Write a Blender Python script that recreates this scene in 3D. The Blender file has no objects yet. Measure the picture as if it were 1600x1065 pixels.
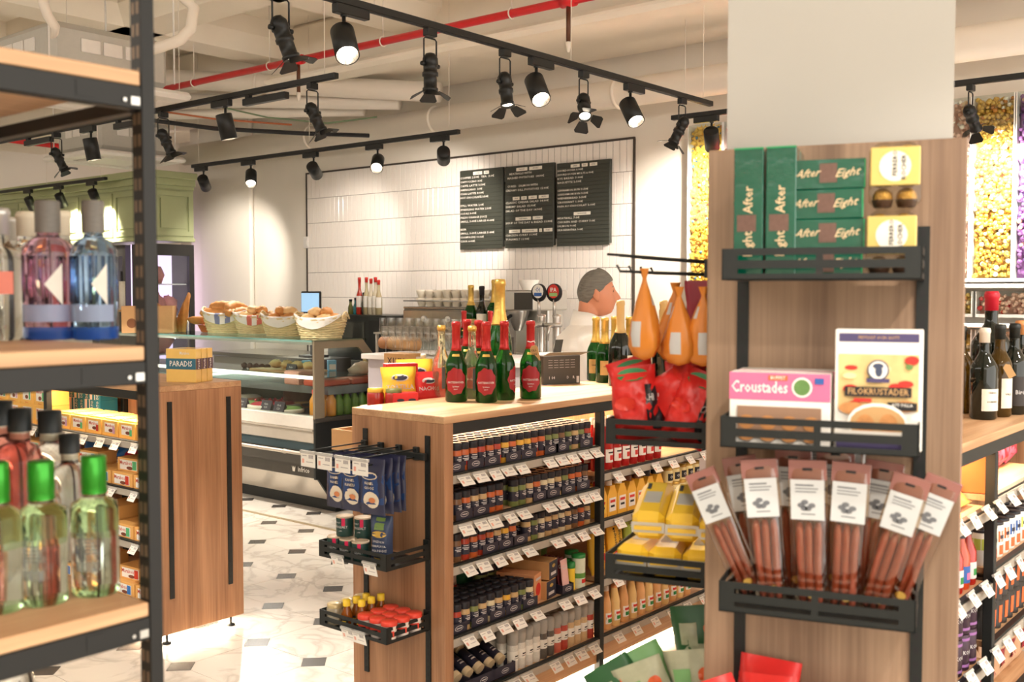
import bpy, math, random
from mathutils import Vector, Matrix
PI = math.pi
rnd = random.Random(7)
SC = bpy.context.scene
COL = SC.collection
# ---------------------------------------------------------------- camera
FPX, YAW, CH = 1640.0, math.radians(39.5), 1.58
PIT = math.atan((532.5 - 455.0) / FPX)
FH = Vector((math.cos(YAW), math.sin(YAW), 0)); RT = Vector((math.sin(YAW), -math.cos(YAW), 0)); UZ = Vector((0, 0, 1))
FW = FH * math.cos(PIT) - UZ * math.sin(PIT); UP = UZ * math.cos(PIT) + FH * math.sin(PIT)
CAM = Vector((0, 0, CH))
cd = bpy.data.cameras.new('camera'); cam = bpy.data.objects.new('camera', cd); COL.objects.link(cam)
cam.matrix_world = Matrix(((RT.x, UP.x, -FW.x, 0), (RT.y, UP.y, -FW.y, 0), (RT.z, UP.z, -FW.z, CH), (0, 0, 0, 1)))
cd.sensor_width = 36; cd.lens = 36 * FPX / 1600; cd.clip_start = 0.05; cd.clip_end = 60
cd.dof.use_dof = True; cd.dof.focus_distance = 5.2; cd.dof.aperture_fstop = 5.0
SC.camera = cam
# ---------------------------------------------------------------- world, exposure
w = bpy.data.worlds.new('daylight'); SC.world = w; w.use_nodes = True
bg = w.node_tree.nodes['Background']; bg.inputs[0].default_value = (1.0, 0.93, 0.84, 1); bg.inputs[1].default_value = 2.3
SC.view_settings.view_transform = 'Standard'; SC.view_settings.look = 'None'
SC.view_settings.gamma = 1; SC.view_settings.use_curve_mapping = False
SC.view_settings.exposure = 0.7
LAMP = 1.9          # strength of the ceiling spotlights
# ---------------------------------------------------------------- picture point -> place
def ray(x, y): return FW + RT * ((x - 800) / FPX) + UP * ((532.5 - y) / FPX)
def onz(x, y, z): d = ray(x, y); return CAM + d * ((z - CH) / d.z)
def onx(x, y, X): d = ray(x, y); return CAM + d * (X / d.x)
def ony(x, y, Y): d = ray(x, y); return CAM + d * (Y / d.y)
def ond(x, y, D): return CAM + ray(x, y) * D
# ---------------------------------------------------------------- materials
MC = {}
def lin(c): return tuple(((v / 255) / 12.92 if v / 255 <= .04045 else ((v / 255 + .055) / 1.055) ** 2.4) for v in c)
def mat(key, rgb=(200, 200, 200), rough=.5, metal=0, trans=0, emit=0, var=.06, scale=30, bump=0, coat=0, ior=1.45, alpha=1, stretch=None):
    if key in MC: return MC[key]
    m = bpy.data.materials.new(key); MC[key] = m; m.use_nodes = True
    nt = m.node_tree; b = nt.nodes['Principled BSDF']; c = lin(rgb)
    b.inputs['Roughness'].default_value = rough; b.inputs['Metallic'].default_value = metal
    b.inputs['IOR'].default_value = ior; b.inputs['Transmission Weight'].default_value = trans
    b.inputs['Coat Weight'].default_value = coat; b.inputs['Alpha'].default_value = alpha
    tc = nt.nodes.new('ShaderNodeTexCoord'); nz = nt.nodes.new('ShaderNodeTexNoise'); nz.inputs['Scale'].default_value = scale; nz.inputs['Detail'].default_value = 3
    if stretch:
        mp = nt.nodes.new('ShaderNodeMapping'); mp.inputs['Scale'].default_value = stretch
        nt.links.new(tc.outputs['Object'], mp.inputs[0]); nt.links.new(mp.outputs[0], nz.inputs['Vector'])
    else: nt.links.new(tc.outputs['Object'], nz.inputs['Vector'])
    mx = nt.nodes.new('ShaderNodeMix'); mx.data_type = 'RGBA'
    mx.inputs[6].default_value = tuple(v * (1 - var) for v in c) + (1,); mx.inputs[7].default_value = tuple(min(1, v * (1 + var)) for v in c) + (1,)
    nt.links.new(nz.outputs['Fac'], mx.inputs[0]); nt.links.new(mx.outputs[2], b.inputs['Base Color'])
    if emit:
        b.inputs['Emission Color'].default_value = c + (1,); b.inputs['Emission Strength'].default_value = emit
    if bump:
        bp = nt.nodes.new('ShaderNodeBump'); bp.inputs['Strength'].default_value = bump; bp.inputs['Distance'].default_value = .01
        nt.links.new(nz.outputs['Fac'], bp.inputs['Height']); nt.links.new(bp.outputs[0], b.inputs['Normal'])
    return m
def wood(key, c1, c2, ax, rough=.45, k=1.0):
    if key in MC: return MC[key]
    m = bpy.data.materials.new(key); MC[key] = m; m.use_nodes = True; nt = m.node_tree; b = nt.nodes['Principled BSDF']
    b.inputs['Roughness'].default_value = rough
    tc = nt.nodes.new('ShaderNodeTexCoord'); mp = nt.nodes.new('ShaderNodeMapping'); s = [9 * k, 9 * k, 9 * k]; s[ax] = .55 * k; mp.inputs['Scale'].default_value = s
    n1 = nt.nodes.new('ShaderNodeTexNoise'); n1.inputs['Scale'].default_value = 1.6; n1.inputs['Detail'].default_value = 5; n1.inputs['Distortion'].default_value = .6
    mp2 = nt.nodes.new('ShaderNodeMapping'); s2 = [140, 140, 140]; s2[ax] = 3; mp2.inputs['Scale'].default_value = s2
    n2 = nt.nodes.new('ShaderNodeTexNoise'); n2.inputs['Scale'].default_value = 1; n2.inputs['Detail'].default_value = 2
    r = nt.nodes.new('ShaderNodeValToRGB'); r.color_ramp.elements[0].position = .3; r.color_ramp.elements[1].position = .7
    r.color_ramp.elements[0].color = lin(c1) + (1,); r.color_ramp.elements[1].color = lin(c2) + (1,)
    mx = nt.nodes.new('ShaderNodeMath'); mx.operation = 'MULTIPLY_ADD'; mx.inputs[1].default_value = .35
    sb = nt.nodes.new('ShaderNodeMath'); sb.operation = 'SUBTRACT'; sb.inputs[1].default_value = .17
    L = nt.links.new
    L(tc.outputs['Object'], mp.inputs[0]); L(tc.outputs['Object'], mp2.inputs[0]); L(mp.outputs[0], n1.inputs['Vector']); L(mp2.outputs[0], n2.inputs['Vector'])
    L(n2.outputs['Fac'], mx.inputs[0]); L(n1.outputs['Fac'], mx.inputs[2]); L(mx.outputs[0], sb.inputs[0]); L(sb.outputs[0], r.inputs[0]); L(r.outputs[0], b.inputs['Base Color'])
    bp = nt.nodes.new('ShaderNodeBump'); bp.inputs['Strength'].default_value = .12; bp.inputs['Distance'].default_value = .004; L(n2.outputs['Fac'], bp.inputs['Height']); L(bp.outputs[0], b.inputs['Normal'])
    return m
def glass(key, tint=(246, 250, 248), clear=.96, rough=.02, refl=.035):
    if key in MC: return MC[key]
    m = bpy.data.materials.new(key); MC[key] = m; m.use_nodes = True; nt = m.node_tree; nt.nodes.remove(nt.nodes['Principled BSDF'])
    o = nt.nodes['Material Output']; t = nt.nodes.new('ShaderNodeBsdfTransparent'); g = nt.nodes.new('ShaderNodeBsdfGlossy'); x = nt.nodes.new('ShaderNodeMixShader'); lw = nt.nodes.new('ShaderNodeLayerWeight'); lw.inputs[0].default_value = .5; pw_ = nt.nodes.new('ShaderNodeMath'); pw_.operation = 'POWER'; pw_.inputs[1].default_value = 4; ma = nt.nodes.new('ShaderNodeMath'); ma.operation = 'MULTIPLY_ADD'; ma.inputs[1].default_value = .7; ma.inputs[2].default_value = refl
    nt.links.new(lw.outputs['Facing'], pw_.inputs[0]); nt.links.new(pw_.outputs[0], ma.inputs[0]); t.inputs[0].default_value = tuple(v * clear for v in lin(tint)) + (1,); g.inputs[1].default_value = rough
    nt.links.new(ma.outputs[0], x.inputs[0]); nt.links.new(t.outputs[0], x.inputs[1]); nt.links.new(g.outputs[0], x.inputs[2]); nt.links.new(x.outputs[0], o.inputs[0])
    return m
def marble():
    m = bpy.data.materials.new('marble'); m.use_nodes = True; nt = m.node_tree; b = nt.nodes['Principled BSDF']; b.inputs['Roughness'].default_value = .22
    tc = nt.nodes.new('ShaderNodeTexCoord'); ge = nt.nodes.new('ShaderNodeNewGeometry'); n = nt.nodes.new('ShaderNodeTexNoise'); n.inputs['Scale'].default_value = 2.2; n.inputs['Detail'].default_value = 8; n.inputs['Distortion'].default_value = 1.6
    mu = nt.nodes.new('ShaderNodeMath'); mu.operation = 'SUBTRACT'; mu.inputs[1].default_value = .5; ab = nt.nodes.new('ShaderNodeMath'); ab.operation = 'ABSOLUTE'
    r = nt.nodes.new('ShaderNodeValToRGB'); e = r.color_ramp.elements
    e[0].position = 0; e[0].color = lin((186, 178, 167)) + (1,); e[1].position = .05; e[1].color = lin((208, 201, 190)) + (1,)
    nt.links.new(ge.outputs['Position'], n.inputs['Vector']); nt.links.new(n.outputs['Fac'], mu.inputs[0]); nt.links.new(mu.outputs[0], ab.inputs[0]); nt.links.new(ab.outputs[0], r.inputs[0]); nt.links.new(r.outputs[0], b.inputs['Base Color'])
    return m
def wv(key, rgb, **k): return mat(key, rgb, **k)
BLACK = mat('black_metal', (24, 28, 27), .5, .0, var=.1)
DARK = mat('black_lamp', (26, 27, 26), .42, .2, var=.08)
WOODZ = wood('oak_upright', (140, 97, 67), (186, 139, 102), 2)
WOODX = wood('oak_along', (178, 134, 96), (216, 176, 134), 0)
WHITE = mat('white_paint', (226, 218, 206), .7, var=.03, scale=4)
CEIL = mat('ceiling_paint', (238, 228, 212), .85, var=.06, scale=3, bump=.25)
STEEL = mat('steel', (200, 198, 192), .28, .9, var=.05)
PAPER = mat('paper', (238, 234, 226), .6, var=.02)
INK = mat('ink_black', (30, 28, 30), .6)
INKR = mat('ink_red', (205, 50, 40), .6)
GLASS = glass('clear_pane')
GOLD = mat('gold_foil', (214, 178, 92), .32, .7, var=.12, scale=90, bump=.2)
REDFOIL = mat('red_foil', (176, 40, 38), .33, .35, var=.12, scale=90, bump=.15)
CARDB = mat('cardboard', (196, 150, 98), .8, var=.08)
GREENGL = mat('green_bottle_glass', (22, 92, 30), .04, 0, trans=.75, var=.02, ior=1.4)
DARKGL = mat('dark_bottle_glass', (14, 22, 14), .06, 0, trans=.15, var=.02, coat=.3)
# ---------------------------------------------------------------- mesh building
TXT = {}
def txt(s):
    if s in TXT: return TXT[s]
    cu = bpy.data.curves.new('t', 'FONT'); cu.body = s; cu.size = 1; cu.resolution_u = 1; cu.offset = .012; cu.align_x = 'CENTER'; cu.align_y = 'CENTER'
    ob = bpy.data.objects.new('t', cu); me = bpy.data.meshes.new_from_object(ob)
    r = ([tuple(v.co) for v in me.vertices], [tuple(p.vertices) for p in me.polygons])
    bpy.data.objects.remove(ob); bpy.data.curves.remove(cu); bpy.data.meshes.remove(me); TXT[s] = r
    return r
class MB:
    def __init__(s): s.v = []; s.f = []; s.m = []; s.s = []
    def add(s, vs, fs, m=0, sm=False):
        o = len(s.v); s.v += [tuple(v) for v in vs]
        for f in fs: s.f.append(tuple(i + o for i in f)); s.m.append(m); s.s.append(sm)
        return s
    def box(s, x0, y0, z0, x1, y1, z1, m=0, b=0):
        if x0 > x1: x0, x1 = x1, x0
        if y0 > y1: y0, y1 = y1, y0
        if z0 > z1: z0, z1 = z1, z0
        if b <= 0:
            v = [(x0,y0,z0),(x1,y0,z0),(x1,y1,z0),(x0,y1,z0),(x0,y0,z1),(x1,y0,z1),(x1,y1,z1),(x0,y1,z1)]
            return s.add(v, [(0,3,2,1),(4,5,6,7),(0,1,5,4),(1,2,6,5),(2,3,7,6),(3,0,4,7)], m)
        b = min(b, (x1-x0)/2.01, (y1-y0)/2.01, (z1-z0)/2.01); L = []
        for z, i in ((z0, b), (z0+b, 0), (z1-b, 0), (z1, b)):
            L.append([(x0+i+(b if not i else 0), y0+i, z), (x1-i-(b if not i else 0), y0+i, z), (x1-i, y0+i+(b if not i else 0), z), (x1-i, y1-i-(b if not i else 0), z), (x1-i-(b if not i else 0), y1-i, z), (x0+i+(b if not i else 0), y1-i, z), (x0+i, y1-i-(b if not i else 0), z), (x0+i, y0+i+(b if not i else 0), z)])
        v = sum(L, []); f = [tuple(range(7, -1, -1)), tuple(range(24, 32))]
        for k in range(3):
            for j in range(8): f.append((k*8+j, k*8+(j+1) % 8, k*8+8+(j+1) % 8, k*8+8+j))
        return s.add(v, f, m)
    def lathe(s, prof, seg=16, m=0, a0=0, a1=2*PI, c=(0, 0, 0), sx=1, sy=1, sm=True, caps=True):
        full = abs(a1 - a0 - 2*PI) < 1e-6; n = seg if full else seg + 1; v = []
        for r, z in prof:
            for j in range(n):
                a = a0 + (a1 - a0) * j / seg; v.append((c[0] + r*sx*math.cos(a), c[1] + r*sy*math.sin(a), c[2] + z))
        f = []
        for i in range(len(prof) - 1):
            for j in range(seg):
                k = (j + 1) % n; f.append((i*n+j, i*n+k, i*n+n+k, i*n+n+j))
        s.add(v, f, m, sm)
        if full and caps:
            if prof[0][0] > 1e-5: s.add(v[:n], [tuple(range(n-1, -1, -1))], m)
            if prof[-1][0] > 1e-5: s.add(v[-n:], [tuple(range(n))], m)
        return s
    def tube(s, pts, r, seg=8, m=0, closed=False):
        P = [Vector(p) for p in pts]; n = len(P); v = []; rr = r if isinstance(r, (list, tuple)) else [r]*n
        pu = None
        for i in range(n):
            t = (P[(i+1) % n] - P[i-1]) if closed else (P[min(i+1, n-1)] - P[max(i-1, 0)])
            if t.length < 1e-9: t = Vector((0, 0, 1))
            t.normalize()
            if pu is None: u = t.orthogonal().normalized()
            else:
                u = pu - t * pu.dot(t)
                u = u.normalized() if u.length > 1e-6 else t.orthogonal().normalized()
            pu = u; q = t.cross(u)
            for j in range(seg):
                a = 2*PI*j/seg; v.append(P[i] + (u*math.cos(a) + q*math.sin(a)) * rr[i])
        f = []
        for i in range(n if closed else n-1):
            i2 = (i+1) % n
            for j in range(seg): k = (j+1) % seg; f.append((i*seg+j, i*seg+k, i2*seg+k, i2*seg+j))
        if not closed: f += [tuple(range(seg-1, -1, -1)), tuple((n-1)*seg+j for j in range(seg))]
        return s.add(v, f, m, seg > 4)
    def prism(s, poly, d, o=(0, 0, 0), ux=(1, 0, 0), uy=(0, 0, 1), m=0):
        o = Vector(o); ux = Vector(ux); uy = Vector(uy); nn = ux.cross(uy).normalized() * d; n = len(poly)
        A = [o + ux*p[0] + uy*p[1] for p in poly]; B = [a - nn for a in A]
        return s.add(A + B, [tuple(range(n)), tuple(range(2*n-1, n-1, -1))] + [(i, n+i, n+(i+1) % n, (i+1) % n) for i in range(n)], m)
    def quad(s, a, b, c, d, m=0): return s.add([a, b, c, d], [(0, 1, 2, 3)], m)
    def text(s, t, size, o, ux=(1, 0, 0), uy=(0, 0, 1), m=0, fit=None, bend=0, arc0=-PI/2, width=None):
        v, f = txt(t)
        if not v: return s
        k = size; w_ = max(p[0] for p in v) - min(p[0] for p in v); kx = k
        if fit and w_*k > fit: kx = fit / w_
        if width: kx = width / w_
        if bend:
            return s.add([(o[0] + bend*math.cos(arc0 + p[0]*kx/bend), o[1] + bend*math.sin(arc0 + p[0]*kx/bend), o[2] + p[1]*k) for p in v], f, m)
        o = Vector(o); ux = Vector(ux); uy = Vector(uy)
        return s.add([o + ux*(p[0]*kx) + uy*(p[1]*k) for p in v], f, m)
    def disc(s, r, o, ux=(1, 0, 0), uy=(0, 0, 1), m=0, n=14, ry=None):
        o = Vector(o); ux = Vector(ux); uy = Vector(uy); ry = ry or r
        return s.add([o + ux*(r*math.cos(2*PI*i/n)) + uy*(ry*math.sin(2*PI*i/n)) for i in range(n)], [tuple(range(n))], m)
    def xf(s, M): s.v = [tuple(M @ Vector(v)) for v in s.v]; return s
    def join(s, o, M=None, dm=0):
        s.add([tuple(M @ Vector(v)) for v in o.v] if M else o.v, [], 0); k = len(s.v) - len(o.v)
        for f, m, sm in zip(o.f, o.m, o.s): s.f.append(tuple(i+k for i in f)); s.m.append(m+dm); s.s.append(sm)
        return s
    def mesh(s, name, mats):
        me = bpy.data.meshes.new(name); me.from_pydata(s.v, [], s.f)
        for x in (mats if isinstance(mats, (list, tuple)) else [mats]): me.materials.append(x)
        me.polygons.foreach_set('material_index', s.m); me.polygons.foreach_set('use_smooth', s.s); me.update()
        return me
def link(name, data, parent=None, M=None):
    o = bpy.data.objects.new(name, data); COL.objects.link(o)
    if parent is not None: o.parent = parent
    if M is not None:
        if isinstance(M, Matrix): o.matrix_local = M
        else: o.location = M
    return o
def obj(name, mb, mats, parent=None, M=None): return link(name, mb.mesh(name, mats), parent, M)
def tag(o, label, cat, group=None):
    o['label'] = label; o['category'] = cat
    if group: o['group'] = group
    return o
def thing(name, label, cat, loc=(0, 0, 0), rz=0, group=None, M=None):
    o = link(name, None); o.empty_display_size = .05
    if M is not None: o.matrix_local = M
    else: o.location = loc; o.rotation_euler = (0, 0, rz)
    return tag(o, label, cat, group)
def item(name, label, cat, parts, M, group=None, labels=None):
    """parts: list of meshes; the first is the root, others (part_name, mesh) or (part_name, mesh, matrix)"""
    r = link(name, parts[0], None, M); tag(r, label, cat, group)
    for p in parts[1:]:
        c = link(p[0], p[1], r, p[2] if len(p) > 2 else None)
    return r
def struct(name, mb, mats, parent=None):
    o = obj(name, mb, mats, parent)
    if parent is None: o['kind'] = 'structure'
    return o
def TR(x, y, z, rz=0, rx=0, ry=0, s=1):
    return Matrix.Translation((x, y, z)) @ Matrix.Rotation(rz, 4, 'Z') @ Matrix.Rotation(ry, 4, 'Y') @ Matrix.Rotation(rx, 4, 'X') @ Matrix.Scale(s, 4)
ORD = 'first second third fourth fifth sixth seventh eighth ninth tenth eleventh twelfth thirteenth fourteenth fifteenth sixteenth seventeenth eighteenth nineteenth twentieth'.split()
def od(n): return ORD[n] if n < 20 else 'twenty-' + ORD[n-20]
def spot(name, loc, direction, power, size=math.radians(60), blend=.6, col=(1, .92, .82), parent=None, r=.04):
    l = bpy.data.lights.new(name, 'SPOT'); l.energy = power; l.spot_size = size; l.spot_blend = blend; l.color = col; l.shadow_soft_size = r
    o = bpy.data.objects.new(name, l); COL.objects.link(o); o.matrix_world = Matrix.Translation(loc) @ Vector(direction).to_track_quat('-Z', 'Y').to_matrix().to_4x4()
    if parent: o.parent = parent; o.matrix_parent_inverse = parent.matrix_world.inverted() if False else Matrix()
    return o
def strip(name, loc, sx, sy, power, direction=(0, 0, -1), col=(1, .85, .65), rz=0):
    l = bpy.data.lights.new(name, 'AREA'); l.shape = 'RECTANGLE'; l.size = sx; l.size_y = sy; l.energy = power; l.color = col
    o = bpy.data.objects.new(name, l); COL.objects.link(o)
    o.matrix_world = Matrix.Translation(loc) @ Matrix.Rotation(rz, 4, 'Z') @ Vector(direction).to_track_quat('-Z', 'Y').to_matrix().to_4x4()
    return o
# ================================================================ floor
MARB = marble(); DOT = mat('dark_marble', (70, 66, 62), .25, var=.25, scale=12)
SP = .392; OX, OY = 2.868, 3.853; CUT = .072
fl = struct('floor', MB().box(-3, -4, -.12, 12, 16, -.003), MARB)
a = SP/2 - .0012; c = CUT
octo = MB(); P = [(-a+c, -a), (a-c, -a), (a, -a+c), (a, a-c), (a-c, a), (-a+c, a), (-a, a-c), (-a, -a+c)]
octo.prism(P, .006, uy=(0, 1, 0)); om = octo.mesh('floor_tile', MARB)
q = CUT - .002; dm = MB().prism([(-q, 0), (0, -q), (q, 0), (0, q)], .006, uy=(0, 1, 0)).mesh('inset_tile', DOT)
for i in range(-4, 7):
    for j in range(-8, 10):
        x, y = OX + i*SP, OY + j*SP
        if x < 4.95 and y < 7.2: link('floor_tile', om, fl, (x + SP/2, y + SP/2, 0))
        link('inset_tile', dm, fl, (x, y, 0))
struct('trim_1', MB().box(4.55, 3.2, 0, 4.575, 8.5, .006), mat('brass_strip', (176, 160, 130), .4, .5))
# ================================================================ walls
WX = 7.0
wb = struct('wall_back', MB().box(WX, -4, 0, WX+.15, 10.55, 3.9), WHITE)
struct('wall_column', MB().box(WX-.06, 9.36, 0, WX, 10.27, 3.9, b=.02), WHITE)
struct('wall_rear_added', MB().box(-3.15, -4, 0, -3, 16, 2.8), WHITE)  # unseen wall added to block world light low down, open above for the ceiling
struct('wall_far', MB().box(-3, 14.6, 0, 12, 14.75, 3.9), WHITE)
struct('wall_end', MB().box(9.5, 10.4, 0, 9.65, 14.6, 3.9), WHITE)
TY0, TY1, TZ = 4.53, 8.475, 2.772
TILE = mat('white_glazed_tile', (236, 228, 220), .16, var=.03, scale=3, coat=.2)
th, tw = .2505, .0647
tm = MB().box(-.006, .0019, .0019, 0, tw-.0019, th-.0019, b=.0015).mesh('wall_tile', TILE)
struct('trim_2', MB().box(WX-.004, TY0, .77, WX, TY1, TZ), mat('grout', (92, 80, 70), .8))
low = MB()
for r in range(8):
    z = TZ - (r+1)*th; y = TY0 + (-.5*tw if r % 2 else 0)
    while y < TY1 - .001:
        y0, y1 = max(y, TY0), min(y+tw, TY1)
        hid = (z > 1.99 and z + th < 2.6 and y0 > 4.80 and y1 < 6.22)
        if r < 5 and not hid:
            if y1 - y0 > tw*.95: link('wall_tile', tm, wb, (WX-.004, y, z))
            else: link('wall_tile', MB().box(-.006, .0012, .0012, 0, y1-y0-.0012, th-.0012).mesh('wall_tile', TILE), wb, (WX-.004, y0, z))
        elif r >= 5: low.box(WX-.01, y0+.0012, z+.0012, WX-.004, y1-.0012, z+th-.0012)
        y += tw
lo = obj('lower_wall_tiles', low, TILE, wb); lo['kind'] = 'stuff'
FRM = mat('dark_trim', (62, 52, 44), .5)
struct('trim_3', MB().box(WX-.02, TY0-.012, TZ, WX, TY1+.012, TZ+.014), FRM)
struct('trim_4', MB().box(WX-.02, TY0-.014, .9, WX, TY0-.001, TZ), FRM)
struct('trim_5', MB().box(WX-.02, TY1+.001, .9, WX, TY1+.012, TZ), FRM)
tag(obj('wall_switch', MB().box(WX-.03, TY1-.03, 2.02, WX-.012, TY1+.05, 2.14, b=.008).box(WX-.034, TY1-.01, 2.05, WX-.03, TY1+.03, 2.1), mat('switch_plastic', (225, 220, 214), .4)), 'small white switch box on the wall at the left edge of the tiles', 'switch')
# ================================================================ ceiling
ce = MB().box(-3, -4, 3.9, 12, 16, 4.05)
struct('ceiling', ce, CEIL)
k = 0
for y in (2.3, 4.1, 5.9, 7.7, 9.5, 11.3):
    struct('trim_%d' % (20+k), MB().box(-2, y-.3, 3.62, 9.6, y+.3, 4.3, b=.13), CEIL); k += 1
for x in (1.2, 2.9, 4.6):
    struct('trim_%d' % (20+k), MB().box(x-.3, -3, 3.62, x+.3, 14.5, 4.298, b=.13), CEIL); k += 1
struct('trim_40', MB().box(5.95, -3, 3.42, 7, 14, 3.9, b=.03), CEIL)
struct('trim_41', MB().box(5.75, -3, 3.36, 6.02, 14, 3.44, b=.03), CEIL)
# plaster patches, bulged
DU = mat('duct_paint', (224, 214, 200), .6, var=.03, scale=5)
def pipe(name, label, pts, r, m, flanges=(), cat='pipe', seg=14):
    o = obj(name, MB().tube(pts, r, seg), m); tag(o, label, cat)
    for t in flanges:
        a_, b_ = Vector(pts[0]), Vector(pts[-1]); p = a_.lerp(b_, t); d = (b_-a_).normalized()
        obj('pipe_collar', MB().tube([p - d*.012, p + d*.012], r + .012, seg), m, o)
    return o
pipe('ventilation_duct', 'long white round ventilation duct running above the tiled wall', [(6.6, -2.5, 3.05), (6.6, 10.05, 3.05)], .105, DU, (.3, .42, .55, .7, .83), 'duct', 20)
pipe('insulated_pipe', 'thick white insulated pipe under the ceiling left of the red pipe', [(5.35, 8.7, 3.52), (6.45, 6.1, 3.24)], .085, DU, (.4,))
pipe('insulated_pipe', 'second white insulated pipe beside the thick ceiling pipe', [(5.35, 9.0, 3.36), (6.42, 6.55, 3.2)], .06, DU)
pipe('insulated_pipe', 'thin lower white pipe of the three at the left ceiling', [(5.35, 9.3, 3.24), (6.42, 7.0, 3.18)], .045, DU)
RED = mat('sprinkler_red', (205, 28, 34), .35, var=.08)
BRASS = mat('pipe_brass', (96, 62, 44), .4, .4)
rp = pipe('sprinkler_pipe', 'long red sprinkler pipe crossing under the ceiling', [(5.09, -2, 3.3), (5.09, 8.9, 3.3)], .026, RED)
for px in (466, 888):
    p = [onx(px, 80, 5.09).y][0]
    s_ = obj('sprinkler_drop', MB().tube([(5.09, p, 3.28), (5.09, p, 3.06)], .014, 10, 1).tube([(5.09, p, 3.06), (5.09, p, 3.0)], [.02, .008], 10, 2).tube([(5.09, p-.05, 3.3), (5.09, p+.05, 3.3)], .036, 12, 0), [RED, BRASS, DU], rp)
for y in (4.2, 5.35, 6.6, 7.6): obj('pipe_hanger', MB().tube([(5.09, y, 3.9), (5.09, y, 3.33)], .004, 6).tube([(5.09 + .032*math.cos(t*PI/6), y, 3.3 + .032*math.sin(t*PI/6)) for t in range(12)], .005, 6, 0, True), DU, rp)
pipe('sprinkler_pipe', 'distant red pipe seen between the rack shelves on the left', [(4.2, 11.6, 3.25), (7.4, 10.9, 3.1)], .03, RED)
pipe('ceiling_conduit', 'slim white conduit with a bend on the ceiling above the menu board', [(4.4, 3.9, 3.62), (5.0, 3.7, 3.6), (5.7, 3.35, 3.5), (5.95, 3.2, 3.4)], .03, DU)
pipe('ceiling_conduit', 'second slim white conduit running beside the bent one', [(4.5, 3.75, 3.6), (5.1, 3.58, 3.57), (5.8, 3.2, 3.42)], .022, DU)
VALVE = mat('valve_blue', (60, 84, 130), .4)
tag(obj('pipe_valve', MB().tube([(5.7, 3.3, 3.42), (5.95, 3.2, 3.38)], .02, 10).box(5.78, 3.2, 3.37, 5.84, 3.28, 3.385, 1).box(5.84, 3.22, 3.4, 5.9, 3.3, 3.415, 1), [DU, VALVE]), 'small valve with blue handles at the end of the white conduits', 'valve')
pipe('black_cable', 'bundle of black cables sagging under the white ceiling pipes', [(4.5, 9.0, 3.3), (4.8, 8.2, 3.05), (5.2, 7.5, 2.93), (5.8, 7.1, 2.92), (6.3, 6.8, 2.93)], .018, INK, cat='cable', seg=8)
pipe('orange_cable', 'thin orange cable sagging beside the black cables', [(4.5, 8.8, 3.3), (4.8, 8.1, 3.12), (5.2, 7.45, 3.0), (5.7, 7.1, 2.98)], .008, mat('cable_orange', (170, 92, 50), .5), cat='cable', seg=6)
pipe('green_cable', 'thin green cable draped near the short lighting track', [(5.3, 7.6, 3.14), (5.6, 7.3, 3.05), (6.0, 7.0, 3.02), (6.3, 6.7, 3.08)], .007, mat('cable_green', (110, 130, 96), .5), cat='cable', seg=6)
# flexible white ducting top left
pipe('flexible_hose', 'white flexible hose curling down onto the air conditioning unit', [ond(62, -30, 5.9), ond(68, 5, 5.9), ond(75, 25, 5.9), ond(86, 42, 5.95), ond(83, 55, 6), ond(74, 62, 6.05)], .028, DU, cat='hose', seg=10)
pipe('flexible_hose', 'white taped hose bending beside the black rack post', [ond(262, -30, 6), ond(285, -5, 6), ond(303, 12, 6), ond(298, 45, 6), ond(282, 62, 6), ond(255, 72, 6), ond(215, 84, 6.1)], .032, DU, cat='hose', seg=10)
# air conditioning cassettes
def cassette(x, y, z, label, s=.84):
    t = thing('air_conditioner', label, 'air conditioner', (x, y, z)); W = mat('ac_white', (222, 216, 208), .5); G = mat('ac_grey', (182, 178, 168), .6)
    obj('casing', MB().box(.04, .04, .06, s-.04, s-.04, .36, b=.04), G, t)
    f = MB().box(-.06, -.06, 0, s+.06, .1, .05, b=.02).box(-.06, s-.1, 0, s+.06, s+.06, .05, b=.02).box(-.06, .1, 0, .1, s-.1, .05, b=.02).box(s-.1, .1, 0, s+.06, s-.1, .05, b=.02)
    obj('face_panel', f, W, t); obj('grille', MB().box(.17, .17, .0, s-.17, s-.17, .04, b=.015), W, t)
    for a_ in range(4):
        M = Matrix.Translation((s/2, s/2, 0)) @ Matrix.Rotation(a_*PI/2, 4, 'Z')
        obj('air_louvre', MB().box(-.26, -.31, .015, .26, -.255, .03, b=.005), G, t, M)
        for kx in (-.2, -.06, .08): obj('casing_plate', MB().box(kx, -s/2+.03, .2, kx+.12, -s/2+.042, .28, b=.004), W, t, M)
    for hx in (0.02, s-.02):
        for hy in (.02, s-.02): obj('hanging_rod', MB().tube([(hx, hy, .1), (hx, hy, 3.9-z)], .006, 6), W, t)
    return t
cassette(2.95, 5.82, 2.77, 'large grey and white ceiling air conditioner at the top left')
cassette(5.0, 9.0, 2.82, 'distant white ceiling air conditioner seen between the rack shelves')
# ================================================================ pillar behind the tall display
KA = math.radians(107.2)                       # the tall display stands turned against the rest of the shop
kl = Vector((-math.cos(KA), -math.sin(KA), 0))  # along its face, to the right
kn = Vector((-math.sin(KA), math.cos(KA), 0)) * 1.0   # towards the camera
if kn.dot(FH) > 0: kn = -kn
kc = ond(1299, 455, 2.03); kc.z = 0
KROT = math.atan2(kl.y, kl.x)
KM = Matrix.Translation(kc) @ Matrix.Rotation(KROT, 4, 'Z')   # local x along the face (right), local y into the depth
pm = MB().box(-.21, .03, 0, .212, .45, 3.9)
po = struct('wall_pillar', pm, mat('pillar_paint', (190, 187, 180), .75, var=.02, scale=5)); po.matrix_local = KM
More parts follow.
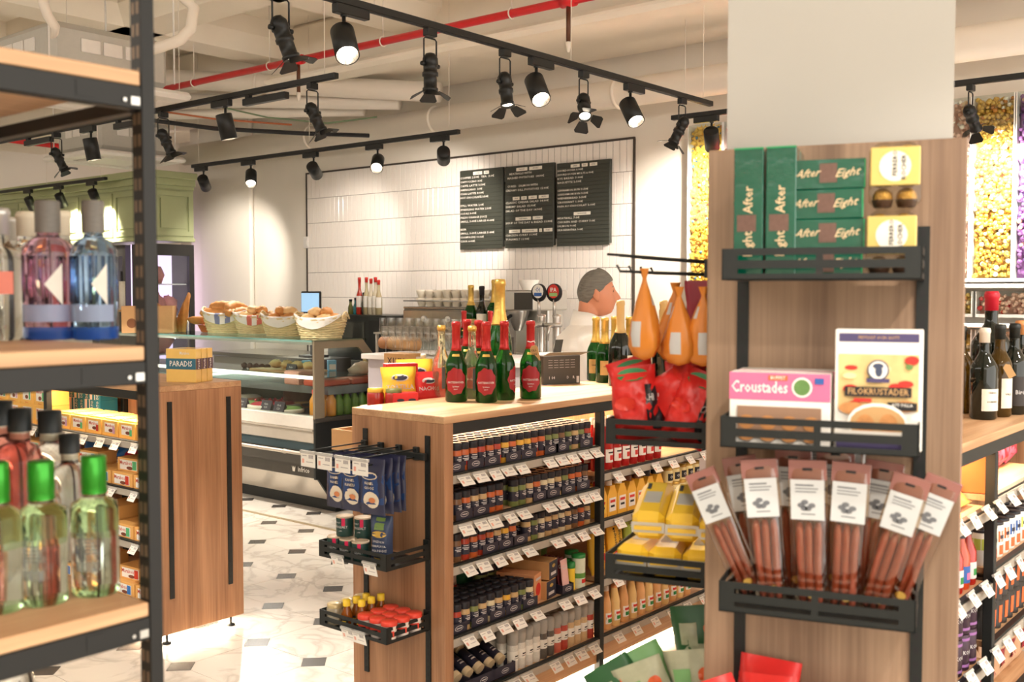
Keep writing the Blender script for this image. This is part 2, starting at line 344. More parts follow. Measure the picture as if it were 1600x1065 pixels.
# ================================================================ lighting tracks and spotlights
LENSM = mat('lamp_lens', (255, 238, 212), .3, emit=20)
REFL = mat('lamp_reflector', (225, 222, 215), .2, .8)
def track(label, p0, p1, z=2.75):
    p0 = Vector((p0[0], p0[1], z)); p1 = Vector((p1[0], p1[1], z)); d = p1 - p0; L = d.length; rz = math.atan2(d.y, d.x)
    t = thing('lighting_track', label, 'lighting track', p0, rz)
    obj('rail', MB().box(0, -.018, 0, L, .018, .032, b=.003), DARK, t); obj('rail_slot', MB().box(.01, -.008, -.002, L-.01, .008, .001), INK, t)
    n = max(2, int(L / 1.2) + 1)
    for i in range(n): x = .1 + (L-.2)*i/(n-1); obj('hanging_wire', MB().tube([(x, 0, .03), (x, 0, 3.9-z)], .0022, 5), DU, t)
    return t
def frame_to(v):
    v = Vector(v).normalized(); return v.to_track_quat('-Z', 'Y').to_matrix().to_4x4()
CANM = MB().lathe([(.001, .0), (.05, .0), (.05, .0), (.05, .15), (.047, .15), (.044, .135)], 20).xf(Matrix.Translation((0, 0, -.15))).xf(Matrix.Rotation(PI, 4, 'X')).xf(Matrix.Translation((0, 0, -.15)))
def mk(n, m, mats): return m.mesh(n, mats)
can = mk('can', MB().lathe([(.043, -.13), (.046, -.15), (.05, -.15), (.05, 0), (.047, .004), (.001, .004)], 22), DARK)
rim = mk('reflector', MB().lathe([(.025, -.11), (.043, -.148), (.046, -.15)], 22, caps=False), REFL)
lens = mk('lens', MB().lathe([(.036, -.13), (.034, -.133), (.0005, -.134)], 18), LENSM)
stem = mk('stem', MB().tube([(0, 0, 0), (0, 0, -.1)], .008, 8).lathe([(.014, -.012), (.014, 0)], 10), DARK)
adap = mk('adapter', MB().box(-.05, -.018, -.04, .13, .018, 0, b=.003), DARK)
adap2 = mk('adapter', MB().box(-.03, -.018, -.035, .03, .018, 0, b=.003), DARK)
yoke = mk('yoke', MB().tube([(-.04, 0, -.14), (-.04, 0, -.02), (-.03, 0, -.012), (.03, 0, -.012), (.04, 0, -.02), (.04, 0, -.14)], .004, 6), DARK)
barrel = mk('barrel', MB().lathe([(.001, .055), (.02, .05), (.034, .03), (.036, 0), (.031, -.004), (.031, -.03), (.036, -.034), (.036, -.05), (.03, -.054), (.03, -.1), (.035, -.104), (.035, -.12), (.032, -.12), (.028, -.105)], 18), DARK)
blens = mk('lens', MB().lathe([(.028, -.108), (.02, -.112), (.0005, -.113)], 14), LENSM)
knob = mk('tilt_knob', MB().tube([(.036, 0, 0), (.055, 0, 0)], .01, 10), DARK)
flap = mk('barn_door', MB().prism([(-.022, .0), (.022, 0), (.04, .05), (.032, .062), (-.032, .062), (-.04, .05)], .002, (0, .036, -.118), (1, 0, 0), (0, .85, -.5)), DARK)
LAMPN = [0]
def lamp(kind, pos, aim, label, power=60, size=55, rz=0, flaps=(0, 1, 2, 3)):
    pos = Vector(pos); t = thing('track_spotlight', label, 'spotlight', pos, rz, None)
    aim = Vector(aim).normalized(); A = Matrix.Rotation(-rz, 4, 'Z') @ frame_to(aim)
    if kind == 'can':
        link('adapter', adap, t); link('stem', stem, t, (0, 0, -.035)); h = Vector((0, 0, -.14)); M = Matrix.Translation(h) @ A @ Matrix.Translation((0, 0, .05))
        c = link('can', can, t, M); link('reflector', rim, c); link('lens', lens, c); off = .1
    else:
        link('adapter', adap2, t); link('yoke', yoke, t, (0, 0, -.03)); h = Vector((0, 0, -.16)); M = Matrix.Translation(h) @ A
        c = link('barrel', barrel, t, M); link('lens', blens, c); link('tilt_knob', knob, t, (0, 0, -.16)); link('tilt_knob', knob, t, TR(0, 0, -.16, PI))
        for f in flaps: link('barn_door', flap, c, Matrix.Rotation(f*PI/2 + .2, 4, 'Z'))
        off = .12
    if power: spot('spot_lamp', pos + h + aim*(off+.05), aim, power*LAMP, math.radians(size), .7)
    return t
def tp(px, py, **k):   # the point of a track above a picture point
    return onz(px, py, 2.75)
TR1Y = 3.3; TR2X = 3.89; TR3X = 5.82; TR4X = 5.85; TR5X = 6.3
track('long black lighting track slanting down across the upper middle', (-1.2, TR1Y), (onz(1098, 168, 2.75).x, TR1Y))
track('black lighting track left of centre behind the rack post', (TR2X, 8.9), (TR2X, onz(524, 122, 2.75).y))
track('black lighting track in front of the white tiled wall', (TR3X, onz(296, 262, 2.75).y), (TR3X, onz(724, 210, 2.75).y))
track('black lighting track in front of the green cabinets', (TR4X, 12.9), (TR4X, onz(156, 280, 2.75).y))
track('black lighting track along the candy wall, passing behind the pillar', (TR5X, onz(1062, 191, 2.75).y), (TR5X, -1.5))
def t1(px, py): p = ony(px, py, TR1Y); return (p.x, TR1Y, 2.75)
dn = Vector((0, 0, -1))
def img(dx, dz, dd): return RT*dx + UZ*dz + FH*dd     # direction as it looks in view: right, up, away
lamp('barn', t1(438, -28), img(.35, -1, .1), 'black barn-door spotlight cut by the top edge, leftmost on the long track', 45)
lamp('can', t1(537, 2), img(.3, -1, -.75), 'largest black cylinder spotlight at the top, glowing towards the viewer', 60)
lamp('barn', t1(672, 42), img(0, -1, -.02), 'black barn-door spotlight pointing straight down over the red pipe', 50)
lamp('barn', t1(789, 78), img(.12, -1, -.2), 'black barn-door spotlight third from the near end of the long track', 45)
lamp('can', t1(838, 94), img(.3, -1, -.75), 'black cylinder spotlight between two barn-door lamps, lens glowing', 60)
lamp('barn', t1(912, 117), img(.02, -.75, -.6), 'black barn-door spotlight facing the viewer with open flaps', 40)
lamp('can', t1(985, 138), img(.35, -1, -.7), 'black cylinder spotlight second from the far end of the long track', 60)
lamp('barn', t1(1066, 161), img(-.5, -1, .1), 'black barn-door spotlight at the far end of the long track', 45)
def t2(px, py): p = onx(px, py, TR2X); return (TR2X, p.y, 2.75)
lamp('barn', t2(88, 213), img(.45, -1, .1), 'black barn-door spotlight seen between the rack shelves on the left', 40)
lamp('can', t2(142, 203), img(.15, -1, .1), 'black cylinder spotlight seen between the rack shelves on the left', 55, rz=PI/2)
lamp('barn', t2(255, 181), img(.4, -1, .2), 'black barn-door spotlight just right of the black rack post', 45)
lamp('can', t2(352, 158), img(.2, -1, .1), 'black cylinder spotlight on the left track over the counter', 60, rz=PI/2)
lamp('barn', t2(488, 132), img(.45, -1, .1), 'black barn-door spotlight at the right end of the left track', 50)
for i, px in enumerate((60, 205, 415)):
    y = onx(px, 200, TR2X).y
    g = tag(obj('track_adapter', MB().box(-.2, -.02, -.06, .2, .02, -.02, b=.004).box(.14, -.012, -.02, .18, .012, 0), DARK, None, TR(TR2X, y, 2.75, PI/2)), 'black linear power adapter hanging on the left track, %s from the left' % od(i), 'track adapter')
def t3(px, py): p = onx(px, py, TR3X); return (TR3X, p.y, 2.75)
for i, (px, py, d, nm, pw) in enumerate([(318, 261, onx(368, 400, 6.78) - onx(318, 275, TR3X), 'leftmost small cylinder spotlight on the track before the tiles', 35), (392, 251, onx(385, 500, 5.1) - onx(392, 265, TR3X), 'second small cylinder spotlight on the track before the tiles', 70), (490, 239, onx(560, 380, WX) - onx(490, 255, TR3X), 'middle small cylinder spotlight on the track, tilted right', 14), (590, 227, img(0, -.6, -.8), 'brightly glowing cylinder spotlight shining at the viewer before the tiles', 45), (693, 215, onx(695, 365, WX) - onx(693, 232, TR3X), 'right end cylinder spotlight on the track before the tiles', 42)]):
    lamp('can', t3(px, py), d, nm, pw, 70, rz=PI/2)
def t4(px): return (TR4X, onx(px, 285, TR4X).y, 2.75)
for i, px in enumerate((46, 94, 146)): lamp('can', t4(px), img(.1, -.8, .6), 'small black spotlight before the green cabinets, %s from the left' % od(i), 45, 110, rz=PI/2)
def t5(px): return (TR5X, onx(px, 180, TR5X).y, 2.75)
lamp('can', t5(1112), (.8, .35, -.75), 'black cylinder spotlight hanging before the yellow candy', 70, 120, rz=PI/2)
lamp('barn', t5(1516), (.75, -.1, -.75), 'black barn-door spotlight before the gold candy right of the pillar', 70, 120)
# unseen lamps added to brighten the shop, on its tracks and behind the viewer
lamp('can', (.6, TR1Y, 2.75), (.35, -.2, -1), 'added unseen black cylinder spotlight of the long track nearest the rack', 45)
lamp('can', (1.5, TR1Y, 2.75), (.2, .3, -1), 'added unseen black cylinder spotlight of the long track over the aisle', 60)
lamp('can', (TR5X, 1.35, 2.75), (.65, .3, -1), 'added unseen black cylinder spotlight of the candy wall track beyond the frame', 50, 110)  # lamp added outside the frame to brighten the candy wall
track('added unseen black lighting track over the aisle in front of the tall display', (-1, -.2), (4.5, -.2))  # unseen track added to carry extra lamps for brightness
for i, (x, d) in enumerate([(-.6, (.5, .4, -1)), (.4, (.5, .5, -1)), (1.4, (.3, .5, -1)), (2.6, (.2, .6, -1)), (3.8, (.1, .6, -1))]):
    lamp('can', (x, -.2, 2.75), d, 'added unseen cylinder spotlight over the front aisle, %s from the near end' % od(i), 20, 70)
# ================================================================ price tags, shelving units
PRM = MB()
def price_mesh():
    m = MB().box(-.027, -.0012, -.04, .027, 0, 0, 0).box(-.028, -.004, -.006, .028, .003, .001, 3)
    e = -.0016
    m.quad((-.022, e, -.031), (-.014, e, -.031), (-.014, e, -.02), (-.022, e, -.02), 2)
    for i in range(4): x = .004 + i*.0045; m.quad((x, e, -.018), (x+.0028, e, -.018), (x+.0028, e, -.009), (x, e, -.009), 1)
    m.quad((-.022, e, -.013), (-.004, e, -.013), (-.004, e, -.0115), (-.022, e, -.0115), 1)
    m.quad((-.006, e, -.028), (.02, e, -.028), (.02, e, -.0265), (-.006, e, -.0265), 1)
    return m.mesh('price_tag', [PAPER, mat('ink_grey', (150, 144, 146), .6), mat('ink_soft_red', (230, 168, 150), .6), mat('clear_plastic', (200, 198, 192), .2, alpha=.75)])
TAG = price_mesh()
def rail_mesh(h, n):
    m = MB().box(-.011, -.006, 0, .011, 0, h, 0)
    for i in range(n): z = (i+.3)*h/n; m.box(-.004, -.0065, z, .004, -.0055, z+h/n*.5, 1)
    return m
LEDW = mat('led_warm', (255, 214, 160), .4, emit=6); LEDC = mat('led_white', (255, 240, 220), .4, emit=8)
class Gond:
    """local x along the run, local y from the front edge (0) to the back, z up"""
    def __init__(s, label, loc, rz, L, posts, shelves, ends='l', H=1.16, D=.46, tags=(), bh=.09):
        s.M = TR(loc[0], loc[1], 0, rz); t = s.t = thing('shelf_unit', label, 'shelving', M=s.M); s.rz = rz; s.D = D
        x0 = .045 if 'l' in ends else 0; x1 = L - .045 if 'r' in ends else L
        obj('top', MB().box(0, 0, H-.026, L, D, H, b=.002), WOODX, t)
        for e, xa, xb in (('l', 0, .045), ('r', L-.045, L)):
            if e in ends:
                p = obj('end_panel', MB().box(xa, 0, .045, xb, D, H-.026, b=.002), WOODZ, t)
                for yy in (.075, D-.075):
                    r = rail_mesh(.885, 36); r.xf(Matrix.Translation((0 if e == 'l' else L, yy, .205)) @ Matrix.Rotation(-PI/2 if e == 'l' else PI/2, 4, 'Z'))
                    obj('slotted_rail', r, [BLACK, INK], p)
                obj('foot', MB().lathe([(.02, 0), (.02, .008), (.006, .01), (.006, .05)], 10, c=((xa+xb)/2, .06, 0)), BLACK, t)
                obj('foot', MB().lathe([(.02, 0), (.02, .008), (.006, .01), (.006, .05)], 10, c=((xa+xb)/2, D-.06, 0)), BLACK, t)
        obj('top_beam', MB().box(x0, .004, H-.066, x1, .034, H-.026, b=.002), BLACK, t)
        for p in posts:
            obj('post', MB().box(p-.015, .004, .03, p+.015, .034, H-.066, b=.002), BLACK, t)
            obj('post', MB().box(p-.015, D-.04, .03, p+.015, D-.01, H-.026, b=.002), BLACK, t)
            obj('foot', MB().lathe([(.02, 0), (.02, .008), (.006, .01), (.006, .04)], 10, c=(p, .02, 0)), mat('brass_foot', (190, 160, 110), .35, .6), t)
        obj('back_panel', MB().box(x0, D-.012, .1, x1, D-.002, H-.03), WOODZ, t)
        obj('kick_board', MB().box(x0, .02, .06, x1, .034, .06+bh, b=.002), WOODX, t)
        s.sh = shelves
        for (a_, b_, zs) in shelves:
            for z in zs:
                f = obj('shelf', MB().box(a_, .03, z-.018, b_, D-.014, z), WOODX, t)
                obj('price_rail', MB().box(a_, .008, z-.034, b_, .03, z+.004, b=.002), BLACK, f)
                obj('price_rail_cover', MB().box(a_, .004, z-.03, b_, .0075, z-.002), mat('rail_plastic', (168, 160, 148), .3), f)
        for (x, z, tilt) in tags:
            link('price_tag', TAG, t, Matrix.Translation((x, .003, z-.006)) @ Matrix.Rotation(rnd.uniform(-.08, .08), 4, 'Z') @ Matrix.Rotation(-tilt, 4, 'X') @ Matrix.Scale(1.12, 4))
    def P(s, x, y, z, rz=0): return s.M @ TR(x, y, z, rz)
def led(g, label, x0, x1, y, z, power, col, m, size=.03, dirv=(0, 0, -1)):
    t = obj('led_strip', MB().box(x0, y-.006, z, x1, y+.006, z+.008), m, g.t)
    c = g.M @ Vector(((x0+x1)/2, y, z-.004)); strip('led_light', c, x1-x0, size, power, dirv, col, g.rz)
rn = random.Random(3)
def tg(a, b, z, n, tilt=.9, skip=()):
    return [(a + (b-a)*(i+.5)/n + rn.uniform(-.008, .008), z, tilt - .22 + rn.uniform(-.12, .12)) for i in range(n) if i not in skip]
# ---- spice unit
SZ = [.955, .785, .64, .39, .165]; B2 = [.84, .645, .405, .165]
tags = []
for z, n in zip(SZ, (11, 11, 10, 9, 10)): tags += tg(.06, .91, z, n, 1.05, (5,))
for z, n in zip(B2, (6, 6, 6, 6)): tags += tg(.97, 1.83, z, n)
G1 = Gond('oak and black metal shelving unit filled with spices, bottles on top', (2.558, 2.403), 0, 1.9, [.94, 1.885], [(.045, .925, SZ), (.955, 1.87, B2)], 'l', tags=tags)
led(G1, '', .06, .92, .30, 1.122, 5, (1, .76, .48), LEDW); led(G1, '', .96, 1.86, .30, 1.122, 5, (1, .76, .48), LEDW)
led(G1, '', .06, 1.86, .12, .045, 16, (1, .88, .7), LEDC, .05)
# ---- chocolate unit
CZ = [.90, .68, .44, .17]
tags = []
for z, n in zip(CZ, (6, 5, 5, 5)): tags += tg(.98, 1.86, z, n, .8)
for z, n in zip(CZ, (5, 5, 5, 5)): tags += tg(.05, .93, z, n, .8)
G2 = Gond('oak shelving unit of chocolate with a plain panelled end, left', (2.54, 4.13+1.95), -PI/2, 1.95, [.015, .96], [(.03, .945, CZ), (.975, 1.905, CZ)], 'r', tags=tags)
led(G2, '', .05, .93, .06, 1.122, 4, (1, .8, .55), LEDW); led(G2, '', .98, 1.9, .06, 1.122, 4, (1, .8, .55), LEDW)
led(G2, '', .1, 1.9, .12, .045, 14, (1, .85, .62), LEDC, .05)
strip('led_light', (2.78, 4.2, .04), .4, .05, 3, (0, -.3, -1), (1, .85, .62))
# ---- wine table unit at the right edge
RZ = [.955, .73, .5, .27, .1]
tags = []
for z, n in zip(RZ, (7, 7, 7, 7, 6)): tags += tg(.3, 1.2, z, n, .85)
G3 = Gond('oak and black shelving unit carrying dark wine bottles, right edge', (2.62, .87), 0, 1.9, [.02, .75, 1.5], [(.04, .73, [.93, .70, .46, .22]), (.77, 1.48, RZ)], '', tags=tags)
led(G3, '', .05, .72, .1, 1.122, 3, (1, .74, .45), LEDW); led(G3, '', .78, 1.47, .1, 1.122, 3, (1, .74, .45), LEDW)
obj('ledge', MB().box(.22, .47, 1.115, 1.3, .66, 1.135, b=.002), WOODX, G1.t)
for x in (.4, 1.1): obj('ledge_bracket', MB().prism([(0, 0), (.18, 0), (0, -.12)], .02, (x, .455, 1.115), (0, 1, 0), (0, 0, 1)), BLACK, G1.t)
# ================================================================ product shapes
NAVY = mat('label_navy', (46, 44, 58), .4, var=.08); CAPB = mat('cap_black', (38, 36, 42), .4, var=.05)
LOGO = mat('print_pale', (206, 200, 198), .5); RIM = mat('lid_top', (120, 100, 96), .4)
SP_COL = {'orange': (196, 96, 44), 'red': (176, 58, 36), 'yellow': (226, 172, 58), 'green': (118, 128, 70), 'tan': (196, 164, 116), 'brown': (120, 84, 54), 'pale': (214, 200, 164)}
capm = MB().lathe([(.0195, .075), (.0205, .077), (.0205, .097), (.0195, .1), (.001, .1)], 14).mesh('cap', CAPB)
def jar_label(chili):
    m = MB().lathe([(.0204, .02), (.0204, .056)], 14, 0); r = .0208
    m.text('SPICE', .008, (0, 0, .05), m=1, bend=r, fit=.022) if False else None
    for z, w_ in ((.05, .5), (.042, .7), (.037, .45)): m.lathe([(r, z), (r, z+.003)], 3, 1, -PI/2-w_, -PI/2+w_)
    if chili: m.lathe([(r, .02), (r, .028), (r, .034)], 2, 2, -PI/2-.1, -PI/2+.4)
    return m.mesh('label', [NAVY, LOGO, INKR])
JL = [jar_label(0), jar_label(1)]
JB = {k: MB().lathe([(.018, 0), (.02, .003), (.02, .065), (.0185, .072), (.0185, .077)], 14).mesh('spice_jar', mat('spice_' + k, v, .35, var=.25, scale=260, coat=.6)) for k, v in SP_COL.items()}
JN = {'orange': 'orange', 'red': 'red', 'yellow': 'yellow', 'green': 'green', 'tan': 'tan', 'brown': 'brown', 'pale': 'pale'}
def spice(M, col, label, s=1, chili=0):
    return item('spice_jar', label, 'spice jar', [JB[col], ('cap', capm), ('label', JL[chili])], M @ Matrix.Scale(s, 4), 'dark-capped spice jars on the spice shelves')
LOGM = MB().disc(.021, (0, 0, 0), m=0, n=16, ry=.0095).disc(.019, (0, -.0004, 0), m=1, n=16, ry=.0075).box(-.013, -.0012, -.0015, .013, -.0006, .0018).mesh('logo', [LOGO, NAVY])
def carton(M, w_, d, h, label, col=NAVY, logo=True, group='navy display cartons on the spice shelves'):
    m = MB().box(-w_/2, 0, 0, w_/2, .0025, h).box(-w_/2, d-.0025, 0, w_/2, d, h*1.4).box(-w_/2, 0, 0, w_/2, d, .002)
    for x in (-w_/2, w_/2-.0025): m.prism([(0, 0), (d, 0), (d, h*1.4), (0, h)], .0025, (x, 0, 0), (0, 1, 0), (0, 0, 1))
    r = item('display_carton', label, 'carton', [m.mesh('display_carton', col)], M, group)
    if logo: link('logo', LOGM, r, (0, -.0008, h*.5))
    return r
def bottle_prof(h, r, nr, sh0=.43, sh1=.70):
    pr = [(r*.85, 0), (r, .006)]
    n = 7
    pr.append((r, h*sh0))
    for i in range(1, n+1):
        t = i/n; pr.append((r + (nr-r)*(t*t*(3-2*t)), h*(sh0 + (sh1-sh0)*t)))
    pr += [(nr, h*.94), (nr*1.12, h*.945), (nr*1.12, h*.975), (nr*.95, h)]
    return pr
def rad_at(pr, z):
    for (r0, z0), (r1, z1) in zip(pr, pr[1:]):
        if z0 <= z <= z1 and z1 > z0: return r0 + (r1-r0)*(z-z0)/(z1-z0)
    return pr[-1][0]
BCACHE = {}
def bottle_parts(key, h, r, nr, body, foil=None, f0=.62, lab=None, l0=.12, l1=.4, half=1.1, print_=(), sh0=.43, sh1=.72, scal=False, neck_lab=False, capm_=None):
    if key in BCACHE: return BCACHE[key]
    pr = bottle_prof(h, r, nr, sh0, sh1); parts = [MB().lathe(pr, 26).mesh('bottle', body)]
    if foil is not None:
        zz = [f0*h] + [z for _, z in pr if z > f0*h + .002]; fp = [(rad_at(pr, z) + .0012, z) for z in zz]; fp.append((.001, h + .001))
        m = MB().lathe([(fp[0][0]-.001, fp[0][1])] + fp, 20); parts.append(('foil', m.mesh('foil', foil)))
    if lab is not None:
        m = MB(); R = r + .0009
        if scal:
            n = 18; half_h = (l1-l0)*h/2; zc = (l0+l1)*h/2; vs = [(R*math.cos(-PI/2), R*math.sin(-PI/2), zc)]
            for i in range(36):
                a_ = 2*PI*i/36; k = 1 - .06*(math.cos(6*a_*1.5)); u = half*math.cos(a_)*k; vs.append((R*math.cos(-PI/2+u), R*math.sin(-PI/2+u), zc + half_h*math.sin(a_)*k))
            for ring in (.66, .33):
                for i in range(36):
                    a_ = 2*PI*i/36; u = half*math.cos(a_)*ring; vs.append((R*math.cos(-PI/2+u), R*math.sin(-PI/2+u), zc + half_h*math.sin(a_)*ring))
            fs = []
            for i in range(36):
                j = (i+1) % 36; fs += [(1+i, 1+j, 37+j, 37+i), (37+i, 37+j, 73+j, 73+i), (73+i, 73+j, 0)]
            m.add(vs, fs, 0, True)
        else: m.lathe([(R, l0*h), (R, l1*h)], 14, 0, -PI/2-half, -PI/2+half)
        for (t, sz, zf, mi) in print_: m.text(t, sz, (0, 0, zf*h), m=mi, bend=R+.0006, fit=half*R*1.6)
        parts.append(('label', m.mesh('label', [lab, LOGO, INK, GOLD])))
    if neck_lab: parts.append(('neck_seal', MB().lathe([(rad_at(pr, h*.57)+.001, h*.57), (rad_at(pr, h*.6)+.001, h*.6)], 6, 0, -PI/2-.5, -PI/2+.5).mesh('neck_seal', GOLD)))
    BCACHE[key] = parts; return parts
def pillow(w_, h, t, nu=8, nv=10, seed=1, crimp=.08, wr=.12, gus=1.0):
    """a soft packet standing on its bottom edge: local x width, z height, y thickness"""
    r = random.Random(seed); m = MB(); ph = [r.uniform(0, 6) for _ in range(4)]; V = []
    for side in (-1, 1):
        for j in range(nv+1):
            v = j/nv
            for i in range(nu+1):
                u = i/nu*2-1
                e = min(1, max(0, (1-v-crimp))/.18) if v > .5 else min(1, max(0, v-crimp*.6)/.14)
                th_ = t/2 * max(0, 1-abs(u)**2.6)**.5 * (max(0, e)**.5)
                th_ *= 1 + wr*math.sin(7*v+3*u+ph[0]) * math.cos(5*u+ph[1]) + wr*.6*math.sin(17*v+ph[2]+4*u)
                x = u*w_/2*(1 + .03*math.sin(9*v+ph[3]) - (.04*e))
                V.append((x, side*max(th_, .0008) + .006*wr*10*t*math.sin(4*v+ph[1]), v*h))
    n = (nu+1)*(nv+1); F = []
    for j in range(nv):
        for i in range(nu):
            a_ = j*(nu+1)+i; F.append((a_, a_+1, a_+nu+2, a_+nu+1)); F.append((n+a_, n+a_+nu+1, n+a_+nu+2, n+a_+1))
    for j in range(nv):
        a_ = j*(nu+1); F.append((a_, a_+nu+1, n+a_+nu+1, n+a_)); a_ += nu; F.append((a_, n+a_, n+a_+nu+1, a_+nu+1))
    return m.add(V, F, 0, True)
def decal_on(p, spec, off=.0012):
    """flat print laid on the front of a packet: (cx, cz, w, h, shape, material index)"""
    return p
def front_y(p, x, z):
    best = 9; by = 0
    for v in p.v:
        if v[1] < 0:
            d = (v[0]-x)**2 + (v[2]-z)**2
            if d < best: best = d; by = v[1]
    return by
def print_patch(m, p, cx, cz, w_, h, mi, shape='r', n=5, off=.0015):
    V = []; F = []
    if shape == 'r':
        for j in range(n+1):
            for i in range(n+1):
                x = cx + (i/n-.5)*w_; z = cz + (j/n-.5)*h; V.append((x, front_y(p, x, z)-off, z))
        for j in range(n):
            for i in range(n): a_ = j*(n+1)+i; F.append((a_, a_+1, a_+n+2, a_+n+1))
    else:
        V = [(cx, front_y(p, cx, cz)-off, cz)]
        for i in range(16):
            a_ = 2*PI*i/16; x = cx + w_/2*math.cos(a_); z = cz + h/2*math.sin(a_); V.append((x, front_y(p, x, z)-off, z))
        F = [(0, 1+i, 1+(i+1) % 16) for i in range(16)]
    m.add(V, F, mi, True)
def print_text(m, p, t, size, cx, cz, mi, fit, off=.0022):
    v, f = txt(t); w_ = max(q[0] for q in v)-min(q[0] for q in v); kx = min(size, fit/w_)
    m.add([(cx+q[0]*kx, front_y(p, cx+q[0]*kx, cz+q[1]*size)-off, cz+q[1]*size) for q in v], f, mi)
def boxmesh(name, w_, d, h, mats, prints=(), b=.0015):
    """box with its front on y=0; prints: ('r',cx,cz,w,h,mi) ('o',...) ('t',text,size,cx,cz,mi,fit) on the front; first letter 's' puts it on the left side, 'R' right"""
    m = MB().box(-w_/2, 0, 0, w_/2, d, h, 0, b)
    k = 0
    for p in prints:
        k += 1; off = -.0004 - .0003*k
        side = p[0][0] in 'sR' and len(p[0]) > 1; kind = p[0][-1]
        if side:
            lft = p[0][0] == 's'; o = Vector(((-w_/2 + off) if lft else (w_/2 - off), d/2, 0)); ux = Vector((0, -1, 0)) if lft else Vector((0, 1, 0))
        else: o = Vector((0, off, 0)); ux = Vector((1, 0, 0))
        uy = Vector((0, 0, 1))
        if kind == 'r': c = o + ux*p[1] + uy*p[2]; a_, b_ = p[3]/2, p[4]/2; m.quad(c-ux*a_-uy*b_, c+ux*a_-uy*b_, c+ux*a_+uy*b_, c-ux*a_+uy*b_, p[5])
        elif kind == 'o': m.disc(p[3]/2, o + ux*p[1] + uy*p[2], ux, uy, p[5], 18, p[4]/2)
        elif kind == 't': m.text(p[1], p[2], o + ux*p[3] + uy*p[4], ux, uy, p[5], p[6])
        elif kind == 'i': m.text(p[1], p[2], o + ux*p[3] + uy*p[4], ux + uy*.08, uy + ux*.45, p[5], p[6])
        elif kind == 'v': m.text(p[1], p[2], o + ux*p[3] + uy*p[4], uy, -ux, p[5], p[6])
    return m.mesh(name, mats)
# ================================================================ the spice shelves
def shelfname(i): return ('top', 'second', 'third', 'fourth', 'lowest')[i]
rowcol = ['brown', 'orange', 'orange', 'orange', 'red', 'orange', 'red', 'yellow', 'orange', 'yellow', 'yellow', 'orange', 'orange', 'green', 'green', 'brown', 'green', 'tan', 'green', 'red']
rj = random.Random(5)
def jars(si, xs, z, rows, colf, s=1, y0=.052, dy=.044):
    for k, x in enumerate(xs):
        for r in range(rows):
            c = colf(k)
            spice(G1.P(x + rj.uniform(-.002, .002), y0 + r*dy, z, rj.uniform(-.4, .4)), c, '%s spice jar, %s from left, %s row, %s spice shelf' % (c, od(k), ('front', 'second', 'third', 'fourth', 'fifth')[r], shelfname(si)), s, 1 if c in ('red', 'orange') and si == 0 else 0)
jars(0, [.068 + .0432*k for k in range(20)], SZ[0], 4, lambda k: rowcol[k])
c2 = ['orange', 'brown', 'orange', 'tan', 'tan', 'orange', 'orange', None, 'green', 'green', 'tan', 'orange', 'pale', 'pale', 'tan', 'green', 'orange', 'orange', 'brown']
xs = [.07 + .0445*k for k in range(19)]
for k, x in enumerate(xs):
    if c2[k] is None: continue
    jars_ = 3
    for r in range(jars_): spice(G1.P(x, .052 + r*.044, SZ[1], rj.uniform(-.4, .4)), c2[k], '%s spice jar, %s from left, %s row, second spice shelf' % (c2[k], od(k), ('front', 'second', 'third')[r]))
c3 = ['brown', 'brown', 'red', 'orange', 'red', 'orange', 'tan', 'yellow', 'orange', None, 'tan', 'green', 'pale', 'tan', 'tan', 'pale', 'tan', 'brown', 'orange', 'tan']
for k in range(20):
    if c3[k] is None: continue
    for r in range(2): spice(G1.P(.068 + .0432*k, .052 + r*.046, SZ[2], rj.uniform(-.4, .4)), c3[k], '%s spice jar, %s from left, %s row, third spice shelf' % (c3[k], od(k), ('front', 'second')[r]))
c4 = ['red', 'red', 'tan', 'green', 'tan', 'pale', 'tan', 'yellow', 'tan', 'green', 'pale']
for k in range(11):
    for r in range(4): spice(G1.P(.066 + .045*k, .052 + r*.045, SZ[3], rj.uniform(-.4, .4)), c4[k], '%s spice jar, %s from left, %s row, fourth spice shelf' % (c4[k], od(k), ('front', 'second', 'third', 'fourth')[r]))
for si, xsq, z in ((0, (.09, .19, .28, .40, .49, .63, .70, .86), SZ[0]), (1, (.13, .22, .56, .64, .74, .84), SZ[1]), (2, (.27, .36, .44), SZ[2]), (3, (.10, .21, .31, .40, .5), SZ[3])):
    for k, x in enumerate(xsq): carton(G1.P(x, .0302, z + .0045), .086, .004, .034, 'navy logo carton holding jars, %s from left, %s spice shelf' % (od(k), shelfname(si))) if False else tag(link('display_carton', MB().box(-.043, 0, 0, .043, .0015, .034).mesh('display_carton', NAVY), None, G1.P(x, .027, z + .004)), 'navy logo carton before the jars, %s from left, %s spice shelf' % (od(k), shelfname(si)), 'carton', 'navy display cartons on the spice shelves')
for o in list(bpy.data.objects):
    if o.name.startswith('display_carton'): link('logo', LOGM, o, (0, -.0008, .017))
# goods at the back of the top shelf
ORB = mat('carton_orange', (206, 120, 62), .6); TERR = mat('carton_terracotta', (184, 84, 48), .6)
obm = boxmesh('orange_box', .1, .07, .115, [ORB, LOGO], [('r', 0, .07, .06, .03, 1)])
for k in range(5): tag(link('orange_box', obm, None, G1.P(.30 + .112*k, .31, SZ[0])), 'orange carton behind the jars on the top spice shelf, %s from left' % od(k), 'carton', 'orange cartons at the back of the top spice shelf')
rb = pillow(.19, .06, .05, seed=4).mesh('grey_packet', mat('packet_mauve', (128, 112, 118), .4))
tag(link('soft_packet', rb, None, G1.P(.21, .27, SZ[0]+.03, 0)), 'long mauve packet lying behind the jars at the left of the top shelf', 'packet')
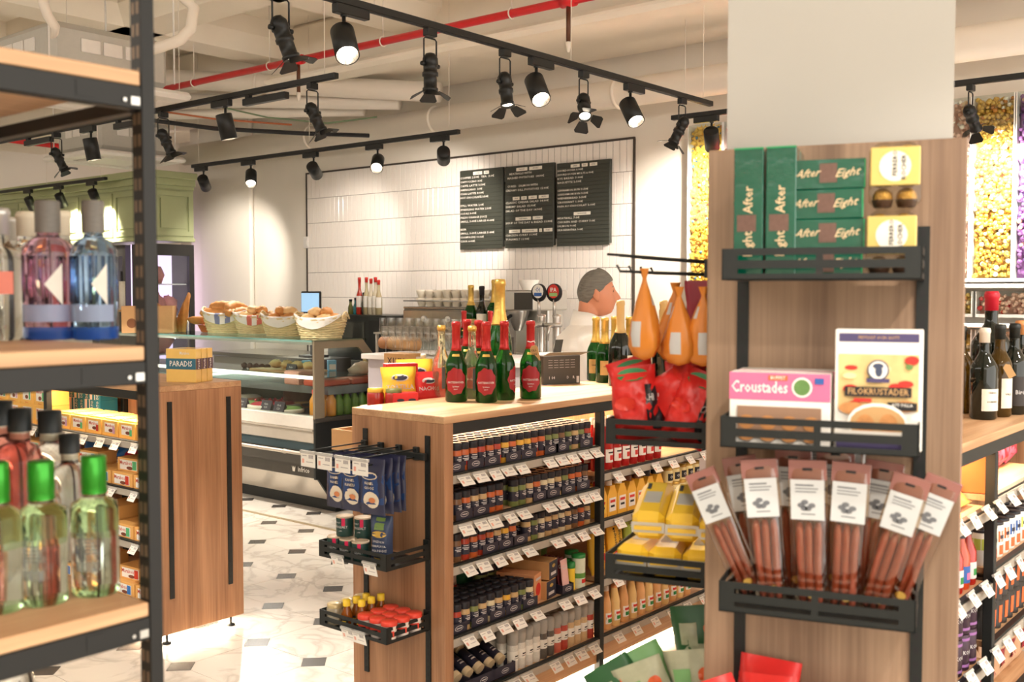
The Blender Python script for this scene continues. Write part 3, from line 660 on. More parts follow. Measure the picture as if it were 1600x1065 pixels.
# fourth shelf, right part
REDW = mat('pouch_red_white', (222, 206, 196), .4); REDD = mat('pouch_red', (206, 62, 44), .4)
for k in range(2):
    p = pillow(.12, .17, .05, seed=20+k); m = MB().join(p); print_patch(m, p, 0, .055, .1, .05, 1)
    tag(link('pouch', m.mesh('pouch', [REDW, REDD]), None, G1.P(.16 + .14*k, .28, SZ[3]+.002)), 'white pouch with a red band behind the jars, %s of two' % ('left', 'right')[k], 'pouch', 'white and red pouches on the fourth spice shelf')
p = pillow(.09, .16, .05, seed=25); tag(link('pouch', p.mesh('pouch', mat('pouch_green', (60, 120, 84), .4)), None, G1.P(.43, .3, SZ[3]+.002)), 'green pouch behind the jars on the fourth spice shelf', 'pouch')
for k in range(3): spice(G1.P(.44 + .045*k, .225, SZ[3]), 'green', 'green herb jar at the back beside the brown boxes, %s from left' % od(k), 1.45)
brb = boxmesh('brown_box', .085, .2, .07, [CARDB, NAVY, LOGO, GOLD], [('r', 0, .035, .083, .068, 1), ('r', 0, .02, .05, .012, 2), ('o', 0, .05, .03, .014, 3)])
tag(link('spice_box', brb, None, G1.P(.665, .045, SZ[3]+.075, .25)), 'brown box with a navy front on top of the other brown box', 'box')
tag(link('spice_box', brb, None, G1.P(.652, .045, SZ[3], .2)), 'brown box with a navy front, lower of the two on the fourth shelf', 'box')
obx = boxmesh('peach_box', .07, .16, .11, [mat('peach_box', (214, 150, 104), .6), INKR, LOGO], [('o', 0, .05, .05, .05, 1), ('r', 0, .09, .05, .01, 2)])
tag(link('peach_box', obx, None, G1.P(.575, .05, SZ[3], .3)), 'peach box with a red round print beside the brown boxes', 'box')
mar = mat('sachet_maroon', (112, 44, 50), .45); pnk = mat('sachet_pink', (226, 180, 176), .45)
for k in range(6):
    p = pillow(.055, .13, .008, 5, 6, seed=30+k, wr=.05); m = MB().join(p); print_patch(m, p, 0, .065, .045, .08, 1); print_patch(m, p, 0, .1, .035, .015, 2)
    tag(link('sachet', m.mesh('sachet', [mar if k else pnk, pnk if k % 3 == 0 else mar, LOGO]), None, G1.P(.745, .04 + .02*k, SZ[3]+.002, .15) @ Matrix.Rotation(-.12, 4, 'X')), 'maroon spice sachet in the carton, %s from the front' % od(k), 'sachet', 'maroon sachets on the fourth spice shelf')
carton(G1.P(.745, .031, SZ[3]), .07, .16, .035, 'navy carton holding maroon sachets on the fourth spice shelf')
YEL = mat('tin_yellow', (240, 205, 60), .4); GRN = mat('lid_green', (40, 130, 60), .4)
tin = MB().lathe([(.017, 0), (.017, .10), (.016, .104), (.001, .104)], 12).mesh('tin', YEL); tinl = MB().lathe([(.0176, .085), (.0176, .108), (.001, .109)], 12).mesh('lid', GRN)
for k in range(4): item('yellow_tin', 'slim yellow tin with a green lid, %s %s' % (('left', 'right')[k % 2], ('front', 'behind')[k//2]), 'tin', [tin, ('lid', tinl)], G1.P(.80 + .036*(k % 2), .06 + .04*(k//2), SZ[3]), 'yellow tins on the fourth spice shelf')
WTIN = mat('tin_white', (216, 222, 200), .4, var=.15, scale=60)
tin2 = MB().lathe([(.028, 0), (.028, .125), (.027, .13), (.001, .13)], 14).lathe([(.0285, .04), (.0285, .06)], 14, 1).lathe([(.0286, .02), (.0286, .036)], 5, 2, -2, -1).mesh('tin', [WTIN, mat('print_green', (96, 150, 70), .5), INKR])
tin2l = MB().lathe([(.0285, .12), (.0285, .134), (.001, .135)], 14).mesh('lid', GRN)
for k in range(4): item('herb_salt_tin', 'pale round tin with herb print and green lid, %s %s' % (('left', 'right')[k % 2], ('front', 'behind')[k//2]), 'tin', [tin2, ('lid', tin2l)], G1.P(.873 + .0*k if k % 2 else .845+.0, .055 + .06*(k//2) + (.0 if k % 2 == 0 else .055), SZ[3]), 'pale herb tins on the fourth spice shelf') if k < 2 else None
bag = pillow(.07, .19, .035, seed=44); m = MB().join(bag); print_patch(m, bag, 0, .1, .05, .05, 1); print_patch(m, bag, 0, .05, .05, .03, 2)
gb = m.mesh('pouch', [mat('pouch_palegreen', (200, 206, 170), .4), mat('print_green2', (110, 150, 80), .5), INKR])
for k in range(3): tag(link('pouch', gb, None, G1.P(.70 + .075*k, .25, SZ[3]+.002, .1*k)), 'pale green pouch at the back of the fourth spice shelf, %s from left' % od(k), 'pouch', 'pale green pouches on the fourth spice shelf')
# lowest shelf: cartons of tubes, grinders
tub = MB().lathe([(.02, 0), (.02, .1), (.014, .104), (.001, .104)], 12).mesh('spice_tube', NAVY)
tubc = MB().lathe([(.0206, -.002), (.0206, .02)], 12).mesh('cap', mat('cap_cream', (214, 190, 150), .5)); tubl = MB().lathe([(.0204, .04), (.0204, .046)], 6, 0, -2.2, -.9).lathe([(.0204, .055), (.0204, .058)], 6, 0, -2.2, -.9).mesh('label', LOGO)
k = 0
for x in (.085, .145, .205, .265, .325, .385):
    for r in range(2):
        item('spice_tube', 'dark spice tube lying in a navy carton, %s from left, %s row' % (od(k//2), ('front', 'second')[r]), 'tube', [tub, ('cap', tubc), ('label', tubl)], G1.P(x, .075 + .1*r, SZ[4] + .045 + .052*r) @ Matrix.Rotation(-1.15, 4, 'X'), 'dark tubes lying in cartons on the lowest shelf'); k += 1
for k, x in enumerate((.115, .235, .355)):
    carton(G1.P(x, .0305, SZ[4]+.0045), .118, .26, .04, 'deep navy carton on the lowest shelf, %s from left' % od(k))
GCL = mat('grinder_plastic', (196, 190, 180), .25, trans=.35, var=.08)
gcol = {'white': (206, 200, 188), 'black': (84, 76, 68), 'pink': (196, 98, 78), 'tan': (196, 164, 120), 'red': (170, 60, 44)}
GLAB = mat('grinder_label', (226, 220, 208), .5)
gcap = MB().lathe([(.021, .098), (.021, .108), (.0235, .112), (.0235, .142), (.021, .15), (.001, .151)], 14).mesh('grinder_cap', GCL)
glab = MB().lathe([(.0216, .04), (.0216, .075)], 14).lathe([(.022, .055), (.022, .06)], 4, 1, -2, -1.1).lathe([(.022, .048), (.022, .05)], 4, 1, -2.1, -1).mesh('label', [GLAB, INK])
gb_ = {k: MB().lathe([(.02, 0), (.0212, .004), (.0212, .09), (.018, .098)], 14).mesh('spice_grinder', mat('grind_' + k, v, .4, var=.3, scale=320, coat=.5)) for k, v in gcol.items()}
gs = ['white', 'white', 'white', 'white', 'black', 'black', 'pink', 'red', 'tan', 'tan', 'tan', 'red']
for k, c in enumerate(gs):
    for r in range(3):
        item('spice_grinder', '%s salt or pepper grinder with clear cap, %s from left, %s row' % (c, od(k), ('front', 'second', 'third')[r]), 'grinder', [gb_[c], ('grinder_cap', gcap), ('label', glab)], G1.P(.427 + .0445*k - .008*r, .055 + r*.047, SZ[4]), 'clear-capped grinders on the lowest spice shelf')
# ---- second bay: ketchup, mustard, mayonnaise bags, sauces
KET = mat('ketchup', (172, 26, 26), .2, coat=.6, var=.05); WCAP = mat('cap_white', (236, 230, 222), .4)
kb = MB().lathe([(.026, 0), (.029, .006), (.029, .11), (.02, .15), (.0135, .175), (.0135, .185)], 16).mesh('ketchup_bottle', KET)
kc_ = MB().lathe([(.0155, .18), (.0155, .208), (.001, .209)], 12).mesh('cap', WCAP)
kl_ = MB().lathe([(.0294, .03), (.0294, .085)], 10, 0, -PI/2-1, -PI/2+1).lathe([(.0298, .04), (.0298, .06)], 4, 1, -PI/2-.35, -PI/2+.35).lathe([(.0298, .068), (.0298, .074)], 4, 2, -PI/2-.6, -PI/2+.6).mesh('label', [WCAP, INKR, INK])
for k in range(8):
    for r in range(2): item('ketchup_bottle', 'red ketchup bottle with white cap, %s from left, %s row' % (od(k), ('front', 'second')[r]), 'bottle', [kb, ('cap', kc_), ('label', kl_)], G1.P(.99 + .064*k, .066 + .065*r, B2[0]), 'ketchup bottles')
MUS = mat('mustard_yellow', (236, 178, 60), .35, var=.04)
mbm = MB()
mp_ = [(-.033, 0), (.033, 0), (.035, .006), (.035, .085), (.018, .118), (.018, .125), (-.018, .125), (-.018, .118), (-.035, .085), (-.035, .006)]
mbm.prism(mp_, .05, (0, -.025, 0)); mb_ = mbm.mesh('mustard_bottle', MUS)
def mcap(c): return MB().lathe([(.0185, .122), (.0185, .145), (.017, .148), (.001, .148)], 12).mesh('cap', c)
def mlab(c): return MB().box(-.024, -.0265, .018, .024, -.0258, .075, 0).box(-.018, -.0272, .055, .018, -.0266, .066, 1).box(-.014, -.0272, .035, .014, -.0266, .044, 2).mesh('label', [c, INKR, INK])
mc = {'red': mcap(INKR), 'white': mcap(WCAP), 'brown': mcap(mat('cap_brown', (112, 66, 44), .4)), 'black': mcap(CAPB)}
ml = {'red': mlab(mat('lab_yellow', (240, 200, 80), .5)), 'white': mlab(WCAP), 'brown': mlab(WCAP), 'black': mlab(mat('lab_orange', (212, 96, 44), .5))}
for k, c in enumerate(['red', 'white', 'white', 'brown', 'brown', 'black', 'black']):
    item('mustard_bottle', 'yellow mustard bottle with a %s cap, %s from left' % (c, od(k)), 'bottle', [mb_, ('cap', mc[c]), ('label', ml[c])], G1.P(.992 + .074*k, .065, B2[1]), 'yellow mustard bottles')
    item('mustard_bottle', 'yellow mustard bottle with a %s cap behind the %s bottle' % (c, od(k)), 'bottle', [mb_, ('cap', mc[c]), ('label', ml[c])], G1.P(.992 + .074*k, .125, B2[1]), 'yellow mustard bottles')
MAY = mat('jar_mayo', (240, 222, 160), .3, coat=.5); BLID = mat('jar_lid_gold', (190, 150, 70), .35, .4)
jb = MB().lathe([(.025, 0), (.027, .004), (.027, .05), (.024, .058)], 14).mesh('dip_jar', MAY); jl = MB().lathe([(.0265, .056), (.0265, .07), (.001, .071)], 14).mesh('lid', BLID); jla = MB().lathe([(.0274, .01), (.0274, .042)], 8, 0, -PI/2-.85, -PI/2+.85).text('OK', .018, (0, 0, .026), m=1, bend=.028).mesh('label', [INK, WCAP])
for k in range(5):
    for r in range(2): item('dip_jar', 'small pale jar with black label, %s from left, %s tier' % (od(k), ('lower', 'upper')[r]), 'jar', [jb, ('lid', jl), ('label', jla)], G1.P(1.535 + .06*k, .06, B2[1] + .0715*r), 'pale dip jars with black labels')
YB = mat('bag_yellow', (242, 190, 62), .35, var=.05)
for k in range(7):
    gcl = k > 3; p = pillow(.06, .2, .045, 6, 10, seed=60+k, wr=.06); m = MB().join(p); print_patch(m, p, 0, .05, .045, .05, 1, 'o'); v, f = txt('MAJONNÄS')
    w_ = max(q[0] for q in v)-min(q[0] for q in v); kx = .1/w_
    m.add([(-q[1]*.024, front_y(p, -q[1]*.024, .13+q[0]*kx)-.0022, .13+q[0]*kx) for q in v], f, 2)
    tag(link('sauce_bag', m.mesh('sauce_bag', [mat('bag_lime', (176, 200, 84), .35) if gcl else YB, GRN if gcl else INKR, WCAP if gcl else INK]), None, G1.P(.985 + .066*k, .07 + (.02 if k % 2 else 0), B2[2]+.002, .12*(-1)**k) @ Matrix.Rotation(-.1, 4, 'X')), ('lime green squeeze bag standing beside the yellow bags, %s' if gcl else 'yellow mayonnaise bag with black lettering, %s from left') % od(k - 4 if gcl else k), 'bag', 'squeeze bags on the third shelf')
DRS = {'a': (232, 196, 128), 'b': (226, 170, 110)}
sb = [MB().lathe([(.024, 0), (.027, .006), (.027, .05), (.024, .08), (.026, .1), (.015, .15), (.0125, .165)], 16).mesh('dressing_bottle', mat('dressing_' + k, v, .3, coat=.4)) for k, v in DRS.items()]
sc = [MB().lathe([(.0145, .16), (.0145, .19), (.001, .191)], 12).mesh('cap', c) for c in (GRN, mat('cap_orange', (226, 150, 90), .4), WCAP)]
sl = MB().lathe([(.0276, .025), (.0262, .07)], 8, 0, -PI/2-.9, -PI/2+.9).lathe([(.028, .03), (.0276, .045)], 5, 1, -PI/2-.5, -PI/2+.5).lathe([(.0274, .052), (.0268, .062)], 5, 2, -PI/2-.6, -PI/2+.6).mesh('label', [WCAP, GRN, INKR])
for k in range(12):
    item('dressing_bottle', 'cream dressing bottle with %s cap, %s from left' % (('green', 'orange', 'white')[0 if k == 0 else 1 + k % 2], od(k)), 'bottle', [sb[k % 2], ('cap', sc[0 if k == 0 else 1 + k % 2]), ('label', sl)], G1.P(.988 + .066*k, .066, B2[3]), 'cream dressing bottles on the lowest shelf')
# ================================================================ bottles on the spice unit
LABR = mat('label_red', (150, 26, 34), .45, var=.1); LABC = mat('label_cream', (222, 212, 190), .55); LABG = mat('label_gold', (206, 170, 110), .5); LABK = mat('label_kraft', (190, 150, 100), .7)
def put(px, py, z=1.16, rz=0): p = onz(px, py, z); return TR(p.x, p.y, z, rz)
face = -YAW * 0 + (YAW - PI/2)      # turns a label towards the viewer
rbt = bottle_parts('red', .305, .0425, .0152, GREENGL, REDFOIL, .64, LABR, .10, .43, .95, (('HATTENHÖVER', .011, .25, 1), ('Spätlese', .008, .2, 1), ('BRUT', .006, .165, 1)), scal=True, neck_lab=True)
for i, (px, py, lb) in enumerate([(713, 627, 'red-foiled sparkling wine bottle, front left of the group'), (760, 628, 'red-foiled sparkling wine bottle, front middle of the group'), (788, 624, 'red-foiled sparkling wine bottle turned aside, right of the front pair'), (829, 622, 'lone red-foiled sparkling wine bottle wearing a paper tag'), (748, 619, 'red-foiled sparkling wine bottle half hidden behind the front middle one'), (730, 614, 'red-foiled sparkling wine bottle at the back of the group')]):
    b = item('sparkling_wine_bottle', lb, 'bottle', rbt, put(px, py, rz=face + (0 if i != 2 else 1.3)), 'red-foiled bottles on the spice unit')
    if i == 3:
        link('paper_tag', MB().prism([(-.016, -.055), (.016, -.055), (.016, 0), (.008, .01), (-.008, .01), (-.016, 0)], .001, (.012, -.034, .20), (.95, -.1, .25), (-.2, -.25, .95)).mesh('paper_tag', LABK), b)
        link('tag_lettering', MB().text('TILL', .012, (.012, -.0355, .19), (.95, -.1, .25), (-.2, -.25, .95)).text('DIG', .012, (.015, -.032, .175), (.95, -.1, .25), (-.2, -.25, .95)).mesh('tag_lettering', INK), b)
        link('ribbon', MB().tube([(-.012, -.014, .225), (0, -.019, .222), (.012, -.015, .226), (.018, -.018, .218)], .002, 6).mesh('ribbon', WCAP), b)
item('magnum_bottle', 'huge green champagne bottle with a tall gold foil, behind the red ones', 'bottle', bottle_parts('jero', .47, .0505, .021, GREENGL, GOLD, .60, LABG, .12, .34, .9, sh0=.40, sh1=.78), put(781, 615, rz=face), None)
CLR = mat('clear_bottle_glass', (236, 232, 196), .03, trans=.92, var=.01)
GRYL = mat('label_slate', (96, 100, 104), .5)
for i, (px, py) in enumerate([(690, 619), (738, 622)]):
    item('clear_wine_bottle', ('pale clear wine bottle with gold cap and slate label, left edge', 'pale clear bottle with gold cap between the red bottles')[i], 'bottle', bottle_parts('clear', .285, .038, .015, CLR, GOLD, .93, GRYL, .12, .42, .8), put(px, py, rz=face + .9), 'pale clear bottles on the spice unit')
gbt = bottle_parts('goldch', .30, .043, .0155, GREENGL, GOLD, .60, LABG, .12, .34, .9, (('CHAMPAGNE', .008, .25, 2), ('BRUT', .006, .19, 2)))
for i, (px, py, d) in enumerate([(931, 594, 0), (945, 597, .3), (960, 591, 0), (983, 592, 0)]):
    item('champagne_bottle', 'gold-foiled champagne bottle at the right end, %s from left' % od(i), 'bottle', gbt, put(px, py, rz=face + d), 'gold-foiled champagne bottles on the spice unit')
mag = bottle_parts('mag', .38, .054, .0165, DARKGL, LABG, .62, LABC, .14, .36, .5, (('CUVÉE', .01, .27, 2), ('1,5 L', .007, .2, 2)))
for i, (px, py, d) in enumerate([(969, 602, 1.0), (1007, 599, .9), (1036, 600, .9)]):
    item('magnum_bottle', 'tall dark magnum bottle with a small cream label, %s from left' % od(i), 'bottle', mag, put(px, py, rz=face + d), 'dark magnum bottles on the spice unit')
item('green_wine_bottle', 'bright green wine bottle beside the dark magnums', 'bottle', bottle_parts('grn', .30, .04, .015, GREENGL, GOLD, .9, LABC, .1, .3, .7), put(1052, 594, rz=face))
item('dark_wine_bottle', 'dark wine bottle behind the hanging orange bags', 'bottle', bottle_parts('drk', .31, .04, .015, DARKGL, REDFOIL, .8, LABC, .15, .4, .7), put(1076, 596, rz=face))
# dark carton with open flaps
DK = mat('carton_charcoal', (66, 62, 56), .6); DK2 = mat('carton_grey', (128, 122, 112), .6)
p0 = onz(878, 600, 1.16); bx_ = thing('gift_box', 'open charcoal gift carton with raised flaps among the bottles', 'box', (p0.x, p0.y, 1.16), -.42)
bm = boxmesh('carton_body', .19, .1, .13, [DK, LOGO], [('t', 'I', .018, -.065, .03, 1, .01), ('t', '04', .018, -.045, .03, 1, .02), ('t', 'D', .018, .03, .03, 1, .01), ('t', 'R', .018, .06, .03, 1, .01), ('r', .082, .02, .014, .03, 1)] + [('r', -.06+.028*i, .11-.011*j, .022, .0012, 1) for i in range(5) for j in range(4)])
link('carton_body', bm, bx_)
obj('front_flap', MB().prism([(-.095, 0), (.095, 0), (.125, .04), (-.08, .045)], .002, (0, 0, .13), (1, 0, 0), (.1, -.6, .35)), DK2, bx_)
obj('rear_flap', MB().prism([(-.095, 0), (.095, 0), (.095, .07), (-.095, .07)], .002, (0, .1, .13), (1, 0, 0), (0, .9, .1)), DK2, bx_)
obj('left_flap', MB().prism([(0, 0), (.1, 0), (.1, .09), (0, .09)], .002, (-.095, 0, .13), (0, 1, 0), (-.95, 0, .15)), DK2, bx_)
obj('inner_flap', MB().prism([(-.02, 0), (.02, 0), (.035, .07), (-.005, .07)], .002, (.0, .05, .13), (1, 0, 0), (0, 0, 1)), DK, bx_)
# taco goods on the ledge behind the left end
TACO = mat('taco_red', (212, 38, 40), .4, var=.04); TACY = mat('taco_yellow', (242, 196, 60), .4)
def lg(x, y, rz=0, z=1.135): return G1.P(x, .465 + y, z, rz - .15)
tb = boxmesh('taco_box', .13, .05, .16, [TACO, NAVY, LOGO, TACY], [('o', 0, .135, .07, .026, 2), ('o', 0, .135, .062, .02, 1), ('t', 'TACO TUBS', .022, 0, .1, 2, .115), ('r', 0, .03, .13, .05, 3)])
tag(link('taco_box', tb, None, lg(.36, .1, -.35)), 'tall red taco box at the left of the taco goods', 'box')
tag(link('taco_box', tb, None, lg(.80, .1, -.35)), 'red taco tubs box on the right of the taco goods', 'box')
for k, (x, y, s_, c, t, lb) in enumerate([(.33, .085, 1.0, 1, 'TORTILLA', 'yellow and red chip bag, left front of the taco goods'), (.46, .12, 1.15, 1, 'CHIPS', 'yellow chip bag at the back of the taco goods'), (.44, .035, .85, 0, 'NACHOS', 'red nacho bag, left of the two front nacho bags'), (.58, .035, .9, 0, 'NACHO CHIPS', 'red nacho bag, right of the two front nacho bags'), (.72, .06, .8, 0, 'SALSA', 'small red bag beside the taco tubs box')]):
    p = pillow(.14, .15, .05, seed=80+k, wr=.15); m = MB().join(p); print_patch(m, p, 0, .105, .07, .03, 2, 'o'); print_patch(m, p, 0, .105, .058, .022, 3, 'o', off=.0025)
    print_patch(m, p, 0, .03, .12, .04, 1); print_text(m, p, t, .026, 0, .068, 2, .11)
    tag(link('chip_bag', m.mesh('chip_bag', [TACY if c else TACO, TACO if c else TACO, LOGO, NAVY]), None, lg(x, y, -.4 + .1*k) @ Matrix.Rotation(-.15, 4, 'X') @ Matrix.Scale(s_, 4)), lb, 'chip bag')
sbx = boxmesh('red_carton', .1, .06, .055, [TACO, NAVY], [('o', -.02, .028, .03, .012, 1), ('o', .025, .028, .03, .012, 1)])
tag(link('taco_carton', sbx, None, lg(.28, .0, -.4)), 'low red carton in front of the chip bags', 'carton')
sjar = MB().lathe([(.03, 0), (.033, .005), (.033, .05), (.03, .058)], 14).mesh('salsa_jar', mat('salsa', (170, 40, 30), .3, coat=.5)); slid = [MB().lathe([(.0315, .056), (.0315, .07), (.001, .071)], 14).mesh('lid', mat('lid_%d' % i, c, .4)) for i, c in enumerate([(210, 160, 50), (110, 110, 60)])]
for i in range(2): item('salsa_jar', 'red salsa jar with a %s lid behind the table corner' % ('yellow', 'olive')[i], 'jar', [sjar, ('lid', slid[i])], lg(.235 + .055*i*.0 + .03*i, .12 - .07*i, 0))
clb = bottle_parts('hot', .19, .022, .009, CLR, LABC, .85, LABC, .2, .45, .8)
for i in range(2): item('sauce_bottle', ('left', 'right')[i] + ' slim clear sauce bottle among the taco goods', 'bottle', clb, lg(.52 + .12*i, .14, 0))
# ================================================================ trays and hooks on the end of the spice unit
SLOTM = {}
def tray(M, label, w_=.335, d=.2, h=.056, group=None):
    """local: x along the panel, y=0 at the panel, front towards -y"""
    t = thing('display_tray', label, 'tray', M=M, group=group)
    if (w_, d, h) not in SLOTM:
        def wall(L, cuts, th_=.0025):
            m = MB(); z = [0, h*.2, h*.36, h*.62, h*.78, h]
            for k in (0, 2, 4): m.box(0, 0, z[k], L, th_, z[k+1])
            for k in (1, 3):
                xs_ = [0] + [q for c in cuts for q in c] + [L]
                for i in range(0, len(xs_), 2): m.box(xs_[i], 0, z[k], xs_[i+1], th_, z[k+1])
            return m
        fr = wall(w_, [(.028, w_/2-.005), (w_/2+.007, w_-.028)]).mesh('front_panel', BLACK); sd = wall(d, [(.022, d-.022)]).xf(Matrix.Rotation(PI/2, 4, 'Z')).mesh('side_panel', BLACK)
        SLOTM[(w_, d, h)] = (fr, sd, MB().box(-w_/2, -d, 0, w_/2, 0, .0025).mesh('tray_base', BLACK), MB().box(-.012, -.004, 0, .012, .002, h+.012).box(-.004, 0, h*.4, .004, .006, h).mesh('hook_bracket', BLACK))
    fr, sd, ba, br = SLOTM[(w_, d, h)]
    link('front_panel', fr, t, (-w_/2, -d, 0)); link('side_panel', sd, t, (-w_/2+.0025, -d, 0)); link('side_panel', sd, t, (w_/2, -d, 0)); link('tray_base', ba, t)
    for x in (-w_/2+.012, w_/2-.012): link('hook_bracket', br, t, (x, 0, 0))
    t['w'] = 0
    return t
def EP(y, z): return TR(2.558 - .009, y, z, -PI/2)      # end panel of the spice unit: local x -> -Y, local y -> into the panel
YM = 2.635
tray(EP(YM, .666), 'black tray with salt tins on the end of the spice unit'); tray(EP(YM, .424), 'black tray with honey bottles and red-lidded tubs, lowest on the spice unit')
CARD = TAG
def hangtag(M, label_parent): return link('price_card', CARD, label_parent, M)
trays = [o for o in bpy.data.objects if o.name.startswith('display_tray')]
for o, xs_ in zip(trays, ((-.07, .09), (-.02, .035))):
    for x in xs_: link('price_tag', TAG, o, TR(x, -.205, .02, rx=.25, s=1.15))
def onend(x, d, z, rz=0): return TR(2.549 - d, YM - x, z, rz - PI/2 + .3)
SALT = mat('salt_green', (34, 66, 60), .4); PINK = mat('salt_pink', (214, 34, 84), .5); LIDC = mat('salt_lid', (196, 176, 150), .5)
scm = MB().lathe([(.036, 0), (.037, .003), (.037, .075), (.036, .078)], 20).mesh('salt_tin', SALT)
scl = MB().lathe([(.037, .077), (.037, .083), (.034, .084), (.033, .08), (.001, .08)], 20).mesh('lid', LIDC)
sct = MB().lathe([(.0374, .045), (.0374, .078)], 4, 1, -PI/2+.15, -PI/2+.55).text('FINGSALT', .014, (0, 0, .04), m=0, bend=.0375, fit=.075).text('HAVSSALT', .008, (0, 0, .058), m=0, bend=.0375, arc0=-PI/2-.5).text('jodfri', .007, (0, 0, .024), m=0, bend=.0375).mesh('label', [LOGO, PINK])
for i, (x, d, z) in enumerate([(-.125, .16, .669), (-.062, .16, .669), (.001, .16, .669), (-.125, .095, .669), (-.062, .095, .669), (-.1, .14, .7385), (-.035, .115, .7385)]):
    item('salt_tin', ('dark green salt tin standing on the others, %s' % ('left', 'right')[i-5]) if i > 4 else 'dark green salt tin in the tray, %s of the lower ones' % od(i), 'tin', [scm, ('lid', scl), ('label', sct)], onend(x, d, z) @ Matrix.Scale(.82, 4), 'salt tins in the upper tray of the spice unit')
p = pillow(.085, .16, .05, seed=91); m = MB().join(p); print_patch(m, p, 0, .135, .035, .04, 1); print_patch(m, p, 0, .10, .055, .022, 2, 'o'); print_text(m, p, 'SWEDISH', .011, 0, .075, 3, .07); print_text(m, p, 'HIMALAYA', .011, 0, .06, 3, .07); print_text(m, p, 'MARINADE', .011, 0, .045, 3, .07); print_patch(m, p, 0, .02, .05, .02, 2, 'o')
tag(link('salt_bag', m.mesh('salt_bag', [mat('bag_navy', (52, 66, 96), .35), mat('bag_olive', (110, 136, 66), .5), GOLD, LOGO]), None, onend(.075, .13, .669)), 'navy stand-up bag with an olive seal beside the salt tins', 'bag')
HON = mat('honey', (170, 92, 22), .12, trans=.5, coat=.5); HY = mat('honey_cap', (236, 196, 48), .4)
hb = MB().lathe([(.018, 0), (.02, .004), (.02, .05), (.012, .07), (.0105, .082)], 14).mesh('honey_bottle', HON); hc = MB().lathe([(.013, .078), (.013, .1), (.001, .101)], 12).mesh('cap', HY); hl = MB().lathe([(.0205, .012), (.0205, .038)], 8, 0, -PI/2-.8, -PI/2+.8).lathe([(.0208, .018), (.0208, .03)], 6, 1, -PI/2-.4, -PI/2+.4).mesh('label', [INK, HY])
k = 0
for x in (-.05, -.008):
    for d in (.17, .125, .08) if x < -.02 else (.185, .14, .095, .05)[1:]:
        item('honey_bottle', 'small amber bottle with yellow cap, %s in the lowest tray' % od(k), 'bottle', [hb, ('cap', hc), ('label', hl)], onend(x - .01, d, .427), 'amber bottles in the lowest tray'); k += 1
GJ = mat('glass_jar', (206, 190, 160), .15, trans=.4, coat=.4); gj = MB().lathe([(.026, 0), (.029, .004), (.029, .055), (.025, .06)], 16).mesh('glass_jar', GJ); gl = MB().lathe([(.0275, .058), (.0275, .07), (.025, .072), (.001, .072)], 16).mesh('lid', mat('lid_cream', (196, 176, 130), .35, .3)); gla = MB().lathe([(.0294, .015), (.0294, .04)], 10, 0, -PI/2-1, -PI/2+1).mesh('label', LABC)
for i, d in enumerate((.16, .098, .036)): item('glass_jar', 'pale glass jar with cream lid in the lowest tray, %s from front' % od(i), 'jar', [gj, ('lid', gl), ('label', gla)], onend(-.132, d, .427), 'pale jars in the lowest tray')
for i, d in enumerate((.12, .055)): item('glass_jar', 'pale glass jar beside the amber bottles, %s from front' % od(i), 'jar', [gj, ('lid', gl), ('label', gla)], onend(-.088, d, .427), 'pale jars in the lowest tray')
TUBW = mat('tub_white', (228, 216, 206), .45); TUBR = mat('tub_lid_red', (222, 70, 52), .4)
tu = MB().lathe([(.023, 0), (.026, .05), (.026, .056)], 16).mesh('tub', TUBW); tul = MB().lathe([(.028, .052), (.028, .064), (.026, .067), (.001, .067)], 16).mesh('lid', TUBR); tub_ = MB().lathe([(.0252, .016), (.0262, .036)], 12, 0, -PI/2-1.2, -PI/2+1.2).lathe([(.0262, .02), (.0266, .03)], 4, 1, -PI/2-.3, -PI/2+.5).mesh('label', [TUBR, INK])
k = 0
for x in (.03, .088, .143):
    for d in (.165, .107, .049): item('paste_tub', 'white tub with red lid in the lowest tray, %s' % od(k), 'tub', [tu, ('lid', tul), ('label', tub_)], onend(x, d, .427), 'red-lidded tubs in the lowest tray'); k += 1
for i, d in enumerate(()): item('paste_tub', 'upper white tub with red lid stacked on others, %s' % od(i), 'tub', [tu, ('lid', tul), ('label', tub_)], onend(.104, d, .4945), 'red-lidded tubs in the lowest tray')
# hooks with blue bags
BLU = mat('bag_blue', (38, 66, 116), .3, var=.12, scale=14); BLD = mat('bag_blue_edge', (46, 48, 74), .3)
SOUP = mat('soup_print', (222, 208, 186), .5); SOUPO = mat('soup_orange', (206, 130, 84), .5)
cross = tag(obj('hook_bar', MB().box(-.165, -.02, -.012, .165, -.004, .012, b=.002), BLACK, None, EP(YM, 1.02)), 'black cross bar carrying the bag hooks on the spice unit', 'hook bar')
def bluebag(seed, t1_, t2_):
    p = pillow(.1, .165, .02, 6, 9, seed=seed, wr=.2, crimp=.13); m = MB().join(p)
    print_patch(m, p, 0, .075, .09, .085, 1); print_patch(m, p, 0, .115, .06, .022, 3, 'o', off=.003); print_patch(m, p, 0, .115, .052, .016, 1, 'o', off=.004)
    print_text(m, p, t1_, .011, 0, .094, 3, .07, .005); print_text(m, p, t2_, .011, 0, .08, 3, .07, .005); print_patch(m, p, .005, .045, .055, .05, 3, 'o', off=.003); print_patch(m, p, .01, .045, .025, .016, 2, 'o', off=.0045)
    return m.mesh('soup_bag', [BLD, BLU, SOUPO, SOUP])
bbm = [bluebag(100, 'KANEL', 'GLÖGG'), bluebag(101, 'BAMBI', 'KANEL'), bluebag(102, 'KANEL', 'KANELI')]
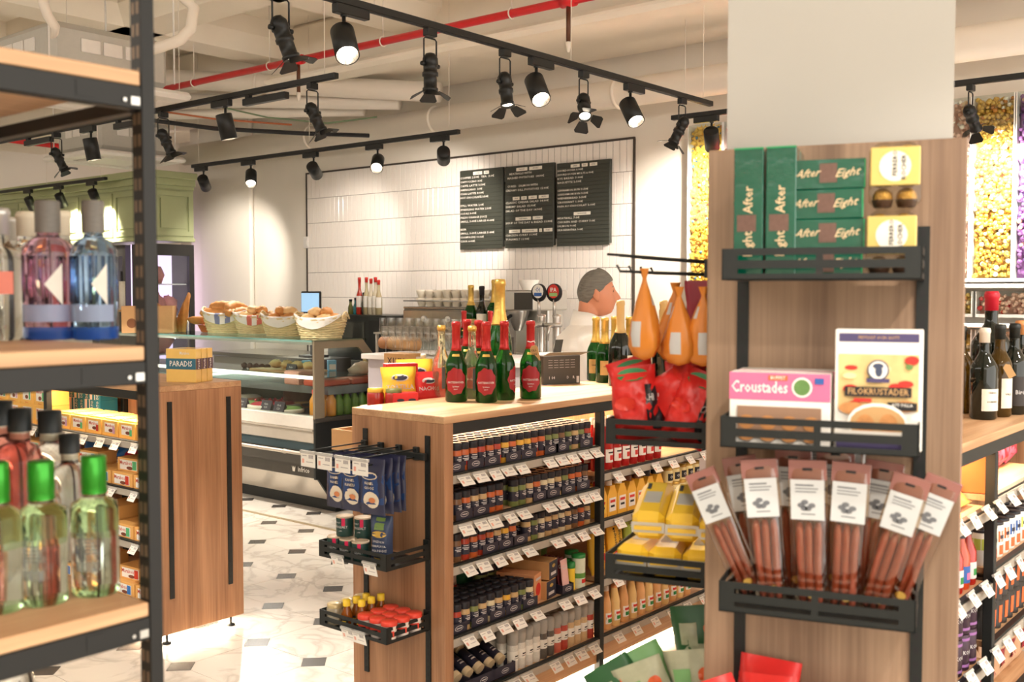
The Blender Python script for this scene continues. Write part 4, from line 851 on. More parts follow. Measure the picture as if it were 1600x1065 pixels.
for i, x in enumerate((-.145, -.06, .03, .115)):
    h = thing('hook', 'black peg hook with a price card, %s from left on the spice unit' % od(i), 'hook', M=EP(YM - x, 1.02), group='peg hooks on the spice unit')
    L = .24
    obj('prong', MB().tube([(0, -.01, -.005), (0, -L, -.005), (0, -L-.006, .012)], .003, 6), BLACK, h); obj('card_arm', MB().tube([(0, -.01, .022), (0, -L-.02, .022)], .0025, 6), BLACK, h); obj('hook_base', MB().box(-.012, -.014, -.016, .012, 0, .03, b=.002), BLACK, h)
    link('price_card', TAG, h, TR(0, -L-.022, .02, s=1.35))
    n = (0, 3, 3, 4)[i]
    for k in range(n):
        M = EP(YM - x + rj.uniform(-.012, .012), 1.02) @ Matrix.Translation((0, -L + .03 + k*.035, -.158)) @ Matrix.Rotation(rj.uniform(-.12, .12), 4, 'Z') @ Matrix.Rotation(rj.uniform(-.06, .06), 4, 'Y')
        tag(link('soup_bag', bbm[(i+k) % 3], None, M @ TR(0, 0, -.012, s=1.12)), 'blue soup packet, %s from front on the %s hook' % (od(k), ('second', 'third', 'rightmost')[i-1]), 'packet', 'blue packets hanging on the spice unit')
# ================================================================ tall oak display around the pillar
kt = thing('oak_display', 'tall oak display panel box wrapped around the white pillar, right', 'display stand', M=KM)
W2 = .2375; KH = 1.86
kf = obj('front_panel', MB().box(-W2, -.02, .03, W2, .0, KH, b=.003), wood('oak_grey_upright', (124, 98, 78), (170, 141, 115), 2, k=.8), kt)
WG = MC['oak_grey_upright']
obj('side_panel', MB().box(-W2, .0, .03, -W2+.02, .5, KH-.002), WG, kt); obj('side_panel', MB().box(W2-.02, .0, .03, W2, .5, KH-.002), WG, kt); obj('back_panel', MB().box(-W2+.02, .48, .03, W2-.02, .5, KH-.002), WG, kt)
for x in (-.165, .165):
    obj('slotted_rail', rail_mesh(1.62, 58).xf(Matrix.Translation((x, -.02, .08))), [BLACK, INK], kf)
def KP(x, y, z, rz=0): return KM @ TR(x, y, z, rz)
# heights from the picture: tray fronts at depth .2 before the panel
tray(KP(0, -.03, 1.60), 'black tray of green chocolate boxes, topmost on the tall display'); tray(KP(0, -.03, 1.30), 'black tray holding pastry shell boxes on the tall display'); tray(KP(0, -.03, 1.0), 'black tray holding sausage packs on the tall display')
AFT = mat('mint_green', (6, 84, 64), .16, var=.2, scale=24, coat=.9, bump=.35); AFE = mat('mint_edge', (20, 150, 90), .3); AFC = mat('clock_brown', (110, 84, 74), .4, .3, var=.3, scale=120); AFG = mat('mint_script', (216, 190, 150), .4)
am = boxmesh('mint_box', .127, .045, .0525, [AFT, AFE, AFC, AFG], [('r', 0, .028, .03, .034, 2), ('i', 'After', .021, -.034, .028, 3, .042), ('i', 'Eight', .021, .034, .028, 3, .04), ('r', -.062, .026, .002, .05, 1), ('r', .062, .026, .002, .05, 1)])
for k in range(4):
    tag(link('mint_box', am, None, KP(.004 + (.003 if k % 2 else 0), -.16, 1.6035 + .053*k, .03*(k % 2))), 'green mint chocolate box lying flat, %s from the top of the stack' % od(3-k), 'chocolate box', 'green mint boxes on the tall display')
av = boxmesh('mint_box', .053, .06, .236, [AFT, AFE, AFC, AFG], [('r', -.003, .10, .034, .03, 2), ('v', 'After', .024, 0, .142, 3, .05), ('v', 'Eight', .024, 0, .062, 3, .045), ('r', 0, .2345, .053, .003, 1)])
for k, x in enumerate((-.13, -.0725)): tag(link('mint_box', av, None, KP(x, -.18, 1.6035, .02*k)), 'green mint chocolate box standing upright, %s of the pair' % ('left', 'right')[k], 'chocolate box', 'green mint boxes on the tall display')
tag(link('mint_box', av, None, KP(-.075, -.105, 1.6035, .0)), 'green mint chocolate box upright behind the front pair', 'chocolate box')
# clear praline packs
CLP = glass('clear_pack', (250, 248, 240), .88, .05); GF = mat('praline_gold', (196, 150, 70), .35, .6, var=.25, scale=200, bump=.5); WL = mat('praline_label', (230, 224, 208), .4); BRC = mat('praline_cup', (70, 44, 30), .6)
pk = MB().box(-.036, -.001, 0, .036, .04, .098, b=.012).mesh('praline_pack', CLP)
gsl = MB().box(-.034, -.003, .034, .034, .0, .09, 1, b=.002).disc(.022, (0, -.0038, .062), m=0, n=20).text('FERRERO', .009, (0, -.0044, .066), (0, 0, 1), (-1, 0, 0), 2, .036).text('ROCHER', .009, (.012, -.0044, .06), (0, 0, 1), (-1, 0, 0), 2, .036).mesh('sleeve', [WL, mat('sleeve_gold', (214, 188, 110), .35, .4), INK])
pra = MB()
for i in range(8):
    a0 = PI*i/8
prl = MB().lathe([(.001, -.0145)] + [(.0145*math.sin(PI*i/8), -.0145*math.cos(PI*i/8)) for i in range(1, 8)] + [(.001, .0145)], 12).mesh('praline', GF)
cup = MB().lathe([(.012, -.014), (.0155, -.003)], 12).mesh('paper_cup', BRC)
for k in range(2):
    r = item('praline_pack', ('lower', 'upper')[k] + ' clear pack of gold pralines at the right of the top tray', 'praline pack', [pk, ('sleeve', gsl)], KP(.115 + .004*k, -.165, 1.6035 + .119*k, .05) @ Matrix.Scale(1.2, 4), 'clear praline packs on the tall display')
    for i in range(2):
        for j in range(3):
            pr_ = link('praline', prl, r, (-.0165 + .033*i, .018, .018 + .031*j)); link('paper_cup', cup, pr_)
# pastry shell boxes
PNK = mat('croustade_pink', (226, 110, 148), .45, var=.05); WHB = mat('box_white', (236, 232, 224), .5); PAST = mat('pastry', (190, 132, 78), .7, var=.3, scale=90); WIN = mat('window_dark', (150, 118, 96), .4); GRNF = mat('garnish_green', (96, 132, 72), .6, var=.3, scale=80); ORG = mat('box_orange', (222, 104, 52), .5); FBL = mat('flag_blue', (52, 92, 160), .5)
prn = [('r', 0, .105, .178, .05, 1), ('t', 'Croustades', .03, -.035, .103, 0, .1), ('o', .04, .105, .036, .036, 0), ('o', .04, .105, .029, .029, 4), ('r', -.002, .121, .034, .009, 5), ('t', 'BUFFET', .008, -.002, .121, 0, .03), ('r', .07, .117, .016, .011, 6), ('r', 0, .04, .148, .058, 3)] + [('o', -.057 + .038*i, .04, .03, .026, 2) for i in range(4)] + [('o', -.057 + .038*i, .016, .03, .02, 2) for i in range(4)]
pkm = boxmesh('pastry_box', .178, .055, .13, [WHB, PNK, PAST, WIN, GRNF, ORG, FBL], prn)
tag(link('pastry_box', pkm, None, KP(-.07, -.19, 1.3035, .0)), 'pink and white pastry shell box with a window, front', 'box'); tag(link('pastry_box', pkm, None, KP(-.066, -.125, 1.3035, .03)), 'second pink pastry shell box standing behind the first', 'box')
VIO = mat('box_violet', (74, 66, 104), .5); SCN = mat('food_print', (222, 190, 130), .55, var=.35, scale=26)
prn = [('r', 0, .196, .132, .015, 1), ('t', 'FESTLIGT OCH GOTT', .007, 0, .196, 3, .09), ('r', 0, .118, .132, .098, 2)]
fr_ = random.Random(11)
for i in range(16): prn.append(('o', fr_.uniform(-.055, .055), fr_.uniform(.08, .158), fr_.uniform(.012, .026), fr_.uniform(.008, .018), (4, 5, 6, 5)[i % 4]))
prn += [('o', -.04, .072, .05, .022, 7), ('o', .045, .078, .04, .02, 7), ('r', -.025, .087, .03, .006, 5), ('o', 0, .14, .036, .036, 8), ('o', 0, .14, .031, .031, 0), ('o', .001, .138, .012, .02, 8), ('o', -.0, .147, .018, .01, 8), ('r', 0, .122, .038, .007, 1), ('r', 0, .102, .11, .017, 9), ('t', 'FILOKRUSTADER', .016, 0, .102, 3, .1), ('r', .04, .078, .048, .014, 9), ('t', 'ATT FYLLA', .007, .04, .08, 0, .04), ('o', 0, .048, .1, .07, 0), ('o', 0, .046, .092, .062, 3), ('o', -.02, .045, .03, .035, 7), ('o', .018, .047, .03, .035, 7), ('r', 0, .012, .136, .022, 1), ('r', 0, .0275, .136, .012, 0)]
flm = boxmesh('filo_box', .145, .05, .21, [WHB, VIO, SCN, mat('print_tan', (190, 150, 100), .5), GRNF, INKR, mat('print_cream', (236, 214, 160), .5), PAST, mat('print_slate', (66, 74, 98), .5), INK], prn)
tag(link('filo_box', flm, None, KP(.098, -.185, 1.3035, .02)), 'tall white and violet filo pastry box with food print', 'box')
# sausage packs, fanned
SAU = mat('sausage', (140, 70, 50), .28, var=.25, scale=40, coat=.7, bump=.15); PINKF = mat('pack_rose', (150, 100, 92), .35, var=.1, scale=40, coat=.4); WLB = mat('pack_label', (200, 202, 202), .45, var=.03); CLR2 = glass('pack_film', (246, 232, 214), .95, .12, .12); GOLDS = mat('pack_sticker', (206, 166, 80), .5); SKB = mat('sketch_grey', (110, 112, 116), .6)
def spack(seed):
    r_ = random.Random(seed); sm = MB()
    sauce = []
    for i in range(3):
        x = -.016 + .016*i; sauce.append(MB().tube([(x + .0015*math.sin(z*25+i+seed), .002*math.cos(z*30+i), z) for z in [.005 + .018*j for j in range(10)]], [.006] + [.0085]*8 + [.005], 8).mesh('sausage', SAU))
    film = pillow(.074, .285, .021, 6, 12, seed=seed, wr=.12, crimp=.02)
    top = MB().box(-.035, -.0035, .25, .035, .0035, .288, 0).box(-.009, -.0045, .268, .009, .0045, .273, 2)
    p = pillow(.066, .31, .026, 6, 12, seed=seed, wr=.0, crimp=.02); lab = MB(); lab.box(-.031, -.0125, .175, .031, -.0118, .252, 0)
    lab.box(-.022, -.013, .240, .012, -.0126, .243, 1).box(-.022, -.013, .234, .02, -.0126, .236, 1).box(-.022, -.013, .228, .016, -.0126, .23, 1)
    for i in range(5): lab.disc(.007, (-.006 + .009*(i % 3) - .002*i, -.0132, .197 + .006*(i // 2)), m=1, n=8, ry=.005)
    lab.box(-.012, -.013, .185, .014, -.0126, .187, 1)
    return sauce, film.mesh('sausage_pack', CLR2), top.mesh('pack_header', [PINKF, WLB, INK]), lab.mesh('label', [WLB, SKB, GOLDS]), MB().disc(.011, (.006, -.0132, .03), n=12, ry=.008).mesh('sticker', GOLDS)
SPK = [spack(s) for s in (201, 202, 203)]
fan = [(-.120, -.15, -.42, -.03), (-.105, -.095, -.2, .0), (-.082, -.165, -.10, .0), (-.045, -.12, -.02, .012), (-.012, -.17, -.03, .0), (.018, -.11, .02, .02), (.042, -.165, .05, .0), (.078, -.10, .12, -.02), (.093, -.165, .26, -.02), (.125, -.12, .34, -.03), (-.02, -.06, -.05, .045), (.03, -.06, .04, .04)]
for k, (x, y, tilt, dz) in enumerate(fan):
    sauce, fm, hd, lb, stk = SPK[k % 3]
    r = item('sausage_pack', 'rose-topped pack of long dried sausages, %s in the fan of packs' % od(k), 'sausage pack', [fm, ('pack_header', hd), ('label', lb), ('sticker', stk)] + [('sausage', s_) for s_ in sauce], KP(x, y, 1.006 + max(dz, 0) + abs(tilt)*.022, rj.uniform(-.15, .15)) @ Matrix.Rotation(tilt, 4, 'Y') @ Matrix.Rotation(.04, 4, 'X') @ Matrix.Scale(.95 - .22*abs(tilt), 4), 'sausage packs on the tall display')
# red bags in the tray below
tray(KP(0, -.03, .64), 'black tray of red bags at the bottom edge of the tall display')
RBG = mat('bag_red', (214, 44, 40), .35, var=.12, scale=30)
for k, (x, y, z, rz, tl) in enumerate([(-.14, -.15, .645, .3, -.35), (-.09, -.12, .645, -.2, -.1), (-.115, -.08, .665, .1, .1), (.0, -.13, .645, -.1, .05), (.06, -.1, .645, .2, -.1)]):
    p = pillow(.12, .20 if k < 3 else .175, .06, seed=300+k, wr=.25); m = MB().join(p); print_patch(m, p, 0, .06, .08, .05, 1, 'o'); print_patch(m, p, .02, .12, .04, .02, 2)
    tag(link('red_bag', m.mesh('red_bag', [RBG, mat('bag_red_dark', (150, 26, 40), .35), LOGO]), None, KP(x, y, z, rz) @ Matrix.Rotation(tl, 4, 'Y') @ Matrix.Rotation(-.2, 4, 'X')), 'shiny red snack bag at the foot of the tall display, %s from left' % od(k), 'bag', 'red bags in the bottom tray')
# ---- trays on the left side of the display: local frame turned by 90 degrees
LM = KM @ Matrix.Translation((-W2, .26, 0)) @ Matrix.Rotation(-PI/2, 4, 'Z')      # local x -> towards viewer ... y into the panel
def LP(x, y, z, rz=0): return LM @ TR(x, y, z, rz)
ld_ = .235
tray(LP(0, -.01, 1.245), 'black tray full of red pepper bags left of the tall display', d=ld_); tray(LP(0, -.01, .945), 'black tray full of yellow packs left of the tall display', d=ld_); tray(LP(0, -.01, .54), 'low black tray of green bags left of the tall display', d=ld_)
for x in (-.165, .165): tag(obj('slotted_upright', rail_mesh(1.62, 58).xf(Matrix.Translation((0, .0, .08))), [BLACK, INK], None, LP(x, 0, 0)), 'black slotted rail on the %s left side of the tall display' % ('near' if x > 0 else 'far'), 'rail')
GRB = mat('bag_leaf_green', (50, 140, 84), .4); BLKB = mat('bag_black', (34, 30, 34), .35); WOO = mat('bag_oranger', (216, 92, 44), .4)
def pepper(seed):
    p = pillow(.105, .165, .06, 8, 12, seed=seed, wr=.4, crimp=.1); m = MB().join(p); print_patch(m, p, 0, .145, .07, .03, 1, 'o', off=.003); print_patch(m, p, .042, .07, .03, .1, 2, off=.003); print_text(m, p, 'CHILI', .022, .04, .09, 3, .028, .006); print_patch(m, p, -.02, .08, .05, .03, 4, 'o', off=.003)
    return m.mesh('pepper_bag', [RBG, GRB, BLKB, LOGO, mat('bag_red_hi', (222, 60, 44), .35)])
PB = [pepper(s) for s in (400, 401, 402)]
for k, (x, y, z, rz, rx, ry) in enumerate([(.11, -.185, 1.25, .15, -.12, -.12), (.12, -.09, 1.25, -.1, -.1, .35), (.11, -.01, 1.25, -.15, -.15, .2), (.02, -.19, 1.27, .35, .1, -.3), (.02, -.1, 1.28, .2, .1, .5), (.10, -.15, 1.335, .1, -.35, 1.0), (.05, -.11, 1.385, .2, -.5, .9), (-.08, -.12, 1.25, .1, 0, 0)]):
    tag(link('pepper_bag', PB[k % 3], None, LP(x, y, z, rz + PI/2 - .0) @ Matrix.Rotation(rx, 4, 'X') @ Matrix.Rotation(ry, 4, 'Y')), 'red pepper snack bag with green leaf print, %s in the left tray' % od(k), 'bag', 'red pepper bags')
YPK = mat('pack_yellow', (240, 196, 52), .32, var=.06, scale=20, coat=.4); SLV = mat('pack_silver', (200, 196, 186), .35, .3)
def ypack(seed):
    m = MB().box(-.036, -.033, 0, .036, .033, .19, 0, .014); m.box(-.03, -.004, -.006, .03, .004, .0, 0).box(-.03, -.004, .19, .03, .004, .196, 0)
    m.box(-.0362, -.012, -.0006, .0362, .012, .0008, 1).box(-.018, -.0338, .06, .018, -.033, .12, 1).box(-.02, -.0342, .135, -.012, -.033, .165, 2).box(-.0368, -.012, .05, -.036, .012, .13, 1).box(.036, -.012, .05, .0368, .012, .13, 1)
    return m.mesh('yellow_pack', [YPK, SLV, INK])
YP_ = [ypack(s) for s in (420, 421)]
for k, (x, y, z) in enumerate([(.10, -.19, .955), (.10, -.115, .955), (.10, -.04, .955), (.0, -.18, .955), (.0, -.1, .955), (.0, -.02, .955), (.09, -.15, 1.032), (.09, -.075, 1.032), (.1, -.0, 1.03)]):
    up = k > 5
    M = LP(x + (.07 if up else .055), y, z + .033, PI/2 + rj.uniform(-.12, .12)) @ Matrix.Rotation((-PI/2 + .22) if up else -PI/2, 4, 'X')
    tag(link('yellow_pack', YP_[k % 2], None, M), ('yellow foil pack lying on top in the left tray, %s' if up else 'yellow foil pack in the bottom layer of the left tray, %s') % od(k-6 if up else k), 'packet', 'yellow packs left of the tall display')
GL = [mat('bag_green_dark', (44, 92, 52), .4, var=.2), mat('bag_herb', (176, 178, 150), .4, var=.3, scale=30), mat('bag_green_light', (120, 170, 110), .4, var=.15)]
for k, (x, y, z, rz, ry) in enumerate([(.10, -.15, .57, .2, -.6), (.12, -.10, .57, .1, -.45), (.06, -.11, .59, .3, -.5), (.0, -.05, .66, .1, -.15), (.1, -.03, .59, 0, -.2)]):
    p = pillow(.12, .2, .05, seed=440+k, wr=.2); m = MB().join(p); print_patch(m, p, 0, .09, .08, .06, 1, 'o'); print_patch(m, p, .02, .05, .05, .03, 2, 'o', off=.003); print_patch(m, p, -.02, .14, .04, .05, 1, off=.003); print_patch(m, p, .03, .15, .03, .03, 2, 'o', off=.003); print_patch(m, p, -.03, .05, .03, .02, 2, 'o', off=.003)
    tag(link('herb_bag', m.mesh('herb_bag', [GL[k % 3], GL[(k+1) % 3], WOO]), None, LP(x, y, z, rz + PI/2) @ Matrix.Rotation(ry, 4, 'Y')), 'green patterned bag in the low left tray, %s from left' % od(k), 'bag', 'green bags left of the tall display')
# ---- hooks with orange bags, upper left
tag(obj('hook_bar', MB().box(-.17, -.03, -.02, .17, -.002, .02, b=.002), BLACK, None, LP(0, 0, 1.628)), 'black cross bar with long hooks left of the tall display', 'hook bar')
ORG2 = mat('bag_orange', (224, 138, 52), .35, var=.08, scale=20); GRYW = mat('bag_window', (206, 206, 206), .3)
def cone_bag(seed):
    r_ = random.Random(seed); pr = [(.003, 0), (.03, .008), (.045, .03), (.047, .055), (.04, .085), (.028, .12), (.016, .15), (.007, .172), (.006, .178), (.014, .2)]
    m = MB(); n = 18; V = []; F = []; ms = []
    for i, (r, z) in enumerate(pr):
        for j in range(n):
            a_ = 2*PI*j/n; k = 1 + .1*math.sin(5*a_+seed+z*30) + r_.uniform(-.04, .04); V.append((r*k*math.cos(a_), r*k*.6*math.sin(a_), z))
    for i in range(len(pr)-1):
        for j in range(n): F.append((i*n+j, i*n+(j+1) % n, (i+1)*n+(j+1) % n, (i+1)*n+j)); ms.append(1 if (2 <= i <= 3 and j % 9 in (4, 5)) else (1 if (i == 5 and j % 9 in (1, 2)) else 0))
    m.add(V, F, 0, True); m.m = ms
    return m.mesh('orange_bag', [ORG2, GRYW])
CB = [cone_bag(1), cone_bag(2)]
CT = MB().lathe([(.004, 0), (.012, .02), (.016, .034), (.001, .035)], 8).mesh('bag_tie', WCAP)
for i, x in enumerate((.145, .05, -.05, -.145)):
    h = thing('hook', 'long black peg hook left of the tall display, %s from the viewer' % od(i), 'hook', M=LP(x, 0, 1.628), group='long hooks left of the tall display')
    obj('prong', MB().tube([(0, -.01, -.012), (0, -.22, -.004), (0, -.228, .01)], .003, 6), BLACK, h); obj('card_arm', MB().tube([(0, -.01, .014), (0, -.25, .034)], .003, 6), BLACK, h); obj('hook_base', MB().box(-.014, -.016, -.03, .014, 0, .03, b=.002), BLACK, h)
for k, (x, y, z, s_) in enumerate([(.145, -.165, 1.43, 1.0), (.145, -.088, 1.42, .85), (.145, -.035, 1.42, .85), (.05, -.12, 1.42, .9)]):
    item('orange_bag', 'orange drop-shaped sweet bag hanging from a hook, %s from left' % od(k), 'bag', [CB[k % 2]], LP(x, y, z, .8 + .4*k) @ Matrix.Scale(s_, 4), 'orange bags hanging left of the tall display')
CRB = mat('bag_crimson', (150, 22, 44), .35)
p = pillow(.12, .19, .03, seed=470, wr=.15)
tag(link('crimson_bag', p.mesh('crimson_bag', CRB), None, LP(-.05, -.06, 1.415, PI/2)), 'crimson bag hanging behind the orange drop-shaped bags', 'bag')
# ================================================================ foreground rack with bottles, left
RA = 0.0; rp_ = ond(237, 455, 1.6)
RKM = Matrix.Translation((rp_.x, rp_.y, 0)) @ Matrix.Rotation(RA, 4, 'Z')     # local -x runs left towards the viewer, +y away
rk = thing('bottle_rack', 'black metal rack with oak shelves of liquor bottles, left foreground', 'rack', M=RKM)
RD = .62; RL = 1.3
BM = mat('rack_black', (20, 20, 18), .5, 0, var=.1)
def upr(x, y):
    m = MB().box(x-.011, y, 0, x+.011, y+.03, 2.5, 0, .001); k = 0
    z = .05
    while z < 2.48:
        for dx in (-.011-.0006,): m.box(dx+x, y+.006, z, x-.0108, y+.012, z+.018, 1).box(dx+x, y+.018, z, x-.0108, y+.024, z+.018, 1)
        z += .033
    return m
for (x, y) in ((0, 0), (-RL, 0), (0, RD-.03), (-RL, RD-.03)): obj('upright', upr(x, y), [BM, mat('slot_glint', (120, 100, 80), .4, .5)], rk)
RS = [.72, 1.103, 1.497, 1.91]
for z in RS:
    s_ = obj('shelf_board', MB().box(-RL+.012, .002, z-.022, -.012, RD-.002, z, b=.002), WOODX, rk)
    for y in (.0, RD-.022): obj('beam', MB().box(-RL+.011, y, z-.058, -.011, y+.022, z-.022, b=.002).box(-.115, y-.001, z-.05, -.085, y, z-.028, 0), BM, s_)
    obj('beam_clip', MB().box(-.03, -.0025, z-.052, -.016, 0, z-.04, 0).disc(.003, (-.04, -.0026, z-.046), m=0, n=8), STEEL, s_)
    for x in (-.0105, -RL+.0105-.0): obj('side_brace', MB().box(x-.01, .02, z-.06, x+.01, RD-.02, z-.04), BM, s_)
tag(obj('support_bar', MB().tube([RKM @ Vector((-RL, RD-.02, 1.70)), RKM @ Vector((0, RD-.02, 1.70))], .004, 8), BM), 'thin black cross bar of the rack behind the blue bottles', 'bar')
def RP(px, py, z, y=None):
    """a spot on the rack shelf under a picture point"""
    return onz(px, py, z)
def gl(key, rgb, tr=1.0, rough=.02, ior=1.33): return mat(key, rgb, rough, trans=tr, var=.0, ior=ior)
GINB = gl('gin_blue', (160, 196, 236)); GINR = gl('gin_pink', (226, 186, 214)); CLEAR = gl('gin_clear', (238, 242, 240)); GRNG = gl('vodka_clear', (240, 250, 238))
CORK = mat('cap_grey', (120, 116, 110), .6, var=.2, scale=60, stretch=(1, 1, 8)); FROST = mat('label_frost', (150, 164, 196), .5, alpha=.8); FROSTW = mat('label_white_frost', (226, 222, 212), .5)
def gin(key, body, m_label):
    R = .0385; h = .195
    m = MB().lathe([(.034, 0), (R, .004), (R, .128), (R*.96, .139), (.03, .15), (.0175, .157), (.0155, .164), (.0155, .18)], 30)
    base = MB().lathe([(R+.0002, .002), (R+.0003, .02)], 30, caps=False).mesh('base_tint', mat('base_blue', (52, 100, 190), .1, trans=.6, ior=1.2))
    cap = MB().lathe([(.0185, .164), (.0185, .21), (.017, .213), (.001, .213)], 22).mesh('stopper', CORK)
    lab = MB().lathe([(R+.0006, .028), (R+.0006, .054)], 24, 0, -PI/2-1.5, -PI/2+1.5).mesh('label', FROST)
    fl_ = MB(); V = []; F = []; n = 10; cuts = []
    for i in range(n+1):
        t = i/n; half = .62*(1-abs(2*t-1))+.02; z = .054 + .062*t
        for s_ in (0, 1): a_ = -PI/2 + 1.15 - half*(1-s_); V.append(((R+.0022)*math.cos(a_), (R+.0022)*math.sin(a_), z))
    for i in range(n): F.append((2*i, 2*i+1, 2*i+3, 2*i+2))
    fl_.add(V, F, 0, True)
    flute = MB()
    for i in range(22): a_ = 2*PI*i/22; flute.tube([((R-.001)*math.cos(a_), (R-.001)*math.sin(a_), .058), ((R-.001)*math.cos(a_), (R-.001)*math.sin(a_), .128)], .0016, 5)
    return [m.mesh('gin_bottle', body), ('stopper', cap), ('base_tint', base), ('label', lab), ('side_label', fl_.mesh('side_label', FROSTW)), ('fluting', flute.mesh('fluting', body))]
gp = {'pink': gin('pink', GINR, 0), 'blue': gin('blue', GINB, 0)}
zs = RS[2]
def ginput(px, py, key, label, s=1.0, d=0, zk=1.0): p = onz(px, py, zs); item('gin_bottle', label, 'liquor bottle', gp[key], TR(p.x, p.y, zs, face - .25 + d) @ Matrix.Diagonal((s, s, s*zk, 1)), 'fluted gin bottles on the rack')
ginput(78, 530, 'pink', 'fluted gin bottle with pink spirit and blue base on the rack', 1.12)
ginput(149, 530, 'blue', 'fluted pale blue gin bottle nearest the rack post', 1.0, 0, 1.12)
cb2 = bottle_parts('liq', .2, .034, .014, CLEAR, LABC, .8, None, sh0=.6, sh1=.78)
cap2 = bottle_parts('liqr', .2, .034, .014, CLEAR, mat('cap_silver', (206, 204, 200), .3, .5), .8, mat('label_rose', (214, 120, 100), .5), .35, .52, 1.0, sh0=.6, sh1=.78)
for k, (px, py, pp, s_, lb) in enumerate([(2, 531, cap2, 1.12, 'clear liquor bottle with a rose label cut by the left edge'), (45, 522, cb2, 1.18, 'clear liquor bottle with pale cap behind the pink gin'), (98, 521, cb2, 1.2, 'clear liquor bottle with pale cap between the two gin bottles'), (20, 520, cap2, 1.15, 'clear bottle with a rose label behind the leftmost one')]):
    p = onz(px, py, zs); item('liquor_bottle', lb, 'liquor bottle', pp, TR(p.x, p.y, zs, face + .4*k, s=s_), 'clear liquor bottles on the rack')
# lower shelf: green capped vodka, black capped gin
zs2 = RS[1]
GCAP = mat('cap_green_metal', (54, 150, 44), .28, .5, var=.06); GRNF2 = mat('vodka_tint', (206, 240, 192), .03, trans=1, ior=1.1)
vb = MB().lathe([(.034, 0), (.0385, .005), (.0385, .145), (.036, .155), (.022, .163), (.019, .168), (.019, .178)], 30).mesh('vodka_bottle', GRNG)
vt = MB().lathe([(.0388, .1), (.0388, .145), (.0364, .1555), (.0222, .1635)], 30, caps=False).mesh('upper_tint', GRNF2); vbs = MB().lathe([(.0342, -.0002), (.0388, .005), (.0388, .014)], 30, caps=False).mesh('base_tint', GRNF2)  # thin shells give the glass its green tint at shoulder and base
vc = MB().lathe([(.021, .172), (.0205, .186), (.0212, .187), (.0205, .233), (.019, .235), (.001, .235)], 24).mesh('cap', GCAP)
vl = MB()
for i in range(5): vl.lathe([(.039, .075 + .006*i), (.039, .078 + .006*i)], 10, 0, -PI/2-.55+.05*i, -PI/2+.55-.06*i)
vl.lathe([(.039, .045), (.039, .062)], 8, 0, -PI/2-.5, -PI/2+.5)
vlm = vl.mesh('print', mat('vodka_print', (120, 126, 116), .5, alpha=.6))
for k, (px, py, s_, lb) in enumerate([(150, 925, .93, 'clear vodka bottle with bright green cap nearest the rack post'), (68, 940, .93, 'clear vodka bottle with bright green cap, middle of the three'), (-3, 952, .95, 'vodka bottle with bright green cap cut by the left edge')]):
    p = onz(px, py, zs2); item('vodka_bottle', lb, 'liquor bottle', [vb, ('cap', vc), ('upper_tint', vt), ('base_tint', vbs), ('print', vlm)], TR(p.x, p.y, zs2, face, s=s_), 'green-capped vodka bottles on the rack')
BC = mat('cap_black_soft', (34, 40, 42), .5)
PINKJ = mat('pink_spirit', (240, 168, 158), .05, trans=.95, ior=1.3)
gb1 = MB().lathe([(.034, 0), (.037, .005), (.037, .15), (.032, .172), (.016, .182), (.0145, .205)], 24)
for k, (px, py, m_, capz, s_, lb) in enumerate([(82, 868, CLEAR, 0, 1.12, 'clear spirit bottle with black cap behind the middle vodka bottle'), (35, 870, PINKJ, 0, 1.14, 'pink spirit bottle with black cap behind the vodka bottles'), (4, 872, PINKJ, 0, 1.2, 'pink spirit bottle with black cap at the left edge'), (112, 872, CLEAR, 0, .95, 'short clear bottle with black cap between the two vodka bottles')]):
    p = onz(px, py, zs2); item('spirit_bottle', lb, 'liquor bottle', [gb1.mesh('spirit_bottle', m_), ('cap', MB().lathe([(.0185, .2), (.0185, .235), (.001, .236)], 20).mesh('cap', BC)), ('neck_band', MB().lathe([(.015, .188), (.015, .2)], 20, caps=False).mesh('neck_band', LABC))], TR(p.x, p.y, zs2, face, s=s_), 'black-capped spirit bottles on the rack')
wg = bottle_parts('lowb', .3, .04, .014, CLEAR, None, .8, LABC, .1, .35, .8)
p = onz(18, 1180, RS[0]); item('clear_bottle', 'clear round bottle on the lowest rack shelf, only its neck in view', 'liquor bottle', wg, TR(p.x, p.y, RS[0], face, s=1.05))
# ================================================================ chocolate shelves and goods on the left unit
def C(x, y, z, rz=0): return G2.P(x, y, z, rz)
CY = mat('choc_yellow', (238, 186, 92), .5, var=.05); CYD = mat('choc_card', (226, 170, 96), .6); CRED = mat('choc_red', (200, 56, 32), .5); CPK = mat('choc_lilac', (206, 160, 190), .5); CGN = mat('choc_mint', (90, 180, 120), .5); CBN = mat('choc_brown', (120, 62, 40), .5); CTL = mat('choc_teal', (40, 128, 150), .5)
def cbox(w_, d, h, acc, name='chocolate_box'):
    return boxmesh(name, w_, d, h, [CY, CRED, acc, CBN, PAPER], [('r', -.0, h*.55, w_*.62, h*.62, 4), ('t', 'Marabou', h*.24, -.0, h*.74, 1, w_*.55), ('r', w_*.22, h*.5, w_*.12, h*.45, 2), ('o', 0, h*.4, w_*.25, h*.22, 3), ('t', 'Marabou', h*.1, 0, h*.1, 1, w_*.3)])
bm_ = [cbox(.135, .12, .095, CGN), cbox(.135, .12, .095, CPK), cbox(.135, .12, .095, CTL)]
# left bay top shelf: two tiers of boxes
k = 0
for t_ in range(2):
    for i in range(6): tag(link('chocolate_box', bm_[(i+t_) % 3 if i != 4 else 0], None, C(.11 + .142*i, .05, CZ[0] + .0955*t_, rj.uniform(-.03, .03))), 'yellow chocolate box, %s from left, %s tier of the far bay' % (od(i), ('lower', 'upper')[t_]), 'chocolate box', 'yellow chocolate boxes in the far bay')
